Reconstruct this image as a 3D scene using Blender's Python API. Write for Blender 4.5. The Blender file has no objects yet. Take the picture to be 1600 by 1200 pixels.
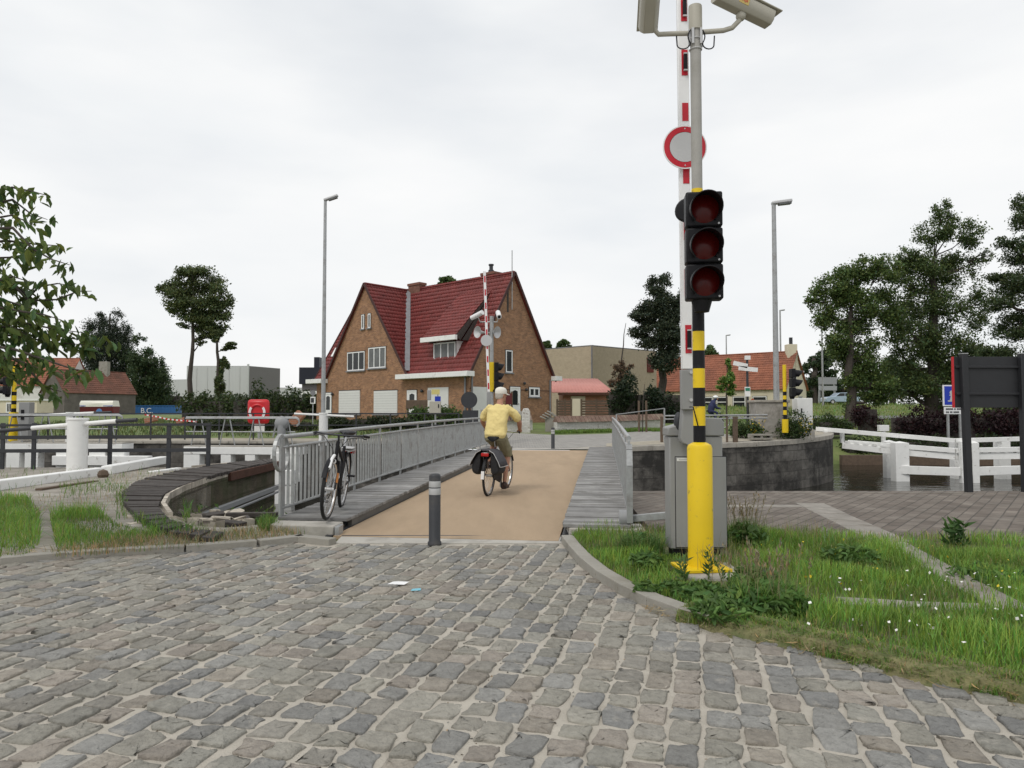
import bpy, bmesh, math, random
import numpy as np
from mathutils import Vector, Matrix
R = math.radians
random.seed(7); rng = np.random.default_rng(7)
S = bpy.context.scene
C = S.collection

# ---------------------------------------------------------------- camera, sky, sun, exposure
CAMH = 1.45; FPX = 1140.0; PITCH = math.atan(45/1140)
cd = bpy.data.cameras.new('camera'); cam = bpy.data.objects.new('camera', cd); C.objects.link(cam)
cam.location = (0, 0, CAMH); cam.rotation_euler = (R(90)+PITCH, 0, 0)
cd.sensor_width = 36; cd.lens = 36*FPX/1600; cd.clip_start = .05; cd.clip_end = 3000
S.camera = cam
S.view_settings.view_transform = 'Standard'; S.view_settings.look = 'None'
S.view_settings.exposure = 0.12; S.view_settings.gamma = 1.0
SUN_EL, SUN_AZ = 52, 215
W = bpy.data.worlds.new('World'); S.world = W; W.use_nodes = True
nt = W.node_tree; nt.nodes.clear()
def N(t, **k):
    n = nt.nodes.new(t)
    for a, b in k.items(): setattr(n, a, b)
    return n
out = N('ShaderNodeOutputWorld'); bg = N('ShaderNodeBackground'); bg.inputs[1].default_value = 0.1
sky = N('ShaderNodeTexSky', sky_type='NISHITA', sun_disc=False, sun_elevation=R(SUN_EL), sun_rotation=R(SUN_AZ), air_density=1, dust_density=2, ozone_density=1)
tc = N('ShaderNodeTexCoord'); mp = N('ShaderNodeMapping'); mp.inputs['Scale'].default_value = (1, 1, 3.2)
n1 = N('ShaderNodeTexNoise'); n1.inputs['Scale'].default_value = 1.6; n1.inputs['Detail'].default_value = 5; n1.inputs['Roughness'].default_value = .5
rp = N('ShaderNodeValToRGB'); e = rp.color_ramp.elements
e[0].position = .34; e[0].color = (.80, .80, .80, 1); e[1].position = .58; e[1].color = (.98, .98, .98, 1)
n2 = N('ShaderNodeTexNoise'); n2.inputs['Scale'].default_value = 3.0; n2.inputs['Detail'].default_value = 4
rp2 = N('ShaderNodeValToRGB'); e = rp2.color_ramp.elements
e[0].position = .3; e[0].color = (8.2, 8.4, 8.55, 1); e[1].position = .7; e[1].color = (9.1, 9.12, 9.1, 1)
mx = N('ShaderNodeMix', data_type='RGBA')
L = nt.links.new
L(tc.outputs['Generated'], mp.inputs[0]); L(mp.outputs[0], n1.inputs['Vector']); L(mp.outputs[0], n2.inputs['Vector'])
L(n1.outputs[0], rp.inputs[0]); L(n2.outputs[0], rp2.inputs[0])
L(rp.outputs[0], mx.inputs[0]); L(sky.outputs[0], mx.inputs[6]); L(rp2.outputs[0], mx.inputs[7])
L(mx.outputs[2], bg.inputs[0]); L(bg.outputs[0], out.inputs[0])
sd = bpy.data.lights.new('sun', 'SUN'); sd.energy = 1.1; sd.angle = R(18); sd.color = (1, .96, .9)
sun = bpy.data.objects.new('sun', sd); C.objects.link(sun)
az, el = R(SUN_AZ), R(SUN_EL)
sun.rotation_euler = (-Vector((math.sin(az)*math.cos(el), math.cos(az)*math.cos(el), math.sin(el)))).to_track_quat('-Z', 'Y').to_euler()

# ---------------------------------------------------------------- survey of the place: sight lines to points on the ground
def ray(px, py):
    x, u = px-800, 600-py; c, s = math.cos(PITCH), math.sin(PITCH)
    return Vector((x, FPX*c-u*s, FPX*s+u*c))
def G(px, py, z=0.0):
    d = ray(px, py); t = (z-CAMH)/d.z
    return Vector((d.x*t, d.y*t, z))
def D(px, py, Y):
    d = ray(px, py); t = Y/d.y
    return Vector((d.x*t, Y, CAMH+d.z*t))
def lerp(a, b, t): return a+(b-a)*t
V = Vector

# ---------------------------------------------------------------- materials
def mat(name, col, rough=.7, var=.15, scale=6.0, bump=0.0, bscale=40.0, metal=0.0, spec=.4, dirt=None, dscale=1.2, dpos=(.5, .7), attr=False, coords='Object', stretch=(1, 1, 1), trans=0.0, coat=0):
    m = bpy.data.materials.new(name); m.use_nodes = True; t = m.node_tree; b = t.nodes['Principled BSDF']; lk = t.links.new
    b.inputs['Roughness'].default_value = rough; b.inputs['Metallic'].default_value = metal
    b.inputs['Specular IOR Level'].default_value = spec
    if coat: b.inputs['Coat Weight'].default_value = coat; b.inputs['Coat Roughness'].default_value = .15
    tc = t.nodes.new('ShaderNodeTexCoord'); mp = t.nodes.new('ShaderNodeMapping'); mp.inputs['Scale'].default_value = stretch
    lk(tc.outputs[coords], mp.inputs[0])
    nz = t.nodes.new('ShaderNodeTexNoise'); nz.inputs['Scale'].default_value = scale; nz.inputs['Detail'].default_value = 6; nz.inputs['Roughness'].default_value = .6
    lk(mp.outputs[0], nz.inputs['Vector'])
    r = t.nodes.new('ShaderNodeMapRange'); r.inputs[1].default_value = .25; r.inputs[2].default_value = .75
    r.inputs[3].default_value = 1-var; r.inputs[4].default_value = 1+var
    lk(nz.outputs[0], r.inputs[0])
    ml = t.nodes.new('ShaderNodeVectorMath'); ml.operation = 'MULTIPLY'
    if attr:
        at = t.nodes.new('ShaderNodeAttribute'); at.attribute_name = 'Col'; lk(at.outputs[0], ml.inputs[0])
    else: ml.inputs[0].default_value = col
    lk(r.outputs[0], ml.inputs[1]); last = ml.outputs[0]
    if dirt:
        n2 = t.nodes.new('ShaderNodeTexNoise'); n2.inputs['Scale'].default_value = dscale; n2.inputs['Detail'].default_value = 8; n2.inputs['Roughness'].default_value = .65
        lk(mp.outputs[0], n2.inputs['Vector'])
        r2 = t.nodes.new('ShaderNodeMapRange'); r2.inputs[1].default_value = dpos[0]; r2.inputs[2].default_value = dpos[1]; lk(n2.outputs[0], r2.inputs[0])
        mi = t.nodes.new('ShaderNodeMix'); mi.data_type = 'RGBA'; lk(r2.outputs[0], mi.inputs[0]); lk(last, mi.inputs[6]); mi.inputs[7].default_value = (*dirt, 1)
        last = mi.outputs[2]
    lk(last, b.inputs['Base Color'])
    if bump:
        n3 = t.nodes.new('ShaderNodeTexNoise'); n3.inputs['Scale'].default_value = bscale; n3.inputs['Detail'].default_value = 5
        lk(mp.outputs[0], n3.inputs['Vector'])
        bp = t.nodes.new('ShaderNodeBump'); bp.inputs['Strength'].default_value = bump; bp.inputs['Distance'].default_value = .02
        lk(n3.outputs[0], bp.inputs['Height']); lk(bp.outputs[0], b.inputs['Normal'])
    if trans:
        o = t.nodes['Material Output']; tr = t.nodes.new('ShaderNodeBsdfTranslucent'); ms = t.nodes.new('ShaderNodeMixShader'); ms.inputs[0].default_value = trans
        lk(last, tr.inputs[0]); lk(b.outputs[0], ms.inputs[1]); lk(tr.outputs[0], ms.inputs[2]); lk(ms.outputs[0], o.inputs[0])
    return m
def brickmat(name, c1, c2, mortar, bw=.22, bh=.072, ms=.008, scale=1.0, rough=.85, var=.25, rot=0, dirt=None, dpos=(.5, .75), dscale=.5, bump=.4, offset=.5, squash=1.0, bias=0.0):
    m = bpy.data.materials.new(name); m.use_nodes = True; t = m.node_tree; b = t.nodes['Principled BSDF']; lk = t.links.new
    b.inputs['Roughness'].default_value = rough; b.inputs['Specular IOR Level'].default_value = .3
    tc = t.nodes.new('ShaderNodeTexCoord'); mp = t.nodes.new('ShaderNodeMapping'); mp.inputs['Rotation'].default_value = (0, 0, rot); lk(tc.outputs['UV'], mp.inputs[0])
    # a little wobble so that the courses are not ruled lines
    wn = t.nodes.new('ShaderNodeTexNoise'); wn.inputs['Scale'].default_value = 1.7/bw*.2; lk(mp.outputs[0], wn.inputs['Vector'])
    wm = t.nodes.new('ShaderNodeVectorMath'); wm.operation = 'MULTIPLY_ADD'; wm.inputs[1].default_value = (bw*.12, bh*.18, 0)
    lk(wn.outputs['Color'], wm.inputs[0]); lk(mp.outputs[0], wm.inputs[2])
    br = t.nodes.new('ShaderNodeTexBrick'); br.offset = offset; br.inputs['Scale'].default_value = scale; br.inputs['Brick Width'].default_value = bw; br.inputs['Row Height'].default_value = bh
    br.inputs['Mortar Size'].default_value = ms; br.inputs['Mortar Smooth'].default_value = .3; br.inputs['Bias'].default_value = bias
    br.inputs['Color1'].default_value = (*c1, 1); br.inputs['Color2'].default_value = (*c2, 1); br.inputs['Mortar'].default_value = (*mortar, 1)
    lk(wm.outputs[0], br.inputs['Vector'])
    nz = t.nodes.new('ShaderNodeTexNoise'); nz.inputs['Scale'].default_value = 2.2; nz.inputs['Detail'].default_value = 8; nz.inputs['Roughness'].default_value = .7; lk(tc.outputs['UV'], nz.inputs['Vector'])
    r = t.nodes.new('ShaderNodeMapRange'); r.inputs[1].default_value = .3; r.inputs[2].default_value = .7; r.inputs[3].default_value = 1-var; r.inputs[4].default_value = 1+var; lk(nz.outputs[0], r.inputs[0])
    ml = t.nodes.new('ShaderNodeVectorMath'); ml.operation = 'MULTIPLY'; lk(br.outputs[0], ml.inputs[0]); lk(r.outputs[0], ml.inputs[1]); last = ml.outputs[0]
    if dirt:
        n2 = t.nodes.new('ShaderNodeTexNoise'); n2.inputs['Scale'].default_value = dscale; n2.inputs['Detail'].default_value = 8; n2.inputs['Roughness'].default_value = .7; lk(tc.outputs['UV'], n2.inputs['Vector'])
        r2 = t.nodes.new('ShaderNodeMapRange'); r2.inputs[1].default_value = dpos[0]; r2.inputs[2].default_value = dpos[1]; lk(n2.outputs[0], r2.inputs[0])
        mi = t.nodes.new('ShaderNodeMix'); mi.data_type = 'RGBA'; lk(r2.outputs[0], mi.inputs[0]); lk(last, mi.inputs[6]); mi.inputs[7].default_value = (*dirt, 1); last = mi.outputs[2]
    lk(last, b.inputs['Base Color'])
    bp = t.nodes.new('ShaderNodeBump'); bp.inputs['Strength'].default_value = bump; bp.inputs['Distance'].default_value = .01; bp.invert = True
    ad = t.nodes.new('ShaderNodeMath'); ad.operation = 'MULTIPLY_ADD'; ad.inputs[1].default_value = -.5; lk(nz.outputs[0], ad.inputs[0]); lk(br.outputs['Fac'], ad.inputs[2])
    lk(ad.outputs[0], bp.inputs['Height']); lk(bp.outputs[0], b.inputs['Normal'])
    return m
M = {}
M['white'] = mat('white_paint', (.78, .78, .76), .5, .06, 3, dirt=(.42, .40, .36), dscale=2.6, dpos=(.56, .8))
M['white_old'] = mat('weathered_white_paint', (.80, .80, .78), .65, .06, 4, .15, 30, dirt=(.30, .27, .23), dscale=3.2, dpos=(.61, .74))
M['white_clean'] = mat('clean_white', (.8, .8, .8), .4, .03)
M['grey_paint'] = mat('grey_paint', (.285, .29, .295), .45, .07, 3, dirt=(.2, .2, .19), dscale=3, dpos=(.55, .8))
M['cabinet'] = mat('cabinet_grey', (.27, .272, .268), .5, .05, 2.5, dirt=(.2, .195, .185), dscale=1.8, dpos=(.55, .85))
M['galv'] = mat('galvanised_steel', (.36, .37, .37), .42, .15, 25, metal=.35, dirt=(.26, .25, .24), dscale=5)
M['darkmetal'] = mat('dark_metal', (.035, .037, .042), .5, .15)
M['black'] = mat('black_plastic', (.009, .009, .011), .5, .15, spec=.22, dirt=(.03, .03, .03), dscale=9, dpos=(.55, .8))
M['rubber'] = mat('rubber', (.018, .018, .018), .8, .2)
M['yellow'] = mat('yellow_paint', (.76, .53, .010), .45, .05, 3, dirt=(.30, .22, .05), dscale=11, dpos=(.60, .72))
M['red'] = mat('red_paint', (.55, .018, .025), .35, .06)
M['red_refl'] = mat('red_reflector', (.5, .015, .03), .35, .05)
M['lens'] = mat('dark_red_lens', (.085, .004, .003), .28, .1, spec=.25)
M['wood_grey'] = mat('weathered_planks', (.235, .23, .222), .85, .22, 3, .5, 22, stretch=(1, 1, 1), dirt=(.15, .145, .135), dscale=2.5, dpos=(.48, .7), attr=True)
M['wood_dark'] = mat('dark_tarred_planks', (.055, .047, .042), .85, .35, 8, .5, 30, dirt=(.10, .085, .075), dscale=3, dpos=(.55, .75))
M['wood_post'] = mat('brown_timber', (.12, .085, .06), .85, .25, 6, .4, 30)
M['deck'] = mat('tan_grit_surface', (.42, .31, .205), .9, .08, 1.2, .5, 260, dirt=(.35, .26, .17), dscale=1.5, dpos=(.45, .8), stretch=(1.6, .35, 1))
M['concrete'] = mat('pale_concrete', (.42, .40, .36), .85, .12, 3, .3, 60, dirt=(.26, .24, .21), dscale=2)
M['kerb'] = mat('kerb_stone', (.30, .285, .25), .85, .15, 5, .35, 50, dirt=(.2, .185, .15), dscale=2.5)
M['stone'] = brickmat('quay_masonry', (.10, .092, .082), (.155, .145, .13), (.07, .065, .058), .85, .42, .012, dirt=(.035, .033, .03), dpos=(.44, .58), dscale=.7, var=.5, bump=1.0)
M['stone_pale'] = brickmat('lock_masonry', (.42, .37, .30), (.54, .49, .41), (.24, .21, .18), .8, .45, .02, dirt=(.27, .24, .20), dpos=(.52, .66), dscale=1.6, var=.4, bump=1.0)
M['coping'] = mat('coping_stone', (.36, .335, .29), .85, .18, 4, .3, 40, dirt=(.20, .19, .165), dscale=1.4)
M['sand'] = mat('joint_sand', (.455, .42, .36), .95, .12, 5, .6, 120, dirt=(.40, .365, .31), dscale=1.6)
M['cobble'] = mat('cobble_stone', (.2, .2, .2), .78, .24, 22, 1.0, 42, attr=True, dirt=(.40, .37, .32), dscale=7, dpos=(.58, .80))
M['farcobble'] = brickmat('far_setts', (.21, .205, .20), (.29, .28, .265), (.34, .32, .285), .2, .14, .02, var=.2, dirt=(.32, .305, .27), dpos=(.5, .8))
M['quay_setts'] = brickmat('quay_setts', (.13, .108, .09), (.185, .16, .135), (.08, .07, .06), .34, .15, .010, rot=R(-52), var=.34, dirt=(.24, .22, .19), dpos=(.55, .80), dscale=1.0, bump=.5)
M['path'] = brickmat('left_paving', (.26, .235, .20), (.34, .315, .275), (.20, .18, .15), .9, .5, .02, rot=R(20), var=.3, dirt=(.22, .2, .155), dpos=(.5, .7), dscale=.8)
M['soil'] = mat('verge_soil', (.135, .115, .07), .95, .35, 3, .8, 30, dirt=(.075, .10, .03), dscale=1.2, dpos=(.4, .6))
M['grassground'] = mat('grass_ground', (.115, .155, .045), .95, .35, .8, .5, 20, dirt=(.19, .18, .075), dscale=.13, dpos=(.5, .7))
M['gravel'] = mat('sandy_path', (.36, .325, .26), .95, .2, 2, .4, 50)
M['asphalt'] = mat('asphalt', (.2, .2, .2), .9, .15, 3)
M['blade'] = mat('grass_blade', (.1, .2, .04), .6, .1, attr=True, trans=.35)
M['leaf'] = mat('leaf', (.05, .08, .02), .5, .12, 1.5, attr=True, trans=.35, spec=.3)
M['bark'] = mat('bark', (.06, .05, .042), .9, .3, 6, .6, 14)
M['brick'] = brickmat('brown_brick', (.37, .19, .098), (.235, .118, .066), (.29, .22, .16), .215, .072, .009, var=.28, dirt=(.42, .245, .135), dpos=(.6, .8), dscale=3.0)
M['brick_orange'] = brickmat('orange_brick', (.38, .16, .09), (.31, .13, .075), (.32, .25, .2), .22, .075, .009)
M['brick_beige'] = brickmat('beige_brick', (.47, .39, .28), (.42, .345, .245), (.42, .36, .28), .22, .075, .009, var=.1)
M['rooftile'] = mat('red_roof_tile', (.185, .034, .030), .5, .3, 1.6, .1, 20, dirt=(.115, .030, .026), dscale=2.2, dpos=(.5, .8))
M['rooftile_orange'] = mat('orange_roof_tile', (.33, .125, .075), .75, .28, 1.3, .1, 20, dirt=(.2, .085, .06), dscale=.6, dpos=(.48, .75))
M['rooftile_brown'] = mat('brown_roof_tile', (.21, .095, .068), .8, .25, 1.3, .1, 20, dirt=(.12, .07, .055), dscale=.6, dpos=(.48, .75))
M['pinkroof'] = mat('pink_corrugated_roof', (.52, .235, .20), .7, .08, 1.5)
M['lead'] = mat('lead_sheet', (.21, .21, .22), .55, .2, 3, metal=.2)
M['render_white'] = mat('white_render', (.70, .69, .66), .85, .06, 1.5, dirt=(.5, .48, .43), dscale=.6)
M['render_cream'] = mat('cream_render', (.66, .60, .46), .85, .05, 1.2, dirt=(.56, .5, .38), dscale=.6)
M['render_grey'] = mat('grey_render', (.125, .112, .10), .9, .22, 1.0, dirt=(.19, .17, .15), dscale=.4)
M['shutter'] = mat('roller_shutter', (.66, .66, .64), .5, .04)
M['metalclad'] = mat('pale_cladding', (.52, .53, .52), .55, .04, 1.5, stretch=(1, 1, .1))
M['metalclad_dark'] = mat('dark_cladding', (.13, .12, .118), .6, .06, 1.5)
M['navy'] = mat('navy_cladding', (.012, .014, .026), .5, .1)
M['glass'] = mat('window_glass', (.025, .028, .03), .12, .3, .8, spec=.3)
M['glass_pale'] = mat('curtained_glass', (.13, .135, .135), .2, .4, 2.5, spec=.3)
M['blue'] = mat('container_blue', (.03, .115, .30), .5, .12, 1.2)
M['signblue'] = mat('sign_blue', (.012, .04, .40), .4, .04)
M['hull_red'] = mat('hull_antifouling', (.13, .02, .022), .6, .15)
M['gel'] = mat('boat_gelcoat', (.74, .72, .64), .35, .05)
M['rust'] = mat('rusty_iron', (.085, .038, .024), .85, .3, 6, .4, 30)
M['skin'] = mat('skin', (.40, .205, .135), .55, .06, 20, spec=.35)
M['shirt'] = mat('yellow_cotton', (.72, .585, .25), .85, .05, 9, .25, 14)
M['shorts'] = mat('khaki_cotton', (.24, .225, .145), .9, .1, 10, .3, 20)
M['cap'] = mat('white_cap', (.72, .69, .62), .8, .05)
M['hair'] = mat('grey_hair', (.42, .39, .35), .8, .2, 60)
M['shoe'] = mat('brown_leather', (.045, .022, .015), .6, .2)
M['pannier'] = mat('grey_nylon', (.052, .05, .058), .75, .15, 14, .3, 30)
M['pannier_black'] = mat('black_nylon', (.016, .016, .018), .75, .2, 14, .3, 30)
M['maroon'] = mat('maroon_paint', (.10, .012, .014), .3, .05)
M['chrome'] = mat('bright_alloy', (.62, .62, .63), .25, .05, metal=.9)
M['silver'] = mat('silver_plastic', (.5, .5, .5), .4, .05, metal=.3)
M['navycloth'] = mat('navy_cloth', (.025, .03, .085), .8, .1)
M['cambody'] = mat('camera_housing', (.40, .38, .32), .5, .05)
M['redtail'] = mat('red_tail_light', (.42, .012, .012), .2, .05)
M['flowerw'] = mat('white_petal', (.75, .74, .7), .7, .05)
def watermat():
    m = bpy.data.materials.new('canal_water'); m.use_nodes = True; t = m.node_tree; b = t.nodes['Principled BSDF']; lk = t.links.new
    b.inputs['Base Color'].default_value = (.012, .012, .008, 1); b.inputs['Roughness'].default_value = .06; b.inputs['IOR'].default_value = 1.33
    tc = t.nodes.new('ShaderNodeTexCoord'); mp = t.nodes.new('ShaderNodeMapping'); mp.inputs['Scale'].default_value = (.7, 1.3, 1); lk(tc.outputs['Object'], mp.inputs[0])
    n = t.nodes.new('ShaderNodeTexNoise'); n.inputs['Scale'].default_value = 1.5; n.inputs['Detail'].default_value = 4; lk(mp.outputs[0], n.inputs['Vector'])
    bp = t.nodes.new('ShaderNodeBump'); bp.inputs['Strength'].default_value = .4; bp.inputs['Distance'].default_value = .12; lk(n.outputs[0], bp.inputs['Height']); lk(bp.outputs[0], b.inputs['Normal'])
    return m
M['water'] = watermat()

# ---------------------------------------------------------------- mesh helpers
ORG = {}
def tag(o, label=None, cat=None, group=None, kind=None):
    if label: o['label'] = label
    if cat: o['category'] = cat
    if group: o['group'] = group
    if kind: o['kind'] = kind
    return o
def thing(name, label, cat, loc=(0, 0, 0), group=None):
    o = bpy.data.objects.new(name, None); o.empty_display_size = .2; C.objects.link(o); o.location = loc
    ORG[o.name] = Vector(loc); return tag(o, label, cat, group)
def link(me, name, parent, mats):
    o = bpy.data.objects.new(name, me); C.objects.link(o)
    for m in (mats if isinstance(mats, (list, tuple)) else [mats]): me.materials.append(m)
    if parent: o.parent = parent; ORG[o.name] = ORG[parent.name]
    else: ORG[o.name] = Vector((0, 0, 0))
    return o
def auto_uv(me):
    uv = me.uv_layers.new(name='UVMap').data
    for p in me.polygons:
        n = p.normal
        u = Vector((1, 0, 0)) if abs(n.z) > .95 else Vector((0, 0, 1)).cross(n).normalized()
        w = n.cross(u) if abs(n.z) <= .95 else Vector((0, 1, 0))
        for li in p.loop_indices:
            co = me.vertices[me.loops[li].vertex_index].co
            uv[li].uv = (co.dot(u), co.dot(w))
class MB:
    def __init__(s, X=None): s.v = []; s.f = []; s.mi = []; s.sm = []; s.X = X; s.col = []
    def add(s, vs, fs, m=0, smooth=False, col=None):
        o = len(s.v)
        for p in vs:
            p = Vector(p); s.v.append(s.X @ p if s.X is not None else p); s.col.append(col or (1, 1, 1))
        for f in fs: s.f.append([i+o for i in f]); s.mi.append(m); s.sm.append(smooth)
        return s
    def box(s, c, d, Rm=None, m=0, col=None):
        c = Vector(c); x, y, z = d[0]/2, d[1]/2, d[2]/2
        vs = [Vector((a*x, b*y, e*z)) for a in (-1, 1) for b in (-1, 1) for e in (-1, 1)]
        if Rm is not None: vs = [Rm @ p for p in vs]
        return s.add([c+p for p in vs], [(0, 1, 3, 2), (4, 6, 7, 5), (0, 4, 5, 1), (2, 3, 7, 6), (0, 2, 6, 4), (1, 5, 7, 3)], m, False, col)
    def b2(s, a, b, m=0): return s.box([(a[i]+b[i])/2 for i in range(3)], [abs(b[i]-a[i]) for i in range(3)], None, m)
    def beam(s, p, q, w, h, up=(0, 0, 1), m=0, col=None):
        p, q = Vector(p), Vector(q); d = q-p; l = d.length; d.normalize(); u = Vector(up); r = d.cross(u)
        if r.length < 1e-4: r = d.cross(Vector((1, 0, 0)))
        r.normalize(); u = r.cross(d)
        return s.box((p+q)/2, (w, l, h), Matrix((r, d, u)).transposed(), m, col)
    def tube(s, pts, r, n=8, m=0, caps=True, closed=False, smooth=True, sq=1.0):
        pts = [Vector(p) for p in pts]; k = len(pts); rr = r if isinstance(r, (list, tuple)) else [r]*k
        T = []
        for i in range(k):
            a = pts[(i-1) % k] if (closed or i) else pts[0]; b = pts[(i+1) % k] if (closed or i < k-1) else pts[-1]
            T.append((b-a).normalized())
        t0 = T[0]; u = t0.cross(Vector((0, 0, 1)))
        if u.length < .1: u = t0.cross(Vector((1, 0, 0)))
        u.normalize(); vs = []
        for i in range(k):
            u = (u-T[i]*u.dot(T[i])).normalized(); w = T[i].cross(u)
            for j in range(n):
                a = 2*math.pi*j/n; vs.append(pts[i]+(u*math.cos(a)+w*math.sin(a)*sq)*rr[i])
        fs = []
        for i in range(k if closed else k-1):
            i2 = (i+1) % k
            for j in range(n): fs.append((i*n+j, i*n+(j+1) % n, i2*n+(j+1) % n, i2*n+j))
        s.add(vs, fs, m, smooth)
        if caps and not closed:
            o = len(s.v)-len(vs)
            s.f.append([o+j for j in range(n)][::-1]); s.mi.append(m); s.sm.append(False)
            s.f.append([o+(k-1)*n+j for j in range(n)]); s.mi.append(m); s.sm.append(False)
        return s
    def ring(s, c, r, tr, axis=(0, 0, 1), n=24, tn=8, m=0):
        q = Vector(axis).to_track_quat('Z', 'Y').to_matrix(); c = Vector(c)
        return s.tube([c+q @ Vector((r*math.cos(2*math.pi*i/n), r*math.sin(2*math.pi*i/n), 0)) for i in range(n)], tr, tn, m, closed=True)
    def lathe(s, prof, c, axis=(0, 0, 1), n=16, m=0, smooth=True, sy=1.0):
        q = Vector(axis).to_track_quat('Z', 'Y').to_matrix(); c = Vector(c); k = len(prof); vs = []
        for r, z in prof:
            for j in range(n):
                a = 2*math.pi*j/n; vs.append(c+q @ Vector((r*math.cos(a), r*math.sin(a)*sy, z)))
        fs = [(i*n+j, i*n+(j+1) % n, (i+1)*n+(j+1) % n, (i+1)*n+j) for i in range(k-1) for j in range(n)]
        if prof[0][0] > 1e-5: fs.append(tuple(range(n))[::-1])
        if prof[-1][0] > 1e-5: fs.append(tuple((k-1)*n+j for j in range(n)))
        return s.add(vs, fs, m, smooth)
    def cyl(s, p, q, r, n=14, m=0, r2=None):
        p, q = Vector(p), Vector(q); return s.lathe([(r, 0), (r if r2 is None else r2, (q-p).length)], p, q-p, n, m, True)
    def ball(s, c, r, sc=(1, 1, 1), n=12, m=0):
        c = Vector(c); h = n//2; vs = []; fs = []
        for i in range(h+1):
            a = math.pi*i/h
            for j in range(n):
                b = 2*math.pi*j/n; vs.append(c+Vector((r*sc[0]*math.sin(a)*math.cos(b), r*sc[1]*math.sin(a)*math.sin(b), r*sc[2]*math.cos(a))))
        for i in range(h):
            for j in range(n): fs.append((i*n+j, (i+1)*n+j, (i+1)*n+(j+1) % n, i*n+(j+1) % n))
        return s.add(vs, fs, m, True)
    def extr(s, poly, vec, m=0):
        poly = [Vector(p) for p in poly]; vec = Vector(vec); n = len(poly)
        return s.add(poly+[p+vec for p in poly], [tuple(range(n))[::-1], tuple(range(n, 2*n))]+[(i, (i+1) % n, n+(i+1) % n, n+i) for i in range(n)], m)
    def build(s, name, m, parent=None, bevel=0, recalc=True, uv=False, kind=None, smooth_angle=False, colattr=False):
        me = bpy.data.meshes.new(name); o0 = ORG[parent.name] if parent else Vector((0, 0, 0))
        me.from_pydata([p-o0 for p in s.v], [], s.f); me.update()
        me.polygons.foreach_set('material_index', s.mi); me.polygons.foreach_set('use_smooth', s.sm)
        if recalc or True:
            bm = bmesh.new(); bm.from_mesh(me); bmesh.ops.remove_doubles(bm, verts=bm.verts, dist=1e-6) if recalc == 'weld' else None
            if recalc: bmesh.ops.recalc_face_normals(bm, faces=bm.faces)
            bm.to_mesh(me); bm.free()
        me.set_sharp_from_angle(angle=R(38))
        if uv: auto_uv(me)
        if colattr:
            a = me.color_attributes.new('Col', 'FLOAT_COLOR', 'POINT')
            a.data.foreach_set('color', np.array([(*c, 1) for c in s.col], 'f').ravel())
        o = link(me, name, parent, m)
        if smooth_angle:
            for p in me.polygons: p.use_smooth = True
        if bevel:
            b = o.modifiers.new('bevel', 'BEVEL'); b.width = bevel; b.segments = 2; b.limit_method = 'ANGLE'; b.angle_limit = R(40)
        if kind: o['kind'] = kind
        return o
def np_mesh(name, vs, faces, mats, parent=None, cols=None, smooth=False, kind=None):
    """vs (n,3) array, faces (m,k) int array"""
    me = bpy.data.meshes.new(name); vs = np.asarray(vs, 'f')
    if parent: vs = vs-np.array(ORG[parent.name], 'f')
    m, k = faces.shape
    me.vertices.add(len(vs)); me.vertices.foreach_set('co', vs.ravel())
    me.loops.add(m*k); me.loops.foreach_set('vertex_index', faces.astype('i').ravel())
    me.polygons.add(m); me.polygons.foreach_set('loop_start', np.arange(0, m*k, k, dtype='i')); 
    me.update(calc_edges=True); me.validate()
    if smooth: me.polygons.foreach_set('use_smooth', np.ones(len(me.polygons), bool))
    if cols is not None:
        a = me.color_attributes.new('Col', 'FLOAT_COLOR', 'POINT'); c = np.ones((len(vs), 4), 'f'); c[:, :3] = cols; a.data.foreach_set('color', c.ravel())
    o = link(me, name, parent, mats)
    if kind: o['kind'] = kind
    return o
def unit(a): return a/np.maximum(np.linalg.norm(a, axis=1, keepdims=True), 1e-9)
def leaves(name, P, size, mats, parent=None, col=(.05, .08, .02), cvar=.35, asp=.55, up=.35, droop=0.0, kind=None, dirs=None, hue=.25, full=False):
    n = len(P); P = np.asarray(P); size = size*(.6+.8*rng.random(n))[:, None]
    d = unit(rng.normal(size=(n, 3))) if dirs is None else unit(dirs+rng.normal(size=(n, 3))*.35)
    d[:, 2] -= droop; d = unit(d)
    r = rng.normal(size=(n, 3)); r[:, 2] += 0
    nn = rng.normal(size=(n, 3)); nn[:, 2] = np.abs(nn[:, 2])+up*2
    s = unit(np.cross(d, nn)); nn = unit(np.cross(s, d))
    a = P-d*size*.5; t = P+d*size*.5; l = P+s*size*asp*.5-nn*size*.08-d*size*.05; q = P-s*size*asp*.5-nn*size*.08-d*size*.05
    K = 4
    if full:     # a rounder leaf folded along its rib
        K = 6; up_ = nn*size*.07
        r1, r2 = P-s*size*asp*.46-d*size*.2+up_, P-s*size*asp*.40+d*size*.2+up_; l1, l2 = P+s*size*asp*.46-d*size*.2+up_, P+s*size*asp*.40+d*size*.2+up_
        t = t-nn*size*.12
        vs = np.stack([a, r1, r2, t, l2, l1], 1).reshape(-1, 3); fs = (np.arange(n)[:, None, None]*6+np.array([[0, 1, 2, 3], [0, 3, 4, 5]])[None]).reshape(-1, 4)
    else: vs = np.stack([a, q, t, l], 1).reshape(-1, 3); fs = np.arange(n*4).reshape(n, 4)
    br = 1+cvar*(rng.random((n, 1))*2-1); h = rng.normal(size=(n, 1))*hue
    c = np.array(col)[None, :]*br*np.concatenate([1+h*.6, 1+h*.15, 1-h*.3], 1)
    return np_mesh(name, vs, fs, mats, parent, np.repeat(np.clip(c, .004, 1), K, 0), kind=kind)
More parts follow.
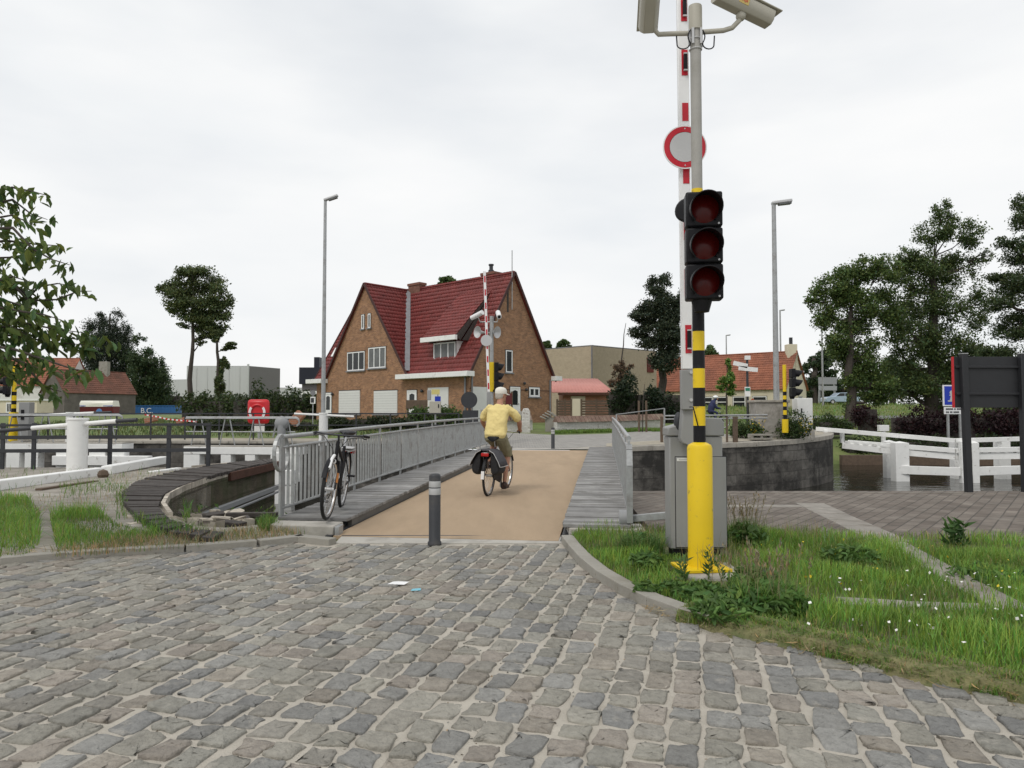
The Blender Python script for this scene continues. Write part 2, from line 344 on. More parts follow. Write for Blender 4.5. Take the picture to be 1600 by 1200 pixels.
def pip(x, y, poly):
    x = np.asarray(x); y = np.asarray(y); r = np.zeros(x.shape, bool); n = len(poly)
    for i in range(n):
        x1, y1 = poly[i][0], poly[i][1]; x2, y2 = poly[(i+1) % n][0], poly[(i+1) % n][1]
        if y1 == y2: continue
        r ^= ((y1 > y) != (y2 > y)) & (x < (x2-x1)*(y-y1)/(y2-y1)+x1)
    return r
def blob_points(blobs, n, shell=.55):
    w = np.array([b[3]*b[4]*b[5] for b in blobs])**.8; w /= w.sum(); out = []
    for b, k in zip(blobs, rng.multinomial(n, w)):
        d = unit(rng.normal(size=(k, 3))); rad = (shell+(1-shell)*rng.random(k))[:, None]
        rad = rad*(1+.22*np.abs(rng.normal(size=(k, 1)))*(rng.random((k, 1)) < .35)); out.append(np.array(b[:3])+d*rad*np.array(b[3:6]))
    return np.concatenate(out)
def copy_tree(o, parent=None):
    c = o.copy(); C.objects.link(c)
    if parent: c.parent = parent
    for ch in list(o.children): copy_tree(ch, c)
    return c
def text(txt, name, size, loc, rot, m, parent, ext=.004):
    cu = bpy.data.curves.new(name, 'FONT'); cu.body = txt; cu.size = size; cu.extrude = ext; cu.align_x = 'CENTER'; cu.align_y = 'CENTER'
    t_ = bpy.data.objects.new('tmp', cu); C.objects.link(t_); bpy.context.view_layer.update()
    me = bpy.data.meshes.new_from_object(t_.evaluated_get(bpy.context.evaluated_depsgraph_get())); bpy.data.objects.remove(t_); bpy.data.curves.remove(cu)
    o = bpy.data.objects.new(name, me); C.objects.link(o); me.materials.clear(); me.materials.append(m); ORG[o.name] = ORG[parent.name]
    o.parent = parent; o.location = Vector(loc)-ORG[parent.name]; o.rotation_euler = rot; return o
# ================================================================ ground, water, quays
WZ = -1.7
def zf(x, y):   # height of the far side
    if x > 15.6: return float(np.interp(y, [44.5, 46.0, 50, 60, 75, 86, 400, 1500], [-1.85, -1.2, -.35, .45, 1.5, 2.42, 2.42, 2.42]))
    return float(np.interp(y, [25, 47, 90, 400, 1500], [.17, .80, 1.1, 1.2, 1.2]))
EDGE = [(-300, 29.5), (-4.4, 29.5), (-2.3, 25.9), (.0, 25.45), (2.7, 25.15), (3.7, 26.2), (4.26, 26.5), (9.6, 28.8), (15.4, 35.1), (15.55, 44.6), (15.7, 44.6), (400, 44.6)]
def far_ground():
    xs = sorted(set([e[0] for e in EDGE]+list(np.linspace(-120, 120, 61))+[-600, 600, 15.8, 300])); ts = np.concatenate([np.linspace(0, 1, 26)**1.6*80, [110, 180, 400, 1400]])
    ex = [e[0] for e in EDGE]; ey = [e[1] for e in EDGE]; vs = []; fs = []
    for x in xs:
        y0 = np.interp(x, ex, ey)
        for t in ts: vs.append((x, y0+t, zf(x, y0+t)-.01))
    k = len(ts)
    for i in range(len(xs)-1):
        for j in range(k-1): fs.append((i*k+j, (i+1)*k+j, (i+1)*k+j+1, i*k+j+1))
    b = MB(); b.add(vs, fs, 0, True); b.build('ground', M['grassground'], kind='structure')
far_ground()
def drape(name, poly, m, dz, n=26, zfun=zf, uv=True, kind='structure'):   # a sheet that follows the ground
    bm = bmesh.new(); vs = [bm.verts.new((p[0], p[1], 0)) for p in poly]; bm.faces.new(vs)
    xs = [p[0] for p in poly]; ys = [p[1] for p in poly]
    for i in range(1, n):
        y = min(ys)+(max(ys)-min(ys))*i/n
        bmesh.ops.bisect_plane(bm, geom=bm.verts[:]+bm.edges[:]+bm.faces[:], plane_co=(0, y, 0), plane_no=(0, 1, 0))
    for v in bm.verts: v.co.z = zfun(v.co.x, v.co.y)+dz
    bmesh.ops.recalc_face_normals(bm, faces=bm.faces)
    me = bpy.data.meshes.new(name); bm.to_mesh(me); bm.free(); me.update()
    if me.polygons[0].normal.z < 0: me.flip_normals()
    if uv: auto_uv(me)
    o = link(me, name, None, m); o['kind'] = kind; return o
# water of the lock and the canal
b = MB(); b.add([(-120, 9.6, WZ), (-120, 50, WZ), (160, 50, WZ), (160, 9.6, WZ)], [(0, 1, 2, 3)]); b.build('water', M['water'], recalc=False, kind='structure')
# near bank slab
PIT = [G(*p) for p in [(446, 806), (424, 822), (392, 826), (352, 829), (300, 826), (270, 812), (258, 795), (266, 779), (290, 766), (330, 751), (380, 737), (430, 725)]]
near_poly = [(60, 12.9), (1.85, 12.9), (1.62, 8.9), (1.0, 8.45), (-2.1, 8.5), (-2.75, 8.75)]+[(p.x, p.y) for p in PIT]+[(-7.5, 20.6), (-8.2, 18.7), (-60, 18.7), (-60, -9), (60, -9)]
b = MB(); b.extr([(x, y, -2.2) for x, y in near_poly], (0, 0, 2.19)); b.build('near_bank', [M['soil']], kind='structure', uv=True)
# road: sand bed with laid stones
KL = [G(*p) for p in [(526, 852), (470, 846), (400, 854), (290, 862), (180, 868), (90, 874), (0, 882)]]
KL += [V((-9, 6.3, 0)), V((-14, 4.6, 0))]
KR = [G(*p) for p in [(877, 850), (888, 866), (905, 886), (930, 908), (965, 930), (1010, 953), (1060, 972), (1120, 988), (1200, 1006), (1290, 1028), (1400, 1055), (1500, 1080), (1600, 1102)]]
KR += [V((4.6, 2.9, 0)), V((8, .8, 0))]
SILL = [G(526, 852), G(877, 852)]
road_poly = [(p.x, p.y) for p in KL[::-1]]+[(p.x, p.y) for p in KR]+[(8, -6), (-14, -6)]
b = MB(); b.extr([(x, y, -.04) for x, y in road_poly], (0, 0, .052)); b.build('road_bed', M['sand'], kind='structure')
def cobbles():
    phi = R(14.5); al = np.array([math.sin(phi), math.cos(phi)]); pe = np.array([math.cos(phi), -math.sin(phi)])
    vs = []; fs = []; cols = []; nv = 0; c = -14.0; nA = 18
    pal = np.array([(.205, .205, .207), (.225, .216, .20), (.235, .215, .195), (.21, .21, .212), (.24, .232, .215), (.18, .182, .188), (.22, .216, .203), (.238, .216, .2), (.215, .206, .194), (.235, .228, .21)])
    while c < 12:
        wdt = rng.uniform(.128, .162); cc = c+wdt/2; c += wdt+rng.uniform(.013, .026); d = 1.0+rng.random()*.2
        while d < 11.5:
            ln = rng.uniform(.125, .225); dd = d+ln/2; d += ln+rng.uniform(.012, .030)
            bend = .010*(dd-5)**2*(-1 if cc < 0 else 1)*min(abs(cc)/3, 1)
            p = al*dd+pe*(cc+bend+rng.normal()*.006)
            if p[1] < 1.9 or abs(p[0]) > p[1]*.78+1.6: continue
            if not pip([p[0]], [p[1]], road_poly)[0]: continue
            if p[1] > SILL[0].y-.08 and -2.3 < p[0] < .8: continue
            th = rng.normal()*.035; a2 = al*math.cos(th)+pe*math.sin(th); p2 = pe*math.cos(th)-al*math.sin(th)
            hl, hw = ln/2*rng.uniform(.92, 1.02), wdt/2*rng.uniform(.90, 1.03); ex = rng.uniform(4.0, 8)
            cr = rng.uniform(.10, .30, 4)   # corner cuts; points run round the block, more of them at the corners
            U = np.array([[1, -1+cr[0]], [1, -.35], [1, .3], [1, 1-cr[1]], [1-cr[1]*.35, 1-cr[1]*.3], [1-cr[1], 1], [.35, 1], [-.3, 1], [-1+cr[2], 1], [-1+cr[2]*.3, 1-cr[2]*.35], [-1, 1-cr[2]], [-1, .1], [-1, -1+cr[3]], [-1+cr[3]*.3, -1+cr[3]*.3], [-1+cr[3], -1], [0, -1], [1-cr[0], -1], [1-cr[0]*.3, -1+cr[0]*.35]])
            ou = U*np.array([hl, hw])+rng.normal(size=(nA, 2))*.0048; tap = rng.normal()*.07; ou[:, 1] *= 1+tap*ou[:, 0]/hl
            h = rng.uniform(.018, .028); tilt = rng.normal(size=2)*.035; sk = rng.normal()*.12; ou[:, 0] += ou[:, 1]*sk
            rings = [(1.0, -.01), (.995, h*.74), (.96, h*.97), (.75, h*1.02), (.38, h*1.03)]
            V3 = []
            for sc, z in rings:
                xy = ou*sc; zz = z+(xy@tilt if z > 0 else 0)+(rng.normal(size=nA)*.0024 if z > .01 else 0)
                w = p[None]+xy[:, :1]*a2[None]+xy[:, 1:]*p2[None]; V3.append(np.column_stack([w, np.broadcast_to(zz, nA)]))
            V3.append(np.array([[p[0], p[1], h*1.05]])); vv = np.concatenate(V3); vs.append(vv)
            col = pal[rng.integers(len(pal))]*rng.uniform(.82, 1.18)*np.array([1.09, 1.07, .99])
            cols.append(np.repeat(col[None], len(vv), 0))
            for i in range(len(rings)-1):
                for j in range(nA): fs.append((nv+i*nA+j, nv+i*nA+(j+1) % nA, nv+(i+1)*nA+(j+1) % nA, nv+(i+1)*nA+j))
            k = len(rings)-1
            for j in range(0, nA, 2): fs.append((nv+k*nA+j, nv+k*nA+(j+1) % nA, nv+k*nA+(j+2) % nA, nv+len(vv)-1))
            nv += len(vv)
    np_mesh('cobbled_road', np.concatenate(vs), np.array(fs), M['cobble'], None, np.concatenate(cols), smooth=True, kind='structure')
cobbles()
# loose grit lying in the joints
n = 2600; gx = rng.uniform(-4, 4.5, n); gy = rng.uniform(2.3, 8.2, n); ok = pip(gx, gy, road_poly); P = np.column_stack([gx, gy, np.full(n, .014)])[ok]
leaves('road_grit', P, .014, M['cobble'], None, (.20, .18, .15), .6, .8, kind='stuff')
# kerbs
def strip(name, pts, w, z0, z1, m, side=1, label=None, cat=None, gap=.006, seg=.9, bev=.008):
    b = MB(); tot = []
    for p, q in zip(pts[:-1], pts[1:]):
        d = V((q[0]-p[0], q[1]-p[1], 0)); l = d.length; d.normalize(); n = V((d.y, -d.x, 0))*side
        k = max(1, round(l/seg))
        for i in range(k):
            a = V((p[0], p[1], 0))+d*(l*i/k+gap/2); e = V((p[0], p[1], 0))+d*(l*(i+1)/k-gap/2)
            b.extr([a+V((0, 0, z0)), e+V((0, 0, z0)), e+n*w+V((0, 0, z0)), a+n*w+V((0, 0, z0))], (0, 0, z1-z0))
    o = b.build(name, m, bevel=bev)
    if label: tag(o, label, cat)
    else: o['kind'] = 'structure'
    return o
strip('kerb', KL[:8], .13, -.03, .085, M['kerb'], -1)
strip('kerb', KR[:8], .13, -.03, .10, M['kerb'], -1)
# light threshold strip in front of the bridge
b = MB(); b.extr([(SILL[0].x-.02, SILL[0].y, -.02), (SILL[1].x+.02, SILL[1].y, -.02), (SILL[1].x+.03, SILL[1].y+.42, -.02), (SILL[0].x-.05, SILL[0].y+.42, -.02)], (0, 0, .046)); b.build('road_threshold', M['concrete'], kind='structure', bevel=.006)
b = MB(); b.beam(V((SILL[0].x-.05, SILL[0].y+.445, .018)), V((SILL[1].x+.03, SILL[1].y+.445, .018)), .04, .03); b.build('road_joint', M['darkmetal'], kind='structure')
# verges and paving on the near bank
VQ = [G(*p) for p in [(905, 838), (1040, 836), (1200, 842), (1340, 846), (1480, 852), (1600, 856)]]
verge_poly = [(p.x+.0, p.y) for p in KR[:13]][::-1]
verge_poly = [(p.x, p.y) for p in VQ]+[(14, 7.5), (14, 1), (8, .8), (4.6, 2.9)]+[(p.x, p.y) for p in KR[:13]][::-1]
def vz(x, y): return .066+.012*math.sin(x*2.1+y)*math.sin(y*1.7)
drape('verge', verge_poly, M['soil'], 0, 30, vz)
b = MB(); kk = KR[6:13]+[V((4.6, 2.9, 0)), V((8, .8, 0))]; kk = [a.lerp(e, t) for a, e in zip(kk[:-1], kk[1:]) for t in np.linspace(0, 1, max(3, int((e-a).length/.09)))[:-1]]; vs = []
for i, p in enumerate(kk):
    q = kk[min(i+1, len(kk)-1)]; q0 = kk[max(i-1, 0)]; n_ = V((q.y-q0.y, q0.x-q.x, 0)).normalized(); o1 = max(.015, .06+.025*math.sin(i*.7)+rng.normal()*.02)
    vs += [p+n_*o1+V((0, 0, .004)), p+n_*o1*.5+V((0, 0, .036+rng.normal()*.005)), p+V((0, 0, .085+rng.normal()*.006)), p-n_*.16+V((0, 0, .118)), p-n_*.34+V((0, 0, .06))]
b.add(vs, [(i*5+j, i*5+j+1, i*5+j+6, i*5+j+5) for i in range(len(kk)-1) for j in range(4)], 0, True)
b.build('verge_edge', mat('dry_straw_soil', (.19, .175, .085), .95, .4, 14, .9, 40, dirt=(.10, .12, .045), dscale=5, dpos=(.45, .6)), kind='structure')
quay_poly = [(VQ[0].x+.02, VQ[0].y-.3)]+[(p.x, p.y-.25) for p in VQ[1:]]+[(60, 7.2), (60, 12.86), (1.88, 12.86), (1.66, 8.95)]
b = MB(); b.extr([(x, y, -.02) for x, y in quay_poly], (0, 0, .085)); b.build('quay_paving', M['quay_setts'], uv=True, kind='structure')
b = MB(); b.extr([(1.87, 12.55, .02), (60, 12.55, .02), (60, 12.95, .02), (1.87, 12.95, .02)], (0, 0, .052)); b.build('quay_edge', M['quay_setts'], uv=True, kind='structure', bevel=.01)
# pale bands of stone in the quay and the verge
M['band'] = mat('worn_band_stone', (.27, .25, .22), .9, .25, 5, .4, 40, dirt=(.17, .15, .125), dscale=2.2)
def band(pxs, w, z, name='paving_band', m='band'):
    pts = [G(p[0], p[1], z) for p in pxs]; b = MB()
    for p, q in zip(pts[:-1], pts[1:]):
        d = (q-p); k = max(1, round(d.length/1.1))
        for i in range(k):
            a = p.lerp(q, i/k+.004); e = p.lerp(q, (i+1)/k-.004); b.beam(V((a.x, a.y, z-.03+rng.uniform(-.006, .006))), V((e.x, e.y, z-.03)), w*rng.uniform(.96, 1.03), .06)
    return b.build(name, M[m], kind='structure', bevel=.008)
band([(1265, 786), (1395, 846)], .42, .071)
band([(1395, 846), (1500, 905), (1590, 952)], .26, .098)
band([(1310, 938), (1420, 943), (1545, 948)], .20, .105)
band([(1255, 790), (1080, 790)], .26, .0705)
# left bank: paving and soil
lp = [G(*p) for p in [(445, 838), (300, 845), (120, 855), (0, 868)]]
left_poly = [(-2.75, 8.62)]+[(p.x, p.y-.02) for p in PIT]+[(-7.45, 20.5), (-8.2, 18.65), (-59, 18.65), (-59, 7), (-14, 4.7), (-9, 6.42)]+[(p.x, p.y+.09) for p in KL[:7]][::-1]
def lz(x, y): return .05+.012*math.sin(x*1.3)*math.cos(y)
drape('left_paving', left_poly, M['path'], 0, 30, lz)
# deck of tarred boards that curves along the lock recess
inn = [G(p[0], p[1], .07) for p in [(352, 836), (300, 832), (266, 814), (254, 796), (263, 778), (288, 765), (330, 750), (380, 736), (430, 724)]]
ou = [G(p[0], p[1], .07) for p in [(330, 848), (262, 836), (215, 812), (192, 790), (190, 772), (212, 755), (262, 741), (330, 729), (430, 718)]]
def resamp(pts, n):
    L_ = [0]
    for a, b_ in zip(pts[:-1], pts[1:]): L_.append(L_[-1]+(b_-a).length)
    t = np.linspace(0, L_[-1], n); return [V([np.interp(x, L_, [p[i] for p in pts]) for i in range(3)]) for x in t]
b = MB(); A = resamp(inn, 67); B = resamp(ou, 67); A = [p.lerp(q, .12) for p, q in zip(A, B)]
for i in range(66):
    a0, a1, b0, b1 = A[i], A[i].lerp(A[i+1], .82), B[i].lerp(A[i], rng.uniform(0, .06)), B[i].lerp(B[i+1], .82); z = rng.uniform(-.03, -.005)
    b.extr([p+V((0, 0, z)) for p in (a0, a1, b1, b0)], (0, 0, .07))
tag(b.build('board_walk', M['wood_dark'], bevel=.006), 'curved walkway of dark tarred boards around the lock recess', 'walkway')
# masonry
def wall_path(name, pts, z0, z1, th, m, label, cat, cope=None, cm='coping', copeov=.05, coph=.16, closed=False):
    r = thing(name, label, cat, (pts[0][0], pts[0][1], z0)); b = MB(); c = MB()
    for i, (p, q) in enumerate(zip(pts[:-1], pts[1:])):
        p, q = V((p[0], p[1], 0)), V((q[0], q[1], 0)); d = (q-p).normalized(); n = V((-d.y, d.x, 0))
        za, zb = (z1(p.x, p.y), z1(q.x, q.y)) if callable(z1) else (z1, z1); H = coph if cope else 0
        pa, pb = p, q
        b.add([pa+V((0, 0, z0)), pb+V((0, 0, z0)), pb+n*th+V((0, 0, z0)), pa+n*th+V((0, 0, z0)), pa+V((0, 0, za-H)), pb+V((0, 0, zb-H)), pb+n*th+V((0, 0, zb-H)), pa+n*th+V((0, 0, za-H))],
              [(0, 3, 2, 1), (4, 5, 6, 7), (0, 1, 5, 4), (1, 2, 6, 5), (2, 3, 7, 6), (3, 0, 4, 7)])
        if cope:
            l = (q-p).length; k = max(1, round(l/1.15))
            for j in range(k):
                s0, s1 = (j+.005)/k, (j+1-.005)/k; a = p.lerp(q, s0); e = p.lerp(q, s1); zz0 = lerp(za, zb, s0); zz1 = lerp(za, zb, s1); o = -n*copeov
                c.add([a+o+V((0, 0, zz0-H)), e+o+V((0, 0, zz1-H)), e+n*cope+V((0, 0, zz1-H)), a+n*cope+V((0, 0, zz0-H)), a+o+V((0, 0, zz0)), e+o+V((0, 0, zz1)), e+n*cope+V((0, 0, zz1)), a+n*cope+V((0, 0, zz0))],
                      [(0, 3, 2, 1), (4, 5, 6, 7), (0, 1, 5, 4), (1, 2, 6, 5), (2, 3, 7, 6), (3, 0, 4, 7)])
    b.build('masonry', M[m], r, uv=True)
    if cope: c.build('coping', M[cm], r, bevel=.02)
    return r
zq = lambda x, y: zf(min(x, 15.3), y)+.03
fq = [(2.75, 25.2), (3.7, 26.2), (4.26, 26.5)]+[tuple(np.array([4.26+(9.6-4.26)*t, 26.5+(28.8-26.5)*t])) for t in (.5, 1)]+[(11.6, 30.2), (13.4, 32.0), (14.7, 33.7), (15.4, 35.1), (15.62, 37.5), (15.62, 45.5)]
wall_path('quay_wall', fq, -2.6, zq, .6, 'stone', 'dark stained stone quay wall across the water beside the white jetty', 'wall', 1.0, coph=.2)
wall_path('quay_wall', [(-40, 29.4), (-4.5, 29.4), (-2.4, 25.8)], -2.6, zq, .6, 'stone', 'dark lock wall behind the white walkway on stilts', 'wall', .8, coph=.12)
wall_path('quay_wall', [(-2.4, 25.75), (.0, 25.4), (2.75, 25.15)], -2.6, lambda x, y: zf(x, y)-.06, .6, 'stone', 'stone abutment under the far end of the bridge', 'wall', None)
# wall of the recess at left: pale patched masonry
zl = lambda x, y: .10
pw = [PIT[5]]+PIT[6:]+[V((-7.4, 20.7, 0)), V((-8.2, 18.73, 0))]
r = wall_path('lock_wall', [(p.x, p.y) for p in pw][::-1], -2.3, zl, -.06, 'stone_pale', 'patched pale stone wall of the lock recess below the tarred boards', 'wall')
b = MB(); a, e = PIT[10], PIT[11]
b.beam(V((a.x+.10, a.y-1.2, -.02)), V((e.x+.10, e.y+.2, -.02)), .14, .2); b.build('steel_edge', M['rust'], r, bevel=.01)
b = MB(); b.beam(V((PIT[9].x+.22, PIT[9].y-1.2, -.62)), V((PIT[11].x+.16, PIT[11].y, -.62)), .10, .12); b.beam(V((PIT[9].x+.30, PIT[9].y-.6, -.72)), V((PIT[11].x+.24, PIT[11].y, -.72)), .06, .05)
b.build('fender_beam', M['grey_paint'], r, bevel=.01)
wall_path('quay_wall', [(1.86, 12.93), (60, 12.93)], -2.6, .0, -.1, 'stone', 'quay face under the paved landing with the information board', 'wall')
# rubble floor of the recess
bm = bmesh.new(); bmesh.ops.create_grid(bm, x_segments=44, y_segments=44, size=1)
for v in bm.verts:
    x, y = lerp(-6.6, -2.9, v.co.x*.5+.5), lerp(8.9, 15.5, v.co.y*.5+.5)
    s = max(0, min(1, (12.6-y)/2.6)); v.co = (x, y, lerp(-2.1, -.28, s)+.09*math.sin(x*7+y*3)*math.sin(y*6.3)+rng.normal()*.025)
me = bpy.data.meshes.new('recess_floor'); bm.to_mesh(me); bm.free(); o = link(me, 'recess_floor', None, M['soil']); o['kind'] = 'structure'
for i in range(26):
    px, py = rng.uniform(215, 440), rng.uniform(806, 836); p = G(px, py, -.06); q = Matrix.Rotation(rng.uniform(0, 3), 3, 'Z') @ Matrix.Rotation(rng.normal()*.25, 3, 'X')
    if p.y > 10.6: continue
    b = MB(); L_ = rng.uniform(.18, .5)
    if i % 3 == 0: b.box((p.x, p.y, .0), (L_*1.7, .13, .07), q)
    else:
        n_ = 7; an = sorted(rng.uniform(0, 6.28, n_)); b.extr([V((p.x+math.cos(a)*L_*.4, p.y+math.sin(a)*L_*.28, -.05+rng.normal()*.02)) for a in an], (rng.normal()*.02, rng.normal()*.02, .10))
    tag(b.build('timber_offcut' if i % 3 == 0 else 'rubble_stone', M['wood_dark' if i % 3 == 0 else 'stone_pale'], uv=True, bevel=.012),
        'broken dark timber lying in the rubble by the recess' if i % 3 == 0 else 'broken stone lying in the rubble by the recess', 'timber' if i % 3 == 0 else 'stone', 'timber left in the recess rubble' if i % 3 == 0 else 'stones in the recess rubble')

# ================================================================ swing bridge
BA = V((.1245, .9922, 0)); BN = V((.9922, -.1245, 0)); BO = V((-2.065, 8.49, 0)); BW = 2.60; BL = 16.85
def zd(s): return .03+.14*s/16.5+.03*math.sin(math.pi*s/16.5)
def BR(s, t, z=0): return BO+BA*s+BN*t+V((0, 0, zd(s)+z))
bridge = thing('swing_bridge', 'narrow swing bridge with tan deck and grey planked footways', 'bridge', BR(0, 1.3))
b = MB(); n = 24
for i in range(n):
    s0, s1 = BL*i/n, BL*(i+1)/n
    for z0, z1 in ((-.45, 0),):
        b.add([BR(s0, 0, z0), BR(s0, BW, z0), BR(s1, BW, z0), BR(s1, 0, z0), BR(s0, 0, z1), BR(s0, BW, z1), BR(s1, BW, z1), BR(s1, 0, z1)], [(4, 5, 6, 7), (0, 3, 2, 1), (0, 4, 7, 3), (1, 2, 6, 5)]+([(0, 1, 5, 4)] if i == 0 else [])+([(2, 3, 7, 6)] if i == n-1 else []))
b.build('roadway', M['deck'], bridge, recalc='weld')
for t in (-.06, BW+.06):
    b = MB()
    for i in range(n): b.beam(BR(BL*i/n, t, -.25), BR(BL*(i+1)/n, t, -.25), .08, .5)
    b.build('girder', M['darkmetal'], bridge)
def footway(t0, t1, name, s0=0.0):
    b = MB(); s = s0
    while s < BL-.1:
        w = rng.uniform(.135, .15); g = rng.uniform(.62, 1.22); z = .125+rng.normal()*.003
        c = V((1.0, .98, .95))*g*.27
        b.beam(BR(s+w/2, t0-rng.uniform(0, .012), z-.02), BR(s+w/2, t1+rng.uniform(0, .012), z-.02), w-.008, .04, col=tuple(c)); s += w
    b.build(name, M['wood_grey'], bridge, bevel=.004, colattr=True)
    e = MB()
    tt = t1-.03 if t0 < 0 else t0+.03
    for i in range(1, n): e.beam(BR(BL*i/n, tt, .045), BR(BL*(i+1)/n, tt, .045), .05, .09, col=(.12, .112, .10))
    e.build('fascia_board', M['wood_grey'], bridge, colattr=True)
footway(-.90, -.02, 'footway_boards', .5); footway(BW+.03, BW+.80, 'footway_boards', .36)
b = MB()
for k in range(12): b.beam(BR(.6+k*1.35, -.92, -.52), BR(.6+k*1.35, BW+.82, -.52), .10, .12); [b.beam(BR(.6+k*1.35, ta, -.46), BR(.6+k*1.35, tb, .02), .05, .05) for ta, tb in ((-.14, -.86), (BW+.1, BW+.76))]
b.build('cross_beams', M['darkmetal'], bridge)
def railing(t, s0, s1, npost, first=0.0, scroll=True):
    sgn = -1 if t < 0 else 1; ra = thing('railing', None, None, BR(s0, t)); ra.parent = bridge; ra.location = BR(s0, t)-ORG[bridge.name]
    top = lambda s: BR(s, t, 1.11); ss = np.linspace(s0, s1, 26)
    h = MB()
    if scroll:
        c = BR(s0-.02, t, 1.11-.20); loop = [c+BA*(-.20*math.sin(a))*1.0+V((0, 0, .20*math.cos(a)*1.15)) for a in np.linspace(0, 2*math.pi*.93, 22)]
        for a, e in zip(loop[:-1], loop[1:]): h.beam(a, e+(e-a)*.06, .07, .018, up=(BN.x, BN.y, 0)) if False else h.beam(a, e+(e-a)*.06, .045, .016, up=((a+e)/2-c).normalized())
    else:
        for a, e in zip(*(lambda L: (L[:-1], L[1:]))([BR(s0-.02, t, 1.03)+BA*0, BR(s0-.16, t, .98), BR(s0-.22, t, .80), BR(s0-.22, t, .15)])): h.beam(a, e, .07, .03, up=BA)
    h.tube([top(s) for s in ss], .030, 10)
    h.build('handrail', M['galv'], ra)
    m_ = MB(); m_.tube([BR(s, t, .98) for s in ss], .02, 8); m_.build('upper_rail', M['galv'], ra)
    m_ = MB(); m_.tube([BR(s, t, .22) for s in ss], .02, 8); m_.build('lower_rail', M['galv'], ra)
    ps = np.linspace(s0, s1, npost)
    for i, s in enumerate(ps):
        p = MB(); p.beam(BR(s, t, -.12), BR(s, t, 1.09), .075 if i else .11, .022 if i else .03, up=BN)
        p.build('post', M['galv'], ra, bevel=.004)
    g = MB(); s = s0+.06
    while s < s1:
        if min(abs(s-q) for q in ps) > .05: g.beam(BR(s, t, .21), BR(s, t, .985), .034, .010, up=BA)
        s += .134
    g.build('baluster_bars', M['galv'], ra)
    return ra
railing(-.90, .58, BL-.1, 13)
railing(BW+.80, .60, BL-.1, 13, scroll=False)
# pale block where the left footway meets the bank
b = MB(); p = [G(448, 824, 0), G(528, 848, 0), G(529, 838, 0)+V((0, .15, 0)), G(452, 814, 0)+V((0, .15, 0))]
b.extr([(q.x, q.y, -.02) for q in (V((-2.86, 8.70, 0)), V((-2.08, 8.56, 0)), V((-2.05, 8.93, 0)), V((-2.9, 9.04, 0)))], (0, 0, .15)); tag(b.build('kerb_block', M['concrete'], bevel=.015), 'pale concrete block at the near end of the bridge footway with the bicycle', 'kerb')
b = MB(); b.extr([(q.x, q.y, -.02) for q in (V((.66, 8.50, 0)), V((1.52, 8.39, 0)), V((1.55, 8.82, 0)), V((.66, 8.93, 0)))], (0, 0, .14)); tag(b.build('kerb_block', M['concrete'], bevel=.015), 'pale concrete block at the near end of the footway beside the barrier cabinet', 'kerb')
b = MB(); b.box((-2.03, 8.62, .06), (.05, .22, .14)); tag(b.build('steel_corner', M['galv'], bevel=.004), 'small galvanised steel corner plate by the bridge threshold', 'plate')
# hinge and stay at the near foot of the right railing
st = thing('locking_bar', 'galvanised bar with round hinge linking railing foot and grey cabinet', 'bar', BR(.58, BW+.86))
b = MB(); hp = BR(.5, BW+.74, .18); b.cyl(hp-BN*.06, hp+BN*.05, .10, 18); b.build('hinge', M['grey_paint'], st, bevel=.004)
b = MB(); b.beam(hp+BN*.08, V((2.10, 8.2, .34)), .07, .08); b.build('stay', M['galv'], st, bevel=.006)
# ================================================================ signals, barrier, bollards
def DZ(px, py, Y): return D(px, py, Y).z
# ---- foreground signal pole
PY = 6.4; px0 = D(1095, 885, PY); PX = px0.x; GZ = .08
pole = thing('signal_pole', 'tall grey pole with yellow foot and black and yellow bands by the barrier cabinet', 'pole', (PX, PY, GZ))
b = MB(); b.lathe([(.048, DZ(0, 640, PY)), (.048, DZ(0, 48, PY))], (PX, PY, 0), n=18); b.build('shaft', M['concrete'] if False else M['galvpole'] if 'galvpole' in M else mat('dull_zinc', (.34, .33, .305), .6, .1, 12, dirt=(.25, .24, .21), dscale=6, dpos=(.5, .8)), pole)
b = MB(); b.lathe([(.001, DZ(0, 10, PY)), (.058, DZ(0, 10, PY)), (.060, DZ(0, 14, PY)), (.060, DZ(0, 48, PY)), (.001, DZ(0, 48, PY)-.002)], (PX, PY, 0), n=20); b.build('top_sleeve', M['cambody'], pole)
b = MB()
for i, (y0, y1) in enumerate([(693, 665), (665, 635), (635, 606), (606, 576), (576, 548), (548, 518), (518, 474)]):
    b.lathe([(.0525, DZ(0, y0, PY)), (.0525, DZ(0, y1, PY))], (PX, PY, 0), n=20, m=i % 2)
b.lathe([(.05, DZ(0, 305, PY)), (.05, DZ(0, 296, PY))], (PX, PY, 0), n=18, m=1)
b.build('striped_band', [M['black'], M['yellow']], pole)
b = MB(); zt = DZ(0, 693, PY); b.lathe([(.108, GZ+.02), (.108, zt-.04), (.098, zt-.012), (.07, zt+.004), (.052, zt+.012)], (PX, PY, 0), n=28); b.build('foot_sleeve', M['yellow'], pole)
b = MB(); b.box((PX, PY, GZ+.03), (.42, .36, .03), Matrix.Rotation(R(8), 3, 'Z')); b.build('base_plate', M['yellow'], pole, bevel=.006)
b = MB()
for z in (DZ(0, 62, PY), DZ(0, 78, PY)): b.ring((PX, PY, z), .052, .007, n=18, tn=6)
for a in (-.9, -2.2, .3, 3.4):
    x, y = PX+.06*math.cos(a), PY+.06*math.sin(a); b.box((x, y, DZ(0, 60, PY)), (.02, .02, .14)); 
b.build('clamp', M['silver'], pole)
b = MB()
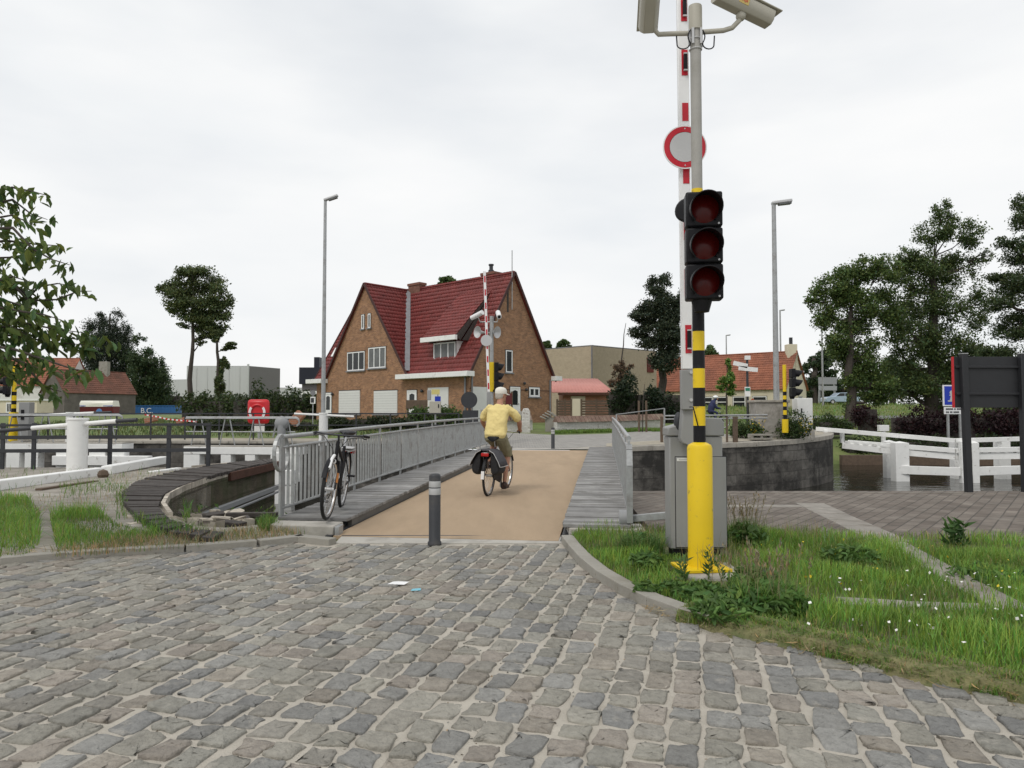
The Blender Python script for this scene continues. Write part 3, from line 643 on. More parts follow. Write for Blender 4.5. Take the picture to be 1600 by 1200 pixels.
for sx in (-1, 1):
    z1_, z2_ = DZ(0, 50, PY), DZ(0, 70, PY)
    b.tube([(PX+sx*(.055+.02*math.sin(t*3.1)), PY-.035, lerp(z1_, z2_, t)) for t in np.linspace(0, 1, 7)]+[(PX+sx*(.055+.055*(1-math.cos(t))), PY-.03+.01*t, z2_-.045*math.sin(t)) for t in np.linspace(.3, 3.0, 9)]+[(PX+sx*.17, PY, DZ(0, 56, PY))], .006, 6)
b.tube([(PX-.10, PY-.06, DZ(0, 636, PY)), (PX-.07, PY-.07, DZ(0, 636, PY)), (PX-.03, PY-.07, DZ(0, 665, PY))], .006, 6)
b.build('cable', M['black'], pole)
b = MB(); b.extr([(PX-.16, PY-.3, .0), (PX+.30, PY-.3, .0), (PX+.34, PY+.3, .0), (PX-.2, PY+.3, .0)], (0, 0, GZ+.014)); tag(b.build('concrete_pad', M['concrete'], bevel=.02), 'small concrete pad under the yellow pole foot in the grass', 'concrete pad')
# ---- camera pair on the pole
def camera_unit(label, arm_pts, c0, c1, w, h, sticker, roll):
    o = thing('traffic_camera', label, 'camera', arm_pts[0], 'weatherproof cameras on the signal pole')
    b = MB(); b.tube(arm_pts, .022, 10); b.build('arm', M['cambody'], o)
    b = MB(); c0, c1 = V(c0), V(c1); d = (c1-c0).normalized(); up = V(roll)
    r_ = d.cross(up).normalized(); u = r_.cross(d)
    prof = [(-w/2, 0), (-w/2*.86, -h*.55), (-w/2*.5, -h*.8), (w/2*.5, -h*.8), (w/2*.86, -h*.55), (w/2, 0), (w/2*.9, h*.16), (-w/2*.9, h*.16)]
    b.extr([c0+r_*x+u*y for x, y in prof], c1-c0); b.build('housing', M['cambody'], o, bevel=.006)
    b = MB(); b.beam(c0+u*h*.24-d*.05, c1+u*h*.24+d*.06, w*1.12, .012, up=u); b.build('sun_shield', M['cambody'], o, bevel=.004)
    b = MB(); b.beam(c1-d*.001, c1+d*.006, w*.7, h*.55, up=u); b.build('front_glass', M['glass'], o)
    b = MB(); e = V(arm_pts[-1]); b.ball(e, .045); b.beam(e+V((0, 0, .0)), e+u*.09, .07, .07, up=d); b.build('swivel', M['cambody'], o, bevel=.01)
    if sticker:
        m_ = MB(); s0 = c0.lerp(c1, .40)-r_*(-w/2*.95)*1.0; s0 = c0.lerp(c1, .42)+r_*sticker*(w/2*.945)-u*h*.28
        nrm = (r_*sticker*h*.55-u*w*.07).normalized(); m_.beam(s0-d*.05, s0+d*.05, .055, .004, up=nrm); st_ = m_.build('sticker', mat('sticker_yellow', (.55, .42, .14), .5, .02), o)
        q = Matrix((-d*sticker*1.0, nrm.cross(-d*sticker), nrm)).transposed().to_euler() if True else None
        text('ebo', 'lettering', .045, s0+nrm*.0025, q, M['red'], o, .001)
    return o
zc = DZ(0, 52, PY)
camera_unit('weatherproof camera pointing back over the road, the one without a sticker, on the tall pole', [(PX-.05, PY, zc), (PX-.22, PY, zc-.005), (PX-.33, PY, zc-.01), (PX-.37, PY-.01, zc+.03), (PX-.385, PY-.02, zc+.07)], D(1012, 58, 6.45)+V((0, 0, .09)), D(1019, -64, 5.95), .17, .13, 0, (0, .2, 1))
camera_unit('weatherproof camera with an ebo sticker at the top of the tall pole', [(PX+.05, PY, zc+.01), (PX+.25, PY, zc+.025), (PX+.33, PY, zc+.05), (PX+.39, PY-.01, zc+.11), (PX+.405, PY-.01, zc+.15)], D(1120, -15, 6.3), D(1203, 26, 6.5), .17, .13, 1, (.25, .1, 1))
# ---- traffic light heads
def signal_head(name, label, c, size, ang, parent_group=None, n=3, mh='black', lens='lens', depth=.16, visor=.24):
    o = thing(name, label, 'traffic light', c); Rm = Matrix.Rotation(ang, 4, 'Z'); X = Matrix.Translation(V(c)) @ Rm
    for i in range(n):
        z = (n-1)/2*size-i*size
        b = MB(X); b.box((0, 0, z), (size*.985, depth, size*.965)); hb = b.build('lamp_housing', M[mh], o, bevel=.015)
        b = MB(X); r = size*.42; k = 22; y0 = -depth/2
        a0 = R(-50); vs = []; fs = []
        for j in range(k+1):
            a = a0+(math.pi*2-2*R(40))*j/k; ln = visor*(.25+.75*max(0, math.sin(a)*.5+.5)**.8)
            for rr, yy in ((r, y0), (r*1.03, y0-ln), (r*.965, y0-ln), (r*.94, y0)): vs.append((rr*math.cos(a), yy, z+rr*math.sin(a)-size*.01+(yy-y0)*.16))
        for j in range(k):
            for q in range(3): fs.append((j*4+q, (j+1)*4+q, (j+1)*4+q+1, j*4+q+1))
        b.add(vs, fs, 0, True); b.build('visor', M[mh], o, recalc=False)
        b = MB(X); b.lathe([(.0, .028), (r*.5, .022), (r*.93, .0)], (0, y0-.001, z-size*.01), axis=(0, -1, 0), n=26); b.build('lens', M[lens], o)
        b = MB(X); b.cyl((size*.38, y0-.0, z-size*.41), (size*.38, y0-.006, z-size*.41), .009, 10); b.build('screw', M['silver'], o)
    b = MB(X); b.cyl((-size*.05, depth*.15, -n/2*size-.09), (-size*.05, depth*.15, -n/2*size+.02), size*.2, 14, r2=size*.3); b.build('bracket', M[mh], o)
    return o
hc = D(1099, 386, 6.12); HS = .306
h = signal_head('traffic_light', 'black three lamp signal with unlit dark red lenses on the tall pole', hc, HS, R(-7), visor=.235)
b = MB(); b.beam(V((PX, PY-.02, DZ(0, 318, PY))), V((hc.x, hc.y+.05, DZ(0, 318, PY))), .06, .05); b.beam(V((PX, PY-.02, DZ(0, 455, PY))), V((hc.x, hc.y+.05, DZ(0, 455, PY))), .06, .05); b.build('mounting_arm', M['black'], h)
b = MB(); bc = D(1072, 328, 6.5); b.lathe([(0, .02), (.09, .018), (.108, 0), (.10, -.16), (.0, -.18)], bc, axis=(-.55, -.8, 0), n=22); tag(b.build('warning_lamp', M['black']), 'round black lamp peeping out behind the top of the signal head', 'lamp')
# ---- barrier cabinet and boom
CY = 7.05
def cab(px, py): p = D(px, py, CY); return p
cabt = thing('barrier_cabinet', 'grey steel barrier cabinet with sloping lid behind the yellow pole', 'cabinet', (cab(1085, 862).x, CY, GZ))
x0, x1 = cab(1044, 700).x, cab(1131, 700).x; zb, zm, zl_, zr = cab(0, 858).z, cab(0, 682).z, cab(0, 668).z, cab(0, 653).z
b = MB(); b.b2((x0+.012, CY, zb), (x1-.012, CY+.23, zm)); b.build('body', M['cabinet'], cabt, bevel=.012)
b = MB(); xm = lerp(x0, x1, .62); b.extr([(x0-.004, CY-.015, zm+.004), (x1+.004, CY-.015, zm+.004), (x1+.004, CY-.015, zr-.045), (x1-.03, CY-.015, zr), (xm, CY-.015, zr+.006), (x0-.004, CY-.015, zl_)], (0, .26, 0)); b.build('lid', M['cabinet'], cabt, bevel=.012)
b = MB(); b.b2((x0+.04, CY+.02, .02), (x1-.04, CY+.2, zb)); b.build('plinth', M['black'], cabt)
dx0, dx1, dz0, dz1 = cab(1049, 0).x, cab(1126, 0).x, cab(0, 855).z, cab(0, 714).z
b = MB(); b.b2((dx0-.006, CY-.003, dz0-.006), (dx1+.006, CY+.006, dz1+.006)); b.build('door_gap', M['black'], cabt)
b = MB(); b.b2((dx0, CY-.008, dz0), (dx1, CY+.004, dz1)); d_ = b.build('door', M['cabinet'], cabt, bevel=.003)
b = MB(); b.b2((dx0+.012, CY-.012, dz1-.04), (dx0+.115, CY-.006, dz1-.012)); b.build('name_plate', M['white'], d_)
b = MB()
for i in range(9): b.b2((dx0+.03+i*.009, CY-.0135, dz1-.03), (dx0+.036+i*.009, CY-.0115, dz1-.022))
b.build('plate_marks', M['cabinet'], d_)
BY = 6.86
def bm_(px, py): return D(px, py, BY)
boom = thing('barrier_boom', 'raised white barrier boom with red patches beside the grey cabinet, the tall near one', 'barrier boom', bm_(1078, 690))
bw = .105; pt = bm_(1063, -190); pb = bm_(1073.5, 577)
b = MB(); b.beam(pb, pt, bw, .055, up=(0, 1, 0)); b.build('boom_pole', M['white_clean'], boom, bevel=.008)
def onb(y): t = (577-y)/(577+190); return pb.lerp(pt, t)
lm = []
for (y0, y1, lamp) in [(0, -40, 0), (40, 0, 1), (125, 85, 1), (196, 168, 0), (293, 262, 0), (380, 345, 1), (467, 425, 1), (553, 510, 1), (-80, -120, 1)]:
    b = MB(); b.beam(onb(y0)+V((.01, -.030, 0)), onb(y1)+V((.01, -.030, 0)), .058, .006, up=(0, 1, 0)); b.build('red_patch', M['red_refl'], boom)
    if lamp: lm.append((y0, y1))
for y0, y1 in lm:
    b = MB(); a, e = onb(lerp(y0, y1, .18)), onb(lerp(y0, y1, .78)); o_ = V((.014, -.045, 0)); b.beam(a+o_, e+o_, .036, .028, up=(0, 1, 0)); l_ = b.build('warning_light', M['black'], boom, bevel=.006)
    b = MB(); b.beam(a+o_+V((0, -.012, -.012)), a+o_+V((0, -.012, 0)), .04, .02, up=(0, 1, 0)); b.beam(e+o_+V((0, -.012, 0)), e+o_+V((0, -.012, .012)), .04, .02, up=(0, 1, 0)); b.build('light_bracket', M['silver'], l_)
b = MB(); b.beam(bm_(1074.5, 640), bm_(1073.5, 578), .125, .075, up=(0, 1, 0)); b.build('boom_socket', M['cabinet'], boom, bevel=.006)
b = MB()
for y in (582, 625): p = bm_(1078, y); b.cyl(p+V((0, -.036, 0)), p+V((0, -.052, 0)), .016, 10)
b.build('socket_bolts', M['silver'], boom)
b = MB(); hb_ = bm_(1080, 684); ht = bm_(1076, 632)
b.extr([hb_+V((-.10, 0, 0)), hb_+V((-.085, 0, -.05)), hb_+V((0, 0, -.09)), hb_+V((.1, 0, -.05)), hb_+V((.12, 0, .06)), ht+V((.09, 0, 0)), ht+V((.0, 0, .02)), ht+V((-.05, 0, 0))], (0, .12, 0)); b.build('pivot_arm', M['cabinet'], boom, bevel=.012)
b = MB(); p = bm_(1064, 655); b.ball(p+V((.02, .2, -.03)), .045, (1, 1, 2.2)); b.build('counterweight', M['darkmetal'], boom)
sc = D(1070, 230, 6.78); sg = thing('no_entry_sign', 'round white traffic sign with a red ring on the near barrier boom', 'traffic sign', sc)
b = MB(); b.lathe([(0, -.004), (.207, -.004), (.207, .004), (0, .004)], sc, axis=(0, -1, 0), n=48); b.build('sign_plate', M['white_clean'], sg)
b = MB(); b.lathe([(.145, .0045), (.196, .0045), (.196, .006), (.145, .006), (.145, .0045)], sc, axis=(0, -1, 0), n=48); b.build('red_ring', M['red_refl'], sg)
b = MB(); b.lathe([(0, .005), (.142, .005), (0, .0055)], sc, axis=(0, -1, 0), n=40); b.build('sign_face', mat('sign_grey_face', (.5, .5, .5), .5, .03), sg)
b = MB()
for dz in (.175, -.175): b.cyl(sc+V((.0, -.006, dz)), sc+V((0, -.010, dz)), .007, 8)
b.build('rivets', M['silver'], sg)
# ---- bollards
def bollard(p, h, label):
    r = h*.083; o = thing('bollard', label, 'bollard', p, 'dark bollards at the bridge ends'); z = p.z
    b = MB(); b.lathe([(r*1.18, z), (r*1.18, z+h*.035), (r, z+h*.055), (r, z+h*.965), (r*.9, z+h*.985), (r*.6, z+h), (0, z+h*1.002)], (p.x, p.y, 0), n=22); b.build('post', mat('bollard_grey', (.035, .037, .042), .5, .15, 6, dirt=(.07, .065, .06), dscale=5), o)
    for a, c in ((.81, .895), (.705, .795)):
        b = MB(); b.lathe([(r*1.012, z+h*a), (r*1.02, z+h*(a+.004)), (r*1.02, z+h*(c-.004)), (r*1.012, z+h*c)], (p.x, p.y, 0), n=22); b.build('reflective_band', M['silver'], o)
    return o
bollard(G(679, 851, .028), .765, 'dark grey bollard with two silver bands in the middle of the bridge entrance')
p = G(864, 702, .18); bollard(p, 34*p.y/1140, 'small distant bollard standing at the far end of the bridge deck')

# ---- litter on the stones
b = MB(); p = G(622, 912, .03); b.add([p+V((-.09, -.02, 0)), p+V((.06, -.05, .004)), p+V((.09, .02, .012)), p+V((-.05, .05, .006)), p+V((0, 0, .02))], [(0, 1, 4), (1, 2, 4), (2, 3, 4), (3, 0, 4)]); b.build('paper_scrap', M['white_clean']); tag(bpy.context.scene.objects['paper_scrap'], 'white scrap of paper lying on the cobbles', 'litter')
b = MB(); p = G(650, 922, .03); b.add([p+V((-.04, -.025, 0)), p+V((.04, -.02, .003)), p+V((.035, .03, .01)), p+V((-.035, .03, .003))], [(0, 1, 2, 3)]); b.build('blue_wrapper', mat('pale_blue', (.16, .45, .55), .5, .05)); tag(bpy.context.scene.objects['blue_wrapper'], 'small pale blue wrapper lying on the cobbles', 'litter')

# ================================================================ bicycles
def wheel(X, c, parent, steer=None, rimm='chrome'):
    Rr = .345; c = V(c)
    b = MB(X); b.ring(c, Rr-.02, .021, (0, 1, 0), 44, 8); w = b.build('wheel', M['rubber'], parent)
    b = MB(X); k = 44; vs = []
    for i in range(k):
        a = 2*math.pi*i/k
        for rr, yy in ((Rr-.034, .014), (Rr-.034, -.014), (Rr-.060, -.009), (Rr-.060, .009)): vs.append(c+V((rr*math.cos(a), yy, rr*math.sin(a))))
    b.add(vs, [(i*4+q, i*4+(q+1) % 4, ((i+1) % k)*4+(q+1) % 4, ((i+1) % k)*4+q) for i in range(k) for q in range(4)], 0, True); b.build('rim', M[rimm], w)
    b = MB(X)
    for i in range(32):
        a = 2*math.pi*i/32; sd_ = .028 if i % 2 else -.028; a2 = a+(.5 if i % 4 < 2 else -.5)
        b.tube([c+V((.02*math.cos(a2), sd_, .02*math.sin(a2))), c+V(((Rr-.055)*math.cos(a), 0, (Rr-.055)*math.sin(a)))], .0016, 3, caps=False)
    b.build('spokes', M['chrome'], w)
    b = MB(X); b.cyl(c+V((0, -.05, 0)), c+V((0, .05, 0)), .022, 12); b.cyl(c+V((0, -.075, 0)), c+V((0, .075, 0)), .007, 8); b.build('hub', M['silver'], w)
def bike(name, label, X, frame='maroon', steer=0, style='low', rack=True, guard_tip=True, light=True, bar_m='chrome', bar_dz=0):
    o = thing(name, label, 'bicycle', X.translation)
    rw, fw = V((-.55, 0, .345)), V((.53, 0, .345)); bb = V((-.09, 0, .29)); st_ = V((-.235, 0, .80)); hb_, ht = V((.375, 0, .66)), V((.325, 0, .88))
    wheel(X, rw, o)
    b = MB(X)
    if style == 'low':
        b.tube([hb_+V((.0, 0, .02)), V((.22, 0, .50)), V((.07, 0, .36)), bb], .021, 10); b.tube([ht+V((.01, 0, -.05)), V((.18, 0, .66)), V((.0, 0, .50)), V((-.165, 0, .52))], .015, 8)
    else:
        b.tube([hb_, bb], .024, 10); b.tube([ht+V((.01, 0, -.04)), V((-.2, 0, .62))], .019, 10)
    b.tube([bb, st_], .018, 10); b.tube([hb_-V((-.012, 0, .04)), ht], .022, 12); b.ball(bb, .035, (1, 1.2, 1))
    for s in (-1, 1):
        b.tube([bb+V((-.02, s*.035, 0)), rw+V((0, s*.065, 0))], .010, 7); b.tube([st_+V((.02, s*.02, -.07)), rw+V((0, s*.062, .01))], .008, 7)
    b.build('frame', M[frame], o)
    # steering assembly
    ax = (ht-hb_).normalized(); Xs = X @ Matrix.Translation(hb_) @ Matrix.Rotation(steer, 4, ax) @ Matrix.Translation(-hb_)
    b = MB(Xs)
    for s in (-1, 1): b.tube([hb_+V((.01, s*.045, -.02)), hb_+V((.045, s*.055, -.13)), fw+V((-.01, s*.06, .05)), fw+V((0, s*.06, 0))], [.014, .014, .011, .009], 8)
    b.beam(hb_+V((.01, -.055, -.015)), hb_+V((.01, .055, -.015)), .04, .03); b.build('fork', M[frame], o)
    wheel(Xs, fw, o)
    b = MB(Xs); b.tube([ht+V((0, 0, 0)), ht+V((-.02, 0, .12+bar_dz)), ht+V((.01, 0, .18+bar_dz))], .014, 8); hc_ = ht+V((.01, 0, .185+bar_dz))
    bar = [hc_+V((-.13, -.31, .0)), hc_+V((-.06, -.27, .01)), hc_+V((-.01, -.16, .0)), hc_, hc_+V((-.01, .16, 0)), hc_+V((-.06, .27, .01)), hc_+V((-.13, .31, 0))]
    b.tube(bar, .011, 8); b.build('handlebar', M[bar_m], o)
    for s in (0, -1):
        b = MB(Xs); p, q = bar[s], bar[1 if s == 0 else -2]; b.tube([p+(p-q).normalized()*.03, p, q.lerp(p, .1)], [.015, .017, .016], 9); b.build('grip', M['black'], o)
        b = MB(Xs); b.tube([q+V((.02, 0, -.01)), q+V((.05, 0, -.02)), p.lerp(q, .45)+V((.06, 0, -.03)), p+V((.05, 0, -.025))], .006, 6); b.build('brake_lever', M['black'], o)
    b = MB(Xs); b.tube([bar[1]+V((.05, 0, -.02)), hc_+V((.11, -.14, -.02)), hc_+V((.10, -.03, -.16)), hb_+V((.06, 0, .02))], .004, 5); b.tube([bar[-2]+V((.05, 0, -.02)), hc_+V((.12, .14, -.03)), hc_+V((.10, .03, -.18)), hb_+V((.05, .02, -.02))], .004, 5); b.build('cables', M['black'], o)
    def guard(Xg, c, a0, a1, nm, m_):
        b = MB(Xg); k = 20; vs = []; fs = []
        for i in range(k+1):
            a = lerp(a0, a1, i/k)
            for yy, rr in ((-.03, .362), (-.018, .375), (.018, .375), (.03, .362)): vs.append(V(c)+V((rr*math.cos(a), yy, rr*math.sin(a))))
        for i in range(k):
            for q in range(3): fs.append((i*4+q, i*4+q+1, (i+1)*4+q+1, (i+1)*4+q))
        b.add(vs, fs, 0, True); return b.build(nm, M[m_], o, recalc=False)
    guard(X, rw, R(20), R(185), 'rear_mudguard', 'black'); guard(Xs, fw, R(25), R(150), 'front_mudguard', 'black')
    if guard_tip:
        b = MB(X); b.beam(rw+V((-.372, 0, .10)), rw+V((-.385, 0, -.03)), .052, .008, up=(1, 0, 0)); b.build('mudguard_tip', M['white_clean'], o, bevel=.002)
    b = MB(X); b.tube([st_-V((-.01, 0, .03)), st_+V((-.035, 0, .12))], .013, 8); b.build('seat_post', M['chrome'], o)
    sp = st_+V((-.045, 0, .15)); b = MB(X)
    vs = []; k = 12
    for x, w, z in ((.17, .012, -.005), (.14, .022, .01), (.04, .036, .012), (-.03, .075, .018), (-.09, .105, .025), (-.125, .095, .018), (-.135, .06, -.004)):
        for j in range(k):
            a = 2*math.pi*j/k; vs.append(sp+V((x, w*math.cos(a), z+(.022 if math.sin(a) > 0 else .045)*math.sin(a))))
    b.add(vs, [(i*k+j, i*k+(j+1) % k, (i+1)*k+(j+1) % k, (i+1)*k+j) for i in range(6) for j in range(k)]+[tuple(range(k))[::-1], tuple(6*k+j for j in range(k))], 0, True); b.build('saddle', M['black'], o)
    if rack:
        b = MB(X); rz = .735
        for s in (-1, 1): b.tube([V((-.22, s*.05, rz)), V((-.40, s*.065, rz)), V((-.78, s*.065, rz)), V((-.81, s*.03, rz))], .006, 6); b.tube([rw+V((0, s*.075, .01)), V((-.55, s*.07, rz))], .005, 6); b.tube([rw+V((0, s*.075, .01)), V((-.72, s*.07, rz))], .005, 6)
        for x in (-.4, -.52, -.64, -.78): b.tube([V((x, -.065, rz)), V((x, .065, rz))], .005, 6)
        b.build('rear_rack', M['galv'], o)
        b = MB(X); b.box((-.83, 0, rz-.03), (.04, .13, .055)); b.build('tail_light', M['redtail'], o, bevel=.012)
    b = MB(X); b.cyl(bb+V((0, -.05, 0)), bb+V((0, -.056, 0)), .085, 24); b.build('chain_ring', M['silver'], o)
    for s in (-1, 1):
        a = V((-.01 if s < 0 else .01, s*.075, -.17 if s < 0 else .17)); b = MB(X); b.beam(bb+V((0, s*.07, 0)), bb+a, .014, .022, up=(1, 0, 0)); cr = b.build('crank', M['silver'], o)
        b = MB(X); b.box(bb+a+V((0, s*.065, 0)), (.085, .09, .022)); b.build('pedal', M['black'], cr, bevel=.004)
    b = MB(X); b.extr([bb+V((.10, -.06, .02)), bb+V((.06, -.06, .09)), bb+V((-.03, -.06, .10)), rw+V((-.02, -.07, .05)), rw+V((-.05, -.07, 0)), rw+V((-.02, -.07, -.045)), bb+V((0, -.06, -.10)), bb+V((.08, -.06, -.07))], (0, -.018, 0)); b.build('chain_guard', M['black'], o, bevel=.006)
    if light:
        b = MB(Xs); b.lathe([(0, -.05), (.025, -.045), (.038, 0), (.036, .006), (0, .012)], hb_+V((.10, 0, .0)), axis=(1, 0, -.1), n=16); lt = b.build('headlight', M['black'], o)
        b = MB(Xs); b.lathe([(0, .016), (.025, .013), (.034, .008)], hb_+V((.10, 0, .0)), axis=(1, 0, -.1), n=16); b.build('headlight_lens', M['white_clean'], lt)
    return o
def bikeX(rear, front, lean=0):
    d = (front-rear); d.z = 0; d.normalize(); up = V((0, 0, 1)); l = up.cross(d)
    Rm = Matrix((d, l, up)).transposed().to_4x4(); c = rear.lerp(front, .51); return Matrix.Translation(c) @ Rm @ Matrix.Rotation(lean, 4, 'X')
# parked bicycle leaning on the railing, facing the camera
f = G(511, 812, .155); r_ = G(537, 789, .16); d = (f-r_).normalized(); r2 = f-d*1.08
r2 = V((-2.33, f.y+1.07, .16))
PX_ = bikeX(r2, f, R(-6)) @ Matrix.Scale(1.07, 4)
pb_ = bike('parked_bicycle', 'black parked bicycle with white accents leaning against the railing of the bridge', PX_, 'black', R(-4), 'sport', bar_m='darkmetal', bar_dz=-.11, rack=True, guard_tip=False)
b = MB(PX_); b.tube([V((.50, .0, .728)), V((.64, 0, .70)), V((.78, 0, .60))], .018, 8); b.build('front_guard_trim', M['white_clean'], pb_)
b = MB(PX_); b.tube([V((.30, 0, .60)), V((.13, 0, .45))], .034, 12); b.build('drink_bottle', M['white'], pb_)
b = MB(PX_); b.beam(V((-.40, 0, .765)), V((-.78, 0, .765)), .13, .012); b.build('rack_plate', M['silver'], pb_, bevel=.004)
b = MB(PX_); b.beam(V((.475, .062, .53)), V((.50, .062, .42)), .02, .03); b.beam(V((.475, -.062, .53)), V((.50, -.062, .42)), .02, .03); b.build('fork_reflector', mat('amber', (.45, .16, .03), .4, .05), pb_)
# moving bicycle with rider
rear = G(763, 776, .062); front = V((rear.x+.27, rear.y+1.04, .066)); BX = bikeX(rear, front, R(2)); BX = Matrix.Translation(BX.translation) @ BX.to_3x3().to_4x4()
bike('ridden_bicycle', 'dark red city bicycle ridden across the bridge by the man in yellow', BX, 'maroon', R(-4))
pn = thing('pannier_bag', 'grey and black double pannier hanging over the ridden bicycle rear rack', 'bag', BX @ V((-.55, 0, .76)))
for s in (1, -1):
    b = MB(BX); k = 14
    prof = [(.11, .755), (.17, .70), (.235, .58), (.255, .46), (.225, .38), (.13, .355), (.095, .40), (.085, .60), (.08, .74)]
    vs = []; n_ = len(prof)
    for x, sc_, dz in ((-.80, .80, -.01), (-.775, .95, 0), (-.60, 1.03, 0), (-.45, 1.0, 0), (-.36, .92, 0), (-.34, .78, .01)):
        for y, z in prof: yy = .08+(y-.08)*sc_; vs.append((x, s*yy, .56+(z-.56)*sc_+dz))
    b.add(vs, [(i*n_+j, i*n_+(j+1) % n_, (i+1)*n_+(j+1) % n_, (i+1)*n_+j) for i in range(5) for j in range(n_)]+[tuple(range(n_)), tuple(5*n_+j for j in range(n_))], 0, False)
    bag = b.build('bag', M['pannier_black'], pn, smooth_angle=True); sub = bag.modifiers.new('sub', 'SUBSURF'); sub.levels = 2; sub.render_levels = 2
    b = MB(BX); fl = [(-.82, .06, .775), (-.83, .135, .735), (-.83, .215, .60), (-.825, .25, .52)]; vs = []
    xs_ = [-.825, -.80, -.6, -.4, -.33]
    for x in xs_:
        for (_, y, z) in fl: vs.append((x, s*(y+.012), z+.008*math.sin(x*30)))
    vs2 = [(x, y*1.0+s*.006, z+.006) for x, y, z in vs]
    m4 = len(fl); fs = [(i*m4+j, i*m4+j+1, (i+1)*m4+j+1, (i+1)*m4+j) for i in range(4) for j in range(3)]
    b.add(vs, fs, 0, True); b.build('flap', M['pannier'], pn, recalc=False).modifiers.new('th', 'SOLIDIFY').thickness = .008
    b = MB(BX); b.tube([(-.838, s*(y+.012), z) for _, y, z in fl]+[(-.80, s*.268, .515), (-.6, s*.27, .512), (-.34, s*.268, .515)], .006, 6); b.build('piping', M['silver'], pn)
b = MB(BX); b.box((-.56, 0, .772), (.46, .16, .02)); b.build('top_panel', M['pannier'], pn, bevel=.008)

# ================================================================ the rider
man = thing('person', 'man in white cap, yellow T-shirt and khaki shorts cycling away over the bridge', 'person', BX @ V((-.25, 0, 1.0)))
def loft(b, pts, rad, n=12, flat=None):
    pts = [V(p) for p in pts]; b.tube(pts, rad, n, sq=1.0); b.ball(pts[0], rad[0], n=10); b.ball(pts[-1], rad[-1], n=10)
def torso(b, secs, n=20):   # (centre, half width y, half depth x)
    vs = []; k = len(secs)
    for c, wy, dx in secs:
        for j in range(n):
            a = 2*math.pi*j/n; vs.append(V(c)+V((dx*math.copysign(abs(math.cos(a))**.85, math.cos(a)), wy*math.copysign(abs(math.sin(a))**.85, math.sin(a)), 0)))
    b.add(vs, [(i*n+j, i*n+(j+1) % n, (i+1)*n+(j+1) % n, (i+1)*n+j) for i in range(k-1) for j in range(n)]+[tuple(range(n))[::-1], tuple((k-1)*n+j for j in range(n))], 0, True)
def rem(o, vox, it=4):
    m_ = o.modifiers.new('remesh', 'REMESH'); m_.mode = 'VOXEL'; m_.voxel_size = vox; m_.use_smooth_shade = True
    s_ = o.modifiers.new('smooth', 'SMOOTH'); s_.factor = .5; s_.iterations = it
SH = {s: V((-.06, s*.185, 1.475)) for s in (1, -1)}; EL = {1: V((.04, .325, 1.235)), -1: V((.06, -.335, 1.24))}; WR = {1: V((.19, .305, 1.105)), -1: V((.20, -.315, 1.10))}
HIP = {s: V((-.215, s*.095, .985)) for s in (1, -1)}; KN = {-1: V((.13, -.125, .665)), 1: V((.21, .125, .86))}; AN = {-1: V((-.075, -.145, .215)), 1: V((-.075, .145, .545))}
HC = V((.025, 0, 1.70)); hq = Matrix.Rotation(R(-38), 3, 'Z')
b = MB(BX)
torso(b, [((-.24, 0, .93), .15, .10), ((-.235, 0, 1.02), .165, .125), ((-.20, 0, 1.16), .15, .115), ((-.14, 0, 1.32), .165, .12), ((-.09, 0, 1.43), .165, .11), ((-.06, 0, 1.50), .10, .075), ((-.045, 0, 1.54), .062, .06)])
loft(b, [(-.05, 0, 1.50), (-.015, 0, 1.58), (.005, 0, 1.64)], [.062, .056, .056])
def hp(x, y, z): return HC+hq @ V((x, y, z))
vs = []; n_ = 18; secs = [(-.125, .030, .035, .02), (-.11, .052, .062, .02), (-.08, .062, .078, .012), (-.04, .068, .088, .004), (0, .074, .096, 0), (.04, .076, .099, -.003), (.075, .07, .09, -.006), (.10, .052, .068, -.01), (.115, .024, .03, -.012)]
for z, wy, dx, ox in secs:
    for j in range(n_): a = 2*math.pi*j/n_; vs.append(hp(ox+dx*math.cos(a), wy*math.sin(a), z))
b.add(vs, [(i*n_+j, i*n_+(j+1) % n_, (i+1)*n_+(j+1) % n_, (i+1)*n_+j) for i in range(len(secs)-1) for j in range(n_)]+[tuple(range(n_))[::-1], tuple((len(secs)-1)*n_+j for j in range(n_))], 0, True)
b.tube([hp(.088, 0, .02), hp(.105, 0, -.005), hp(.116, 0, -.022), hp(.09, 0, -.03)], [.008, .011, .014, .010], 8)   # nose
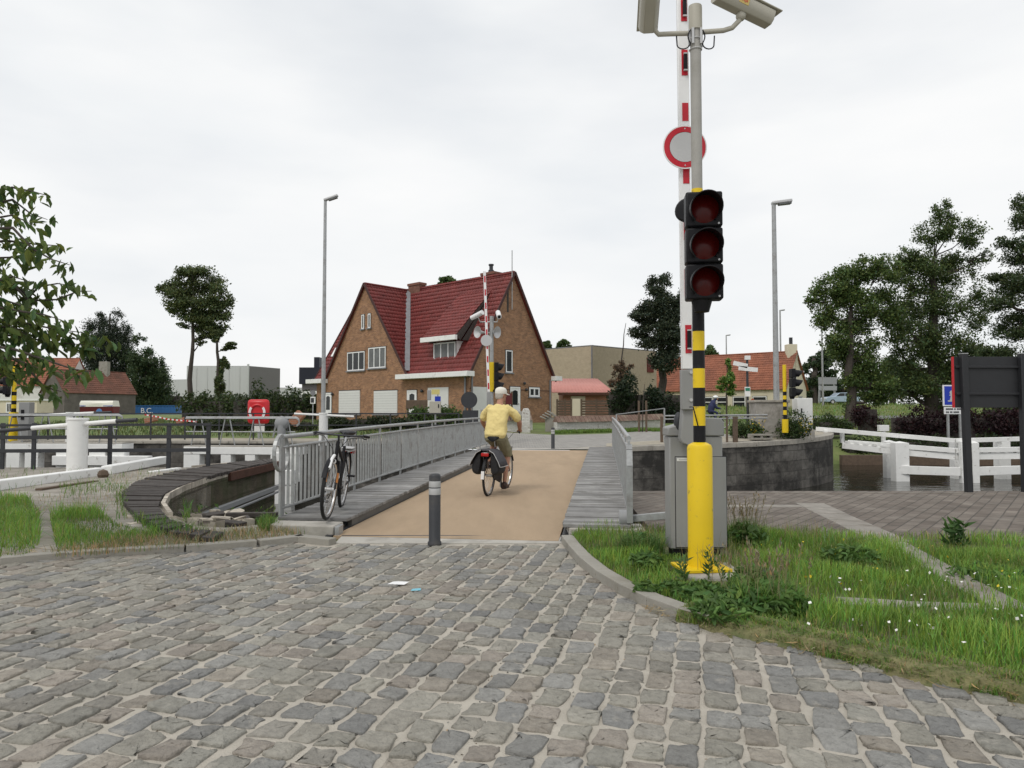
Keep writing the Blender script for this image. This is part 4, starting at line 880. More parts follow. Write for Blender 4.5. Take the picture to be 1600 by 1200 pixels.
for s in (1, -1):
    b.ball(hp(.0, s*.076, -.012), .03, (.75, .35, 1.1), 10)            # ear
    b.ball(hp(.082, s*.03, .022), .014, (.6, 1.2, .6), 8)               # brow
    loft(b, [SH[s]+V((0, -s*.03, -.03)), SH[s].lerp(EL[s], .35), EL[s]], [.048, .049, .044]); loft(b, [EL[s], EL[s].lerp(WR[s], .3), WR[s]], [.043, .044, .029])
    d_ = V((.10, -s*.03, -.015)).normalized(); pc = WR[s]+d_*.045; b.ball(pc, .042, (1.05, .95, .62), 12)
    for i in range(4):    # fingers curl round the grip
        o_ = pc+d_*.032+V((0, 0, .012)); base = o_+V((-.012*i+.02, s*(.028-.018*i)*.9, 0)); rr = (.0095, .010, .0098, .0085)[i]; ln = (.9, 1.05, 1.0, .8)[i]
        b.tube([base, base+V((.028*ln, 0, -.004)), base+V((.034*ln, 0, -.032*ln)), base+V((.010*ln, 0, -.048*ln))], [rr, rr, rr*.95, rr*.85], 7)
    b.tube([WR[s]+d_*.03+V((0, -s*.03, -.005)), WR[s]+d_*.06+V((.01, -s*.048, -.022)), WR[s]+d_*.085+V((.01, -s*.04, -.036))], [.013, .012, .010], 7)
    loft(b, [HIP[s], HIP[s].lerp(KN[s], .5), KN[s]], [.092, .078, .058]); loft(b, [KN[s], KN[s].lerp(AN[s], .28)+V((-.02, 0, 0)), KN[s].lerp(AN[s], .65)+V((-.008, 0, 0)), AN[s]], [.056, .06, .044, .034])
    loft(b, [AN[s]+V((-.03, 0, -.055)), AN[s]+V((.08, -s*-.005, -.07)), AN[s]+V((.15, 0, -.075))], [.032, .036, .026])
rem(b.build('body', M['skin'], man), .0072, 3)
b = MB(BX)
torso(b, [((-.245, 0, .955), .178, .135), ((-.25, 0, 1.02), .192, .15), ((-.215, 0, 1.10), .190, .148), ((-.18, 0, 1.22), .178, .145), ((-.135, 0, 1.34), .186, .14), ((-.095, 0, 1.44), .19, .125), ((-.065, 0, 1.505), .125, .09), ((-.045, 0, 1.535), .072, .07)], 26)
for s in (1, -1): loft(b, [SH[s]+V((-.005, -s*.03, -.015)), SH[s].lerp(EL[s], .45)+V((0, s*.01, 0)), SH[s].lerp(EL[s], .72)], [.075, .075, .077], 14)
ts = b.build('t_shirt', M['shirt'], man); rem(ts, .008, 4)
txf = bpy.data.textures.new('folds', 'CLOUDS'); txf.noise_scale = .11; txf.noise_depth = 2; dm_ = ts.modifiers.new('folds', 'DISPLACE'); dm_.texture = txf; dm_.strength = .034; dm_.mid_level = .5
b = MB(BX)
torso(b, [((-.25, 0, .915), .16, .12), ((-.245, 0, 1.0), .18, .142), ((-.225, 0, 1.06), .17, .13)], 24)
for s in (1, -1): loft(b, [HIP[s]+V((-.02, 0, -.0)), HIP[s].lerp(KN[s], .5), HIP[s].lerp(KN[s], .93)], [.112, .104, .092], 14)
sh_ = b.build('shorts', M['shorts'], man); rem(sh_, .008, 3); dm_ = sh_.modifiers.new('folds', 'DISPLACE'); dm_.texture = txf; dm_.strength = .028; dm_.mid_level = .5
for s in (1, -1):
    b = MB(BX); a = AN[s]; loft(b, [a+V((-.045, 0, -.065)), a+V((.05, 0, -.078)), a+V((.165, 0, -.083))], [.04, .043, .034]); b.box(a+V((.06, 0, -.112)), (.27, .078, .022)); b.tube([a+V((-.05, 0, -.03)), a+V((.0, 0, -.04)), a+V((.06, 0, -.045))], [.035, .042, .036], 10)
    rem(b.build('shoe', M['shoe'], man), .008, 3)
b = MB(BX); vs = []
for z, wy, dx, ox in ((-.075, .062, .04, -.05), (-.04, .078, .068, -.035), (.0, .083, .080, -.026), (.04, .084, .082, -.024), (.06, .075, .07, -.02)):
    for j in range(n_): a = 2*math.pi*j/n_; vs.append(hp(ox+dx*math.cos(a), wy*math.sin(a), z))
b.add(vs, [(i*n_+j, i*n_+(j+1) % n_, (i+1)*n_+(j+1) % n_, (i+1)*n_+j) for i in range(4) for j in range(n_)]+[tuple(range(n_))[::-1], tuple(4*n_+j for j in range(n_))], 0, True); rem(b.build('hair', M['hair'], man), .007, 2)
b = MB(BX); vs = []; cs = [(.018, .087, .108), (.05, .090, .112), (.085, .086, .107), (.115, .068, .085), (.132, .036, .045), (.137, .006, .008)]
for z, wy, dx in cs:
    for j in range(24): a = 2*math.pi*j/24; vs.append(hp(-.004+dx*math.cos(a), wy*math.sin(a), z))
b.add(vs, [(i*24+j, i*24+(j+1) % 24, (i+1)*24+(j+1) % 24, (i+1)*24+j) for i in range(5) for j in range(24)]+[tuple(range(24))[::-1], tuple(120+j for j in range(24))], 0, True)
cp = b.build('cap', M['cap'], man)
b = MB(BX); vs = []; k = 10
for i in range(k+1):
    a = lerp(-1.15, 1.15, i/k); 
    for rr, dz in ((.0, .03), (.075*math.cos(a*.9)+.002, .006)):
        vs.append(hp(-.004+.106*math.cos(a)+rr, .086*math.sin(a)+rr*.25*math.sin(a), dz+.0))
b.add(vs, [(i*2, i*2+1, i*2+3, i*2+2) for i in range(k)], 0, True); pk = b.build('peak', M['cap'], cp, recalc=False); pk.modifiers.new('th', 'SOLIDIFY').thickness = .007
b = MB(BX)
for s in (1, -1): b.ball(hp(.083, s*.03, .008), .011, (.7, 1, .8), 8)
b.build('eyes', M['white_clean'], man)
b = MB(BX); b.tube([hp(.082, -.026, -.062), hp(.088, 0, -.064), hp(.082, .026, -.062)], .005, 6); b.build('mouth', mat('lip', (.28, .09, .07), .5, .05), man)
# ================================================================ lock: gates, railings, drums (left of the bridge)
def lock_gate(label, p0, p1, zdk, legs, braces, railh=1.05):
    o = thing('lock_gate', label, 'lock gate', (p0.x, p0.y, WZ)); d = (p1-p0); L_ = d.length; d.normalize(); n = V((d.y, -d.x, 0)).normalized()
    if n.y > 0: n = -n
    at = lambda t, h=0, f=0: p0.lerp(p1, t)+V((0, 0, h-p0.z+zdk if False else h))+n*f
    P_ = lambda t, h, f=0: V((lerp(p0.x, p1.x, t), lerp(p0.y, p1.y, t), zdk+h))+n*f
    b = MB(); b.beam(P_(0, -.15, 0), P_(1, -.15, 0), .75, .27); b.build('walkway_beam', M['white_old'], o, bevel=.015)
    b = MB(); b.beam(P_(0, .005, .02), P_(1, .005, .02), .68, .03); b.build('walkway_top', M['coping'], o)
    for t, w in legs:
        b = MB(); b.beam(P_(t, -.29, .18), P_(t, -1.25, .18), w, .36, up=n); b.build('stile', M['white_old'], o, bevel=.012)
    b = MB(); b.beam(P_(0, -1.55, .05), P_(1, -1.55, .05), .34, .62); b.build('gate_leaf', M['wood_dark'], o)
    b = MB(); b.beam(P_(0, -1.1, .22), P_(1, -1.1, .22), .10, .28); b.build('rubbing_strake', M['white_old'], o, bevel=.012)
    ra = MB()
    for h in (railh, railh*.96): ra.tube([P_(.01, h, .30 if h == railh else .34), P_(.97, h, .30 if h == railh else .34), P_(.99, h-.06, .32), P_(.995, h-.2, .32), P_(.975, h-.28, .32)], .026, 8)
    ra.tube([P_(.01, railh*.5, .3), P_(.96, railh*.5, .3)], .022, 8); r_ = ra.build('railing', M['galv'], o)
    for i in range(braces):
        t = (i+.5)/braces; w = .30/braces
        for s in (-1, 1):
            b = MB(); b.tube([P_(t+s*w*.25, railh-.02, .31), P_(t+s*w*.9, .02, .31)], .022, 7); b.build('railing_stay', M['galv'], r_)
    return o, P_
p0, p1 = D(296, 697, 26.9), D(474, 697, 26.3)
gB, PB = lock_gate('white lock gate walkway on stilts below the red lifebuoy cabinet', p0, p1, .24, [(.07, .62), (.37, .38), (.58, .38), (.80, .38), (.93, .5)], 4)
b = MB(); h0 = D(440, 752, 25.6); b.b2((h0.x-.42, h0.y-.25, -1.05), (h0.x+.42, h0.y+.3, -.55)); b.extr([(h0.x-.42, h0.y-.22, -1.06), (h0.x+.42, h0.y-.22, -1.06), (h0.x+.42, h0.y-.22, -1.75), (h0.x-.2, h0.y-.22, -1.75)], (0, .4, 0)); b.b2((h0.x-.32, h0.y-.2, -.55), (h0.x+.12, h0.y+.2, .06)); b.build('gate_heel', M['white_old'], gB, bevel=.015)
b = MB(); c = D(440, 668, 26.0); b.ball(c+V((0, 0, .15)), .26, (1, .6, 1.0)); b.beam(c+V((-.2, 0, .1)), c+V((-.3, 0, -.35)), .05, .05); b.cyl(c+V((0, 0, -.65)), c+V((0, 0, .1)), .15, 12); b.build('winding_gear', M['grey_paint'], gB)
p0, p1 = D(-40, 692, 27.2), D(200, 692, 26.9)
gA, PA = lock_gate('white lock gate walkway behind the tall white drum', p0, p1, .34, [(.17, .5), (.30, .5), (.42, .5), (.62, .5), (.84, .6), (.96, .6)], 5)
b = MB(); b.beam(PA(.57, -.62, .36), PA(1.18, -.62, .36), .3, .34); b.build('timber_waling', M['white_old'], gA, bevel=.015)
# drums with push bars
def drum(label, px, ybase, ytop, Y, wpx, bars, m='white', group='white winding drums by the lock'):
    c = D(px, ybase, Y); zt = D(px, ytop, Y).z; r = wpx/2*Y/1140; zb_ = c.z
    o = thing('winding_drum', label, 'winding drum', (c.x, Y, zb_), group); b = MB()
    b.lathe([(r*1.02, zb_-.15), (r*1.02, zb_+.05), (r, zb_+.08), (r, zt-.06), (r*1.06, zt-.05), (r*1.06, zt-.01), (r*.98, zt), (0, zt)], (c.x, Y, 0), n=26); b.build('drum', M[m], o)
    for (xa, ya, xb, yb, rr, dark) in bars:
        a, e = D(xa, ya, Y-.05), D(xb, yb, Y-.05); b = MB(); b.tube([a, e], rr, 10); bb_ = b.build('push_bar', M[m], o)
        for (p, q) in dark:
            b = MB(); b.tube([D(*p, Y-.05), D(*q, Y-.05)], rr*.9, 10); b.build('bar_grip', M['darkmetal'], bb_)
    return o
drum('tall white drum with black ended push bar standing by the paved left bank', 120, 738, 653, 17.5, 29, [(50, 669, 182, 658, .055, [((-10, 674), (50, 669)), ((182, 658), (214, 656))])])
drum('white drum behind the tall one, its push bar higher up', 110, 690, 644, 27.5, 14, [(72, 648.5, 147, 645, .05, [((20, 651), (72, 648.5)), ((147, 645), (174, 644))])])
drum('short white drum with a pale push bar at the foot of the left lamp post', 505, 690, 645, 28.6, 13.5, [(460, 646.5, 553, 651, .045, [])])
# dark railing on the left bank
o = thing('bank_railing', 'dark flat bar railing along the left bank in front of the lock gates', 'railing', D(120, 730, 19.3))
xs_ = [-60, 3, 52, 171, 263, 325]; RY = 18.2
for x in xs_:
    a = D(x, 733, RY); b = MB(); b.beam(V((a.x, RY, .05)), V((a.x, RY, D(x, 661, RY).z)), .10, .05, up=(0, 1, 0)); b.build('post', M['darkmetal'], o, bevel=.006)
for y in (664, 683, 704):
    b = MB(); b.beam(D(-60, y+1, RY-.03), D(329, y-1.0, RY-.03), .02, .09 if y > 670 else .06); b.build('rail', M['darkmetal'], o)
# thin dark rail that runs along the far lock side in front of the house
o = thing('lockside_railing', 'thin dark railing of two rails along the far lock side before the brick house', 'railing', D(600, 690, 30.2))
def lsz(x): return zf(x, 30.2)
X0, X1 = -22, -2.2; k = 14
for i in range(k+1):
    x = lerp(X0, X1, i/k); b = MB(); b.beam(V((x, 30.2, lsz(x)-.02)), V((x, 30.2, lsz(x)+1.1)), .05, .05, up=(0, 1, 0)); b.build('post', M['darkmetal'], o)
for h in (1.1, .62):
    b = MB(); b.beam(V((X0, 30.2, lsz(X0)+h)), V((X1, 30.2, lsz(X1)+h)), .035, .05); b.build('rail', M['darkmetal'], o)
# white balance beam lying on the left bank
o = thing('balance_beam', 'long white timber beam lying on the left bank with a broken end', 'beam', G(150, 745, 0))
def bp(px, py, z): p = G(px, py, .06); return V((p.x, p.y, z))
a, e = bp(-60, 772, .13), bp(157, 742, .13)
b = MB(); b.beam(a, e, .24, .19); b.build('near_length', M['white_old'], o, bevel=.02)
a, e = bp(166, 741, .15), bp(256, 725, .17); b = MB(); b.beam(a, e, .24, .20); b.build('far_length', M['white_old'], o, bevel=.02)
b = MB(); a = bp(161, 746, .12); b.ball(a, .13, (.9, 1.0, .9), 9); b.build('rotten_joint', M['wood_post'], o)
b = MB(); a, e = bp(60, 765, .05), bp(150, 752, .05); b.beam(a, e, .12, .06); b.build('bearing_timber', M['wood_post'], o)
b = MB(); a, e = bp(235, 737, .03), bp(280, 733, .06); b.beam(a, e, .16, .08); tag(b.build('timber_plank', M['white_old'], bevel=.01), 'short white plank lying at the end of the long white beam', 'plank')
# lifebuoy cabinet
LY = 30.8; c = D(404, 643, LY); o = thing('lifebuoy_cabinet', 'red plastic lifebuoy cabinet on a post by the lock', 'lifebuoy', (c.x, LY, zf(c.x, LY)))
w, hh = 34*LY/1140, 38*LY/1140
b = MB(); b.box(c, (w, .26, hh)); b.build('case', M['red'], o, bevel=.13)
b = MB(); q = V((c.x, LY-.13, c.z-.02)); vs = []
for i in range(33):
    a = 2*math.pi*i/32; vs.append(q+V((.30*math.cos(a), -.01, .30*math.sin(a))))
b.tube(vs[:-1], .055, 8, closed=True); rg = b.build('ring_relief', M['red'], o)
for s in (0, math.pi):
    b = MB(); vs = []
    for i in range(13):
        a = s-R(38)+R(76)*i/12
        for rr in (.255, .355): vs.append(q+V((rr*math.cos(a), -.064, rr*math.sin(a))))
    b.add(vs, [(i*2, i*2+1, i*2+3, i*2+2) for i in range(12)]); b.build('white_band', M['white_clean'], rg)
b = MB(); b.box((c.x, LY+.02, c.z-hh/2-.16), (.5, .06, .3)); b.build('notice_plate', M['white'], o)
b = MB(); b.beam((c.x, LY+.1, zf(c.x, LY)-.1), (c.x, LY+.1, c.z), .09, .09, up=(0, 1, 0)); b.build('post', M['galv'], o)
# striped tape fluttering between two low sandstone blocks
def stone(px, py, Y, w, h, tilt, label):
    c = D(px, py, Y); b = MB(); b.box(c, (w, .35, h), Matrix.Rotation(R(tilt), 3, 'Y')); tag(b.build('stone_block', M['brick_orange'], uv=True, bevel=.03), label, 'block', 'tilted sandstone blocks by the lock')
stone(236, 656, 31.5, .45, .22, -18, 'tilted sandstone block under the red and white tape, near the blue container'); stone(286, 657, 31.5, .5, .2, -20, 'tilted sandstone block at the end of the tape beside the thin tree trunk'); stone(464, 654, 31, .38, .62, 40, 'tilted sandstone block next to the red cabinet and short drum')
b = MB(); pts = [D(x, y, 30.9) for x, y in ((226, 648), (245, 651), (262, 655), (285, 657), (308, 659))]; k = 26
pp = resamp(pts, k)
for i in range(k-1): b.beam(pp[i], pp[i+1], .01, .055, m=i % 2)
tag(b.build('barrier_tape', [M['red'], M['white_clean']]), 'red and white striped tape strung above the lock side', 'tape')
b = MB(); c = D(99, 655, 28.4)
# lamp posts
def lamp(label, px, ybase, ytop, Y, wpx, headpx, side, group, tip=None):
    a = D(px, ybase, Y); zt = D(px, ytop, Y).z; r = wpx/2*Y/1140; o = thing('lamp_post', label, 'lamp post', (a.x, Y, zf(a.x, Y)), group)
    b = MB(); z0 = zf(a.x, Y)-.05; b.lathe([(r*1.15, z0), (r, z0+2.5), (r*.72, zt)], (a.x, Y, 0), n=12); b.build('mast', M['galv'], o)
    s = Y/1140; h = MB(); hp_ = V((a.x, Y, zt)); w = headpx*s
    q = V((side, 0, .12)).normalized(); h.beam(hp_-q*.1*w+V((0, 0, .02)), hp_+q*w*.95+V((0, 0, .03)), w*.34, w*.17); hd = h.build('lamp_head', M['silver'], o, bevel=w*.05)
    h = MB(); h.beam(hp_+q*w*.25-V((0, 0, w*.09)), hp_+q*w*.92-V((0, 0, w*.09)), w*.28, w*.1); h.build('lamp_cover', M['glass_pale'], hd, bevel=w*.03)
    return o
lamp('tall galvanised lamp post rising from the short white drum', 504.5, 690, 313, 29.0, 6.6, 22, .35, 'tall lamp posts')
lamp('tall galvanised lamp post behind the stained concrete block', 1214, 676, 318, 31.6, 9, 30, 1, 'tall lamp posts')
lamp('slim distant lamp post between the tall lamp and the trees', 1221, 640, 485, 95, 3.2, 8, 1, 'tall lamp posts')
lamp('slim distant lamp post over the roof of the cream house', 1136, 640, 524, 100, 2.4, 7, 1, 'tall lamp posts')

# ================================================================ far end of the bridge: second barrier and signals
FY = 27.6; fz = lambda x, Y: zf(x, Y)
def FD(px, py, Y=FY): return D(px, py, Y)
o = thing('barrier_boom', 'thin distant boom with red and white stripes raised before the brick house', 'barrier boom', (FD(761, 690).x, FY, fz(0, FY)))
pt, pb = FD(757, 424), FD(763.5, 612); b = MB(); k = 20
b.beam(pb, pb.lerp(pt, .97), .095, .05, up=(0, 1, 0)); b.beam(pb.lerp(pt, .965), pt, .10, .07, up=(0, 1, 0)); b.build('boom_pole', M['white_clean'], o)
for i in range(9): b = MB(); t = .02+i*.111; b.beam(pb.lerp(pt, t)+V((.005, -.028, 0)), pb.lerp(pt, t+.052)+V((.005, -.028, 0)), .055, .006, up=(0, 1, 0)); b.build('red_patch', M['red_refl'], o)
b = MB(); c = FD(765, 655); b.b2((c.x-.35, FY+.1, fz(0, FY)), (c.x+.35, FY+.5, fz(0, FY)+1.35)); b.beam(pb-V((0, 0, .6)), pb, .14, .1, up=(0, 1, 0)); b.build('machine_housing', M['cabinet'], o, bevel=.03)
SY = 28.4; a = FD(768, 690, SY); o = thing('signal_pole', 'distant grey pole with loudspeakers and cameras behind the rider', 'pole', (a.x, SY, fz(0, SY)))
b = MB(); b.lathe([(.075, fz(0, SY)), (.075, FD(0, 494, SY).z)], (a.x, SY, 0), n=12); b.build('shaft', M['galv'], o)
b = MB(); b.b2((a.x-.09, SY-.09, FD(0, 612, SY).z), (a.x+.09, SY+.09, FD(0, 566, SY).z)); b.build('yellow_sleeve', M['yellow'], o)
for px, ax, lab in ((749, (-.75, -.65, 0), 'grey horn loudspeaker facing the bridge, on the camera pole'), (774, (.75, -.55, -.1), 'grey horn loudspeaker facing the water, on the camera pole')):
    c = FD(px, 519, SY); h = thing('loudspeaker', lab, 'loudspeaker', c, 'horn loudspeakers on the far signal pole'); b = MB(); b.lathe([(.04, -.25), (.06, -.1), (.12, .0), (.20, .08), (.235, .10), (.20, .085), (.05, -.05), (0, -.06)], c, axis=ax, n=18); b.build('horn', M['silver'], h); b = MB(); b.beam(c, (a.x, SY, c.z-.02), .05, .05); b.build('bracket', M['galv'], h)
for i, (pa, pb_, lab) in enumerate((((737, 497), (754, 488), 'white tube camera seen from the side on the far pole'), ((778, 488), (780, 495), 'white tube camera pointing at the bridge on the far pole'))):
    o2 = thing('traffic_camera', lab, 'camera', FD(*pa, SY), 'cameras on the far signal pole'); c0, c1 = FD(*pa, SY-.05), FD(*pb_, SY-.4)
    b = MB(); b.cyl(c0, c1, .095, 14); b.build('housing', M['white_clean'], o2)
    if i: b = MB(); b.cyl(c1, c1+(c1-c0).normalized()*.02, .06, 12); b.build('lens', M['black'], o2)
    b = MB(); m_ = c0.lerp(c1, .5); b.tube([V((a.x, SY, FD(0, 503, SY).z)), V((lerp(a.x, m_.x, .8), SY, FD(0, 503, SY).z)), m_], .025, 8); b.build('arm', M['silver'], o2)
c = FD(760, 532, FY-.05); o = thing('no_entry_sign', 'round pale sign on the distant striped boom', 'traffic sign', c); b = MB(); b.lathe([(0, 0), (.215, 0), (.215, .012), (0, .012)], c, axis=(0, -1, 0), n=28); b.build('sign_plate', M['silver'], o)
signal_head('traffic_light', 'black signal head behind the man in yellow, against the brick gable', FD(775, 588, SY-.15), .36, R(100), n=3)
# back of a round sign over a dark box
c = FD(733, 625, 27.9); o = thing('road_sign', 'back of a round dark sign beside the rider, above the bridge railing', 'traffic sign', (c.x, 27.9, fz(0, 27.9)))
b = MB(); b.lathe([(0, -.012), (.315, -.012), (.315, .012), (0, .012)], c, axis=(0, -1, 0), n=30); b.build('sign_plate', M['darkmetal'], o)
b = MB(); b.beam((c.x, 27.93, c.z+.2), (c.x, 27.93, fz(0, 28)), .07, .05, up=(0, 1, 0)); b.build('post', M['darkmetal'], o)
b = MB(); b.box((c.x+.05, 27.9, c.z-.62), (.6, .03, .45)); b.build('lower_plate', M['darkmetal'], o)
# grey post with control box before the house (px 680)
o = thing('control_box', 'khaki grey control box on a post in front of the white house panel', 'box', FD(680, 660, 36)); c = FD(680, 637, 36)
b = MB(); b.box(c, (.55, .3, .62)); b.build('case', M['cambody'], o, bevel=.02); b = MB(); b.box(c+V((.18, -.155, .08)), (.05, .02, .18)); b.build('slot', M['black'], o)
b = MB(); b.beam(c+V((0, .1, .2)), V((c.x, 36.1, zf(0, 36)-.05)), .08, .08, up=(0, 1, 0)); b.build('post', M['galv'], o); b = MB(); b.box(c+V((-.30, 0, .62)), (.18, .2, .5)); b.build('side_case', M['grey_paint'], o, bevel=.02)
c = FD(684, 630, 40); o = thing('road_sign', 'small blue and yellow sign plate in front of the white house panel', 'traffic sign', (c.x, 40, zf(0, 40))); b = MB(); b.box(c+V((0, 0, 0)), (.32, .03, .75)); b.build('blue_plate', M['signblue'], o); b = MB(); b.box(c+V((-.12, 0, .62)), (.45, .03, .28)); b.build('yellow_plate', mat('pale_yellow', (.6, .52, .2), .5, .05), o); b = MB(); b.beam(c+V((0, .04, .7)), V((c.x, 40.04, zf(0, 40))), .06, .06, up=(0, 1, 0)); b.build('post', M['galv'], o)
# dark brown twin boards by the gable door
o = thing('notice_board', 'tall dark brown board on two posts in front of the gable door', 'notice board', FD(796, 640, 40)); c = FD(795, 626, 40)
for dx in (-.12, .16): b = MB(); b.beam(c+V((dx, 0, .5)), V((c.x+dx, 40, zf(0, 40)-.05)), .12, .10, up=(0, 1, 0)); b.build('post', M['wood_post'], o)
b = MB(); b.box(c+V((.0, -.06, .1)), (.34, .04, .6)); b.build('board', M['maroon'], o)
b = MB(); c = FD(651, 632, 41); o = thing('notice_board', 'low brown timber board with rounded corners near the house entrance', 'notice board', (c.x, 41, zf(0, 41))); b.box(c, (1.2, .06, .5)); b.build('board', M['wood_post'], o, bevel=.02); b = MB(); b.beam(c+V((-.5, .05, 0)), V((c.x-.5, 41.05, zf(0, 41))), .1, .1, up=(0, 1, 0)); b.build('post', M['wood_post'], o)

# ================================================================ right side: landing, jetty, signs
IY = 13.55 if False else 12.75
o = thing('information_board', 'dark grey back of a large information board on posts at the quay edge', 'information board', G(1514, 776, .03))
tops = {}
for pxb, pxt in ((1514, 1505), (1603, 1597)):
    a = D(pxb, 776, IY); t_ = D(pxt, 553, IY); b = MB(); b.beam(V((a.x, IY, .02)), V((t_.x, IY, t_.z)), .105, .10, up=(0, 1, 0)); p_ = b.build('post', mat('anthracite', (.022, .023, .026), .55, .1), o, bevel=.006); tops[pxb] = t_
    b = MB(); b.b2((t_.x-.058, IY-.055, t_.z-.003), (t_.x+.058, IY+.055, t_.z+.012)); b.build('post_cap', M['galv'], p_)
bt, bb_ = D(1500, 557, IY).z, D(1500, 637, IY).z; xl = D(1494, 600, IY).x; xr = D(1620, 600, IY).x
b = MB(); b.b2((xl, IY+.055, bb_), (xr, IY+.10, bt)); b.build('panel', bpy.data.materials['anthracite'], o, bevel=.004)
b = MB(); b.b2((xl-.012, IY+.05, bb_), (xl+.0, IY+.11, bt)); b.build('red_edge', M['red'], o)
for y in (573, 615): z = D(0, y, IY).z; b = MB(); b.b2((xl+.02, IY+.02, z-.02), (xr, IY+.054, z+.02)); b.build('rail', bpy.data.materials['anthracite'], o, bevel=.004)
# mooring sign
MY = 45.5; c = D(1487, 618, MY); s = MY/1140; o = thing('mooring_sign', 'blue sign with a pale bollard symbol beyond the white jetty', 'traffic sign', (c.x, MY, zf(30, MY)))
b = MB(); b.box(c, (28*s, .05, 33*s)); b.build('sign_plate', M['white_clean'], o); b = MB(); b.box(c+V((.03, -.03, 0)), (25*s, .02, 29*s)); b.build('blue_field', M['signblue'], o)
b = MB(); z = c.z; y = MY-.045
b.extr([(c.x+x*s, y, z+h*s) for x, h in ((-7, -9.5), (7, -9.5), (7, -7.5), (4, -7.5), (2.2, -1), (2.6, -.4), (4.2, -.4), (4.2, 1.4), (2.6, 1.4), (3.6, 3), (4, 5), (2.6, 7.4), (0, 8.2), (-2.6, 7.4), (-4, 5), (-3.6, 3), (-2.6, 1.4), (-4.2, 1.4), (-4.2, -.4), (-2.6, -.4), (-2.2, -1), (-4, -7.5), (-7, -7.5))], (0, -.008, 0)); b.build('bollard_symbol', M['silver'], o)
c2 = D(1490.5, 641.5, MY); b = MB(); b.box(c2, (31*s, .05, 11*s)); pl = b.build('text_plate', M['white_clean'], o)
for row, words in ((1, (9, 2, 7)), (-1, (4, 3, 7))):
    x = c2.x-13*s; b = MB()
    for n_ in words:
        for i in range(n_): b.b2((x, MY-.034, c2.z+row*2.4*s-1.5*s), (x+.95*s, MY-.026, c2.z+row*2.4*s+1.3*s)); x += 1.3*s
        x += 1.4*s
    b.build('plate_lines', M['darkmetal'], pl)
for dx in (-9, 10): b = MB(); b.beam(c2+V((dx*s, .05, 0)), V((c2.x+dx*s, MY+.05, zf(30, MY)-.8)), .12, .12, up=(0, 1, 0)); b.build('post', M['galv'], o)
# white jetty
o = thing('jetty', 'white timber guide jetty with rails standing in the canal', 'jetty', D(1407, 750, 33.9))
A_, B_, C_, E_ = D(1277, 681, 36.0), D(1407, 694, 33.9), D(1492, 702, 33.2), D(1700, 697, 33.4)
def path(dz, pts=(A_, B_, C_, E_), dy=0): return [p+V((0, dy, dz)) for p in pts]
def pl(name, pts, w, h, m='white_old'):
    b = MB()
    for p, q in zip(pts[:-1], pts[1:]): b.beam(p, q, w, h)
    return b.build(name, M[m], o, bevel=.012)
top = [D(1275, 670, 36.0), D(1405, 681, 34.2), D(1492, 688.5, 33.2), D(1700, 683, 33.4)]; pl('top_rail', top, .18, .20)
mid = [D(1325, 691, 35.3), D(1400, 697, 34.2), D(1492, 704, 33.2), D(1700, 700, 33.4)]; pl('waling', mid, .25, .22)
low = [D(1316, 696, 35.3), D(1400, 706, 34.2), D(1492, 713.5, 33.25), D(1700, 711, 33.4)]; pl('lower_waling', low, .20, .28)
m_ = MB()
for p, q in zip(low[:-1], low[1:]):
    L_ = (q-p).length; k = int(L_/.38)
    for i in range(k): c = p.lerp(q, (i+.5)/k)+V((0, -.11, .20)); d = (q-p).normalized(); m_.beam(c-d*.11, c+d*.11, .04, .09)
m_.build('spacer_blocks', M['white'], o)
fen = [D(1407, 734, 33.7), D(1500, 737, 33.0), D(1700, 731, 33.2)]; pl('fender_rail', fen, .22, .38)
for px, y0, y1, Y, w in ((1405.5, 692, 753, 33.85, .62), (1389, 690, 748, 35.6, .46), (1505, 690, 752, 32.95, .30), (1522, 692, 752, 33.0, .30), (1496, 690, 750, 35.2, .55), (1565, 690, 750, 35, .55), (1640, 690, 752, 33, .4)):
    a = D(px, y0, Y); b = MB(); b.beam(a, V((a.x, a.y, WZ-.6)), w, w*.8, up=(0, 1, 0)); b.add([a+V((-w/2, -w*.4, 0)), a+V((w/2, -w*.4, 0)), a+V((w/2, w*.4, 0)), a+V((-w/2, w*.4, 0)), a+V((0, 0, .08))], [(0, 1, 4), (1, 2, 4), (2, 3, 4), (3, 0, 4)]); b.build('pile', M['white_old'], o, bevel=.01)
for px in (1290, 1316): a = D(px, 672, 35.7); e = D(px, 692, 35.7); b = MB(); b.beam(a, e, .16, .16, up=(0, 1, 0)); b.build('rail_post', M['white_old'], o, bevel=.01)
for px in (1495, 1560, 1640): a = D(px, 686, 33.5); e = D(px, 700, 33.5); b = MB(); b.beam(a, e, .2, .16, up=(0, 1, 0)); b.build('rail_post', M['white_old'], o, bevel=.01)
b = MB(); c = D(1380, 669, 44.5); b.box(c, (.6, .3, .38)); b.beam(c, c-V((0, 0, .9)), .2, .2, up=(0, 1, 0)); tag(b.build('meter_box', M['white'], bevel=.02), 'small pale box on a post behind the white jetty', 'box')
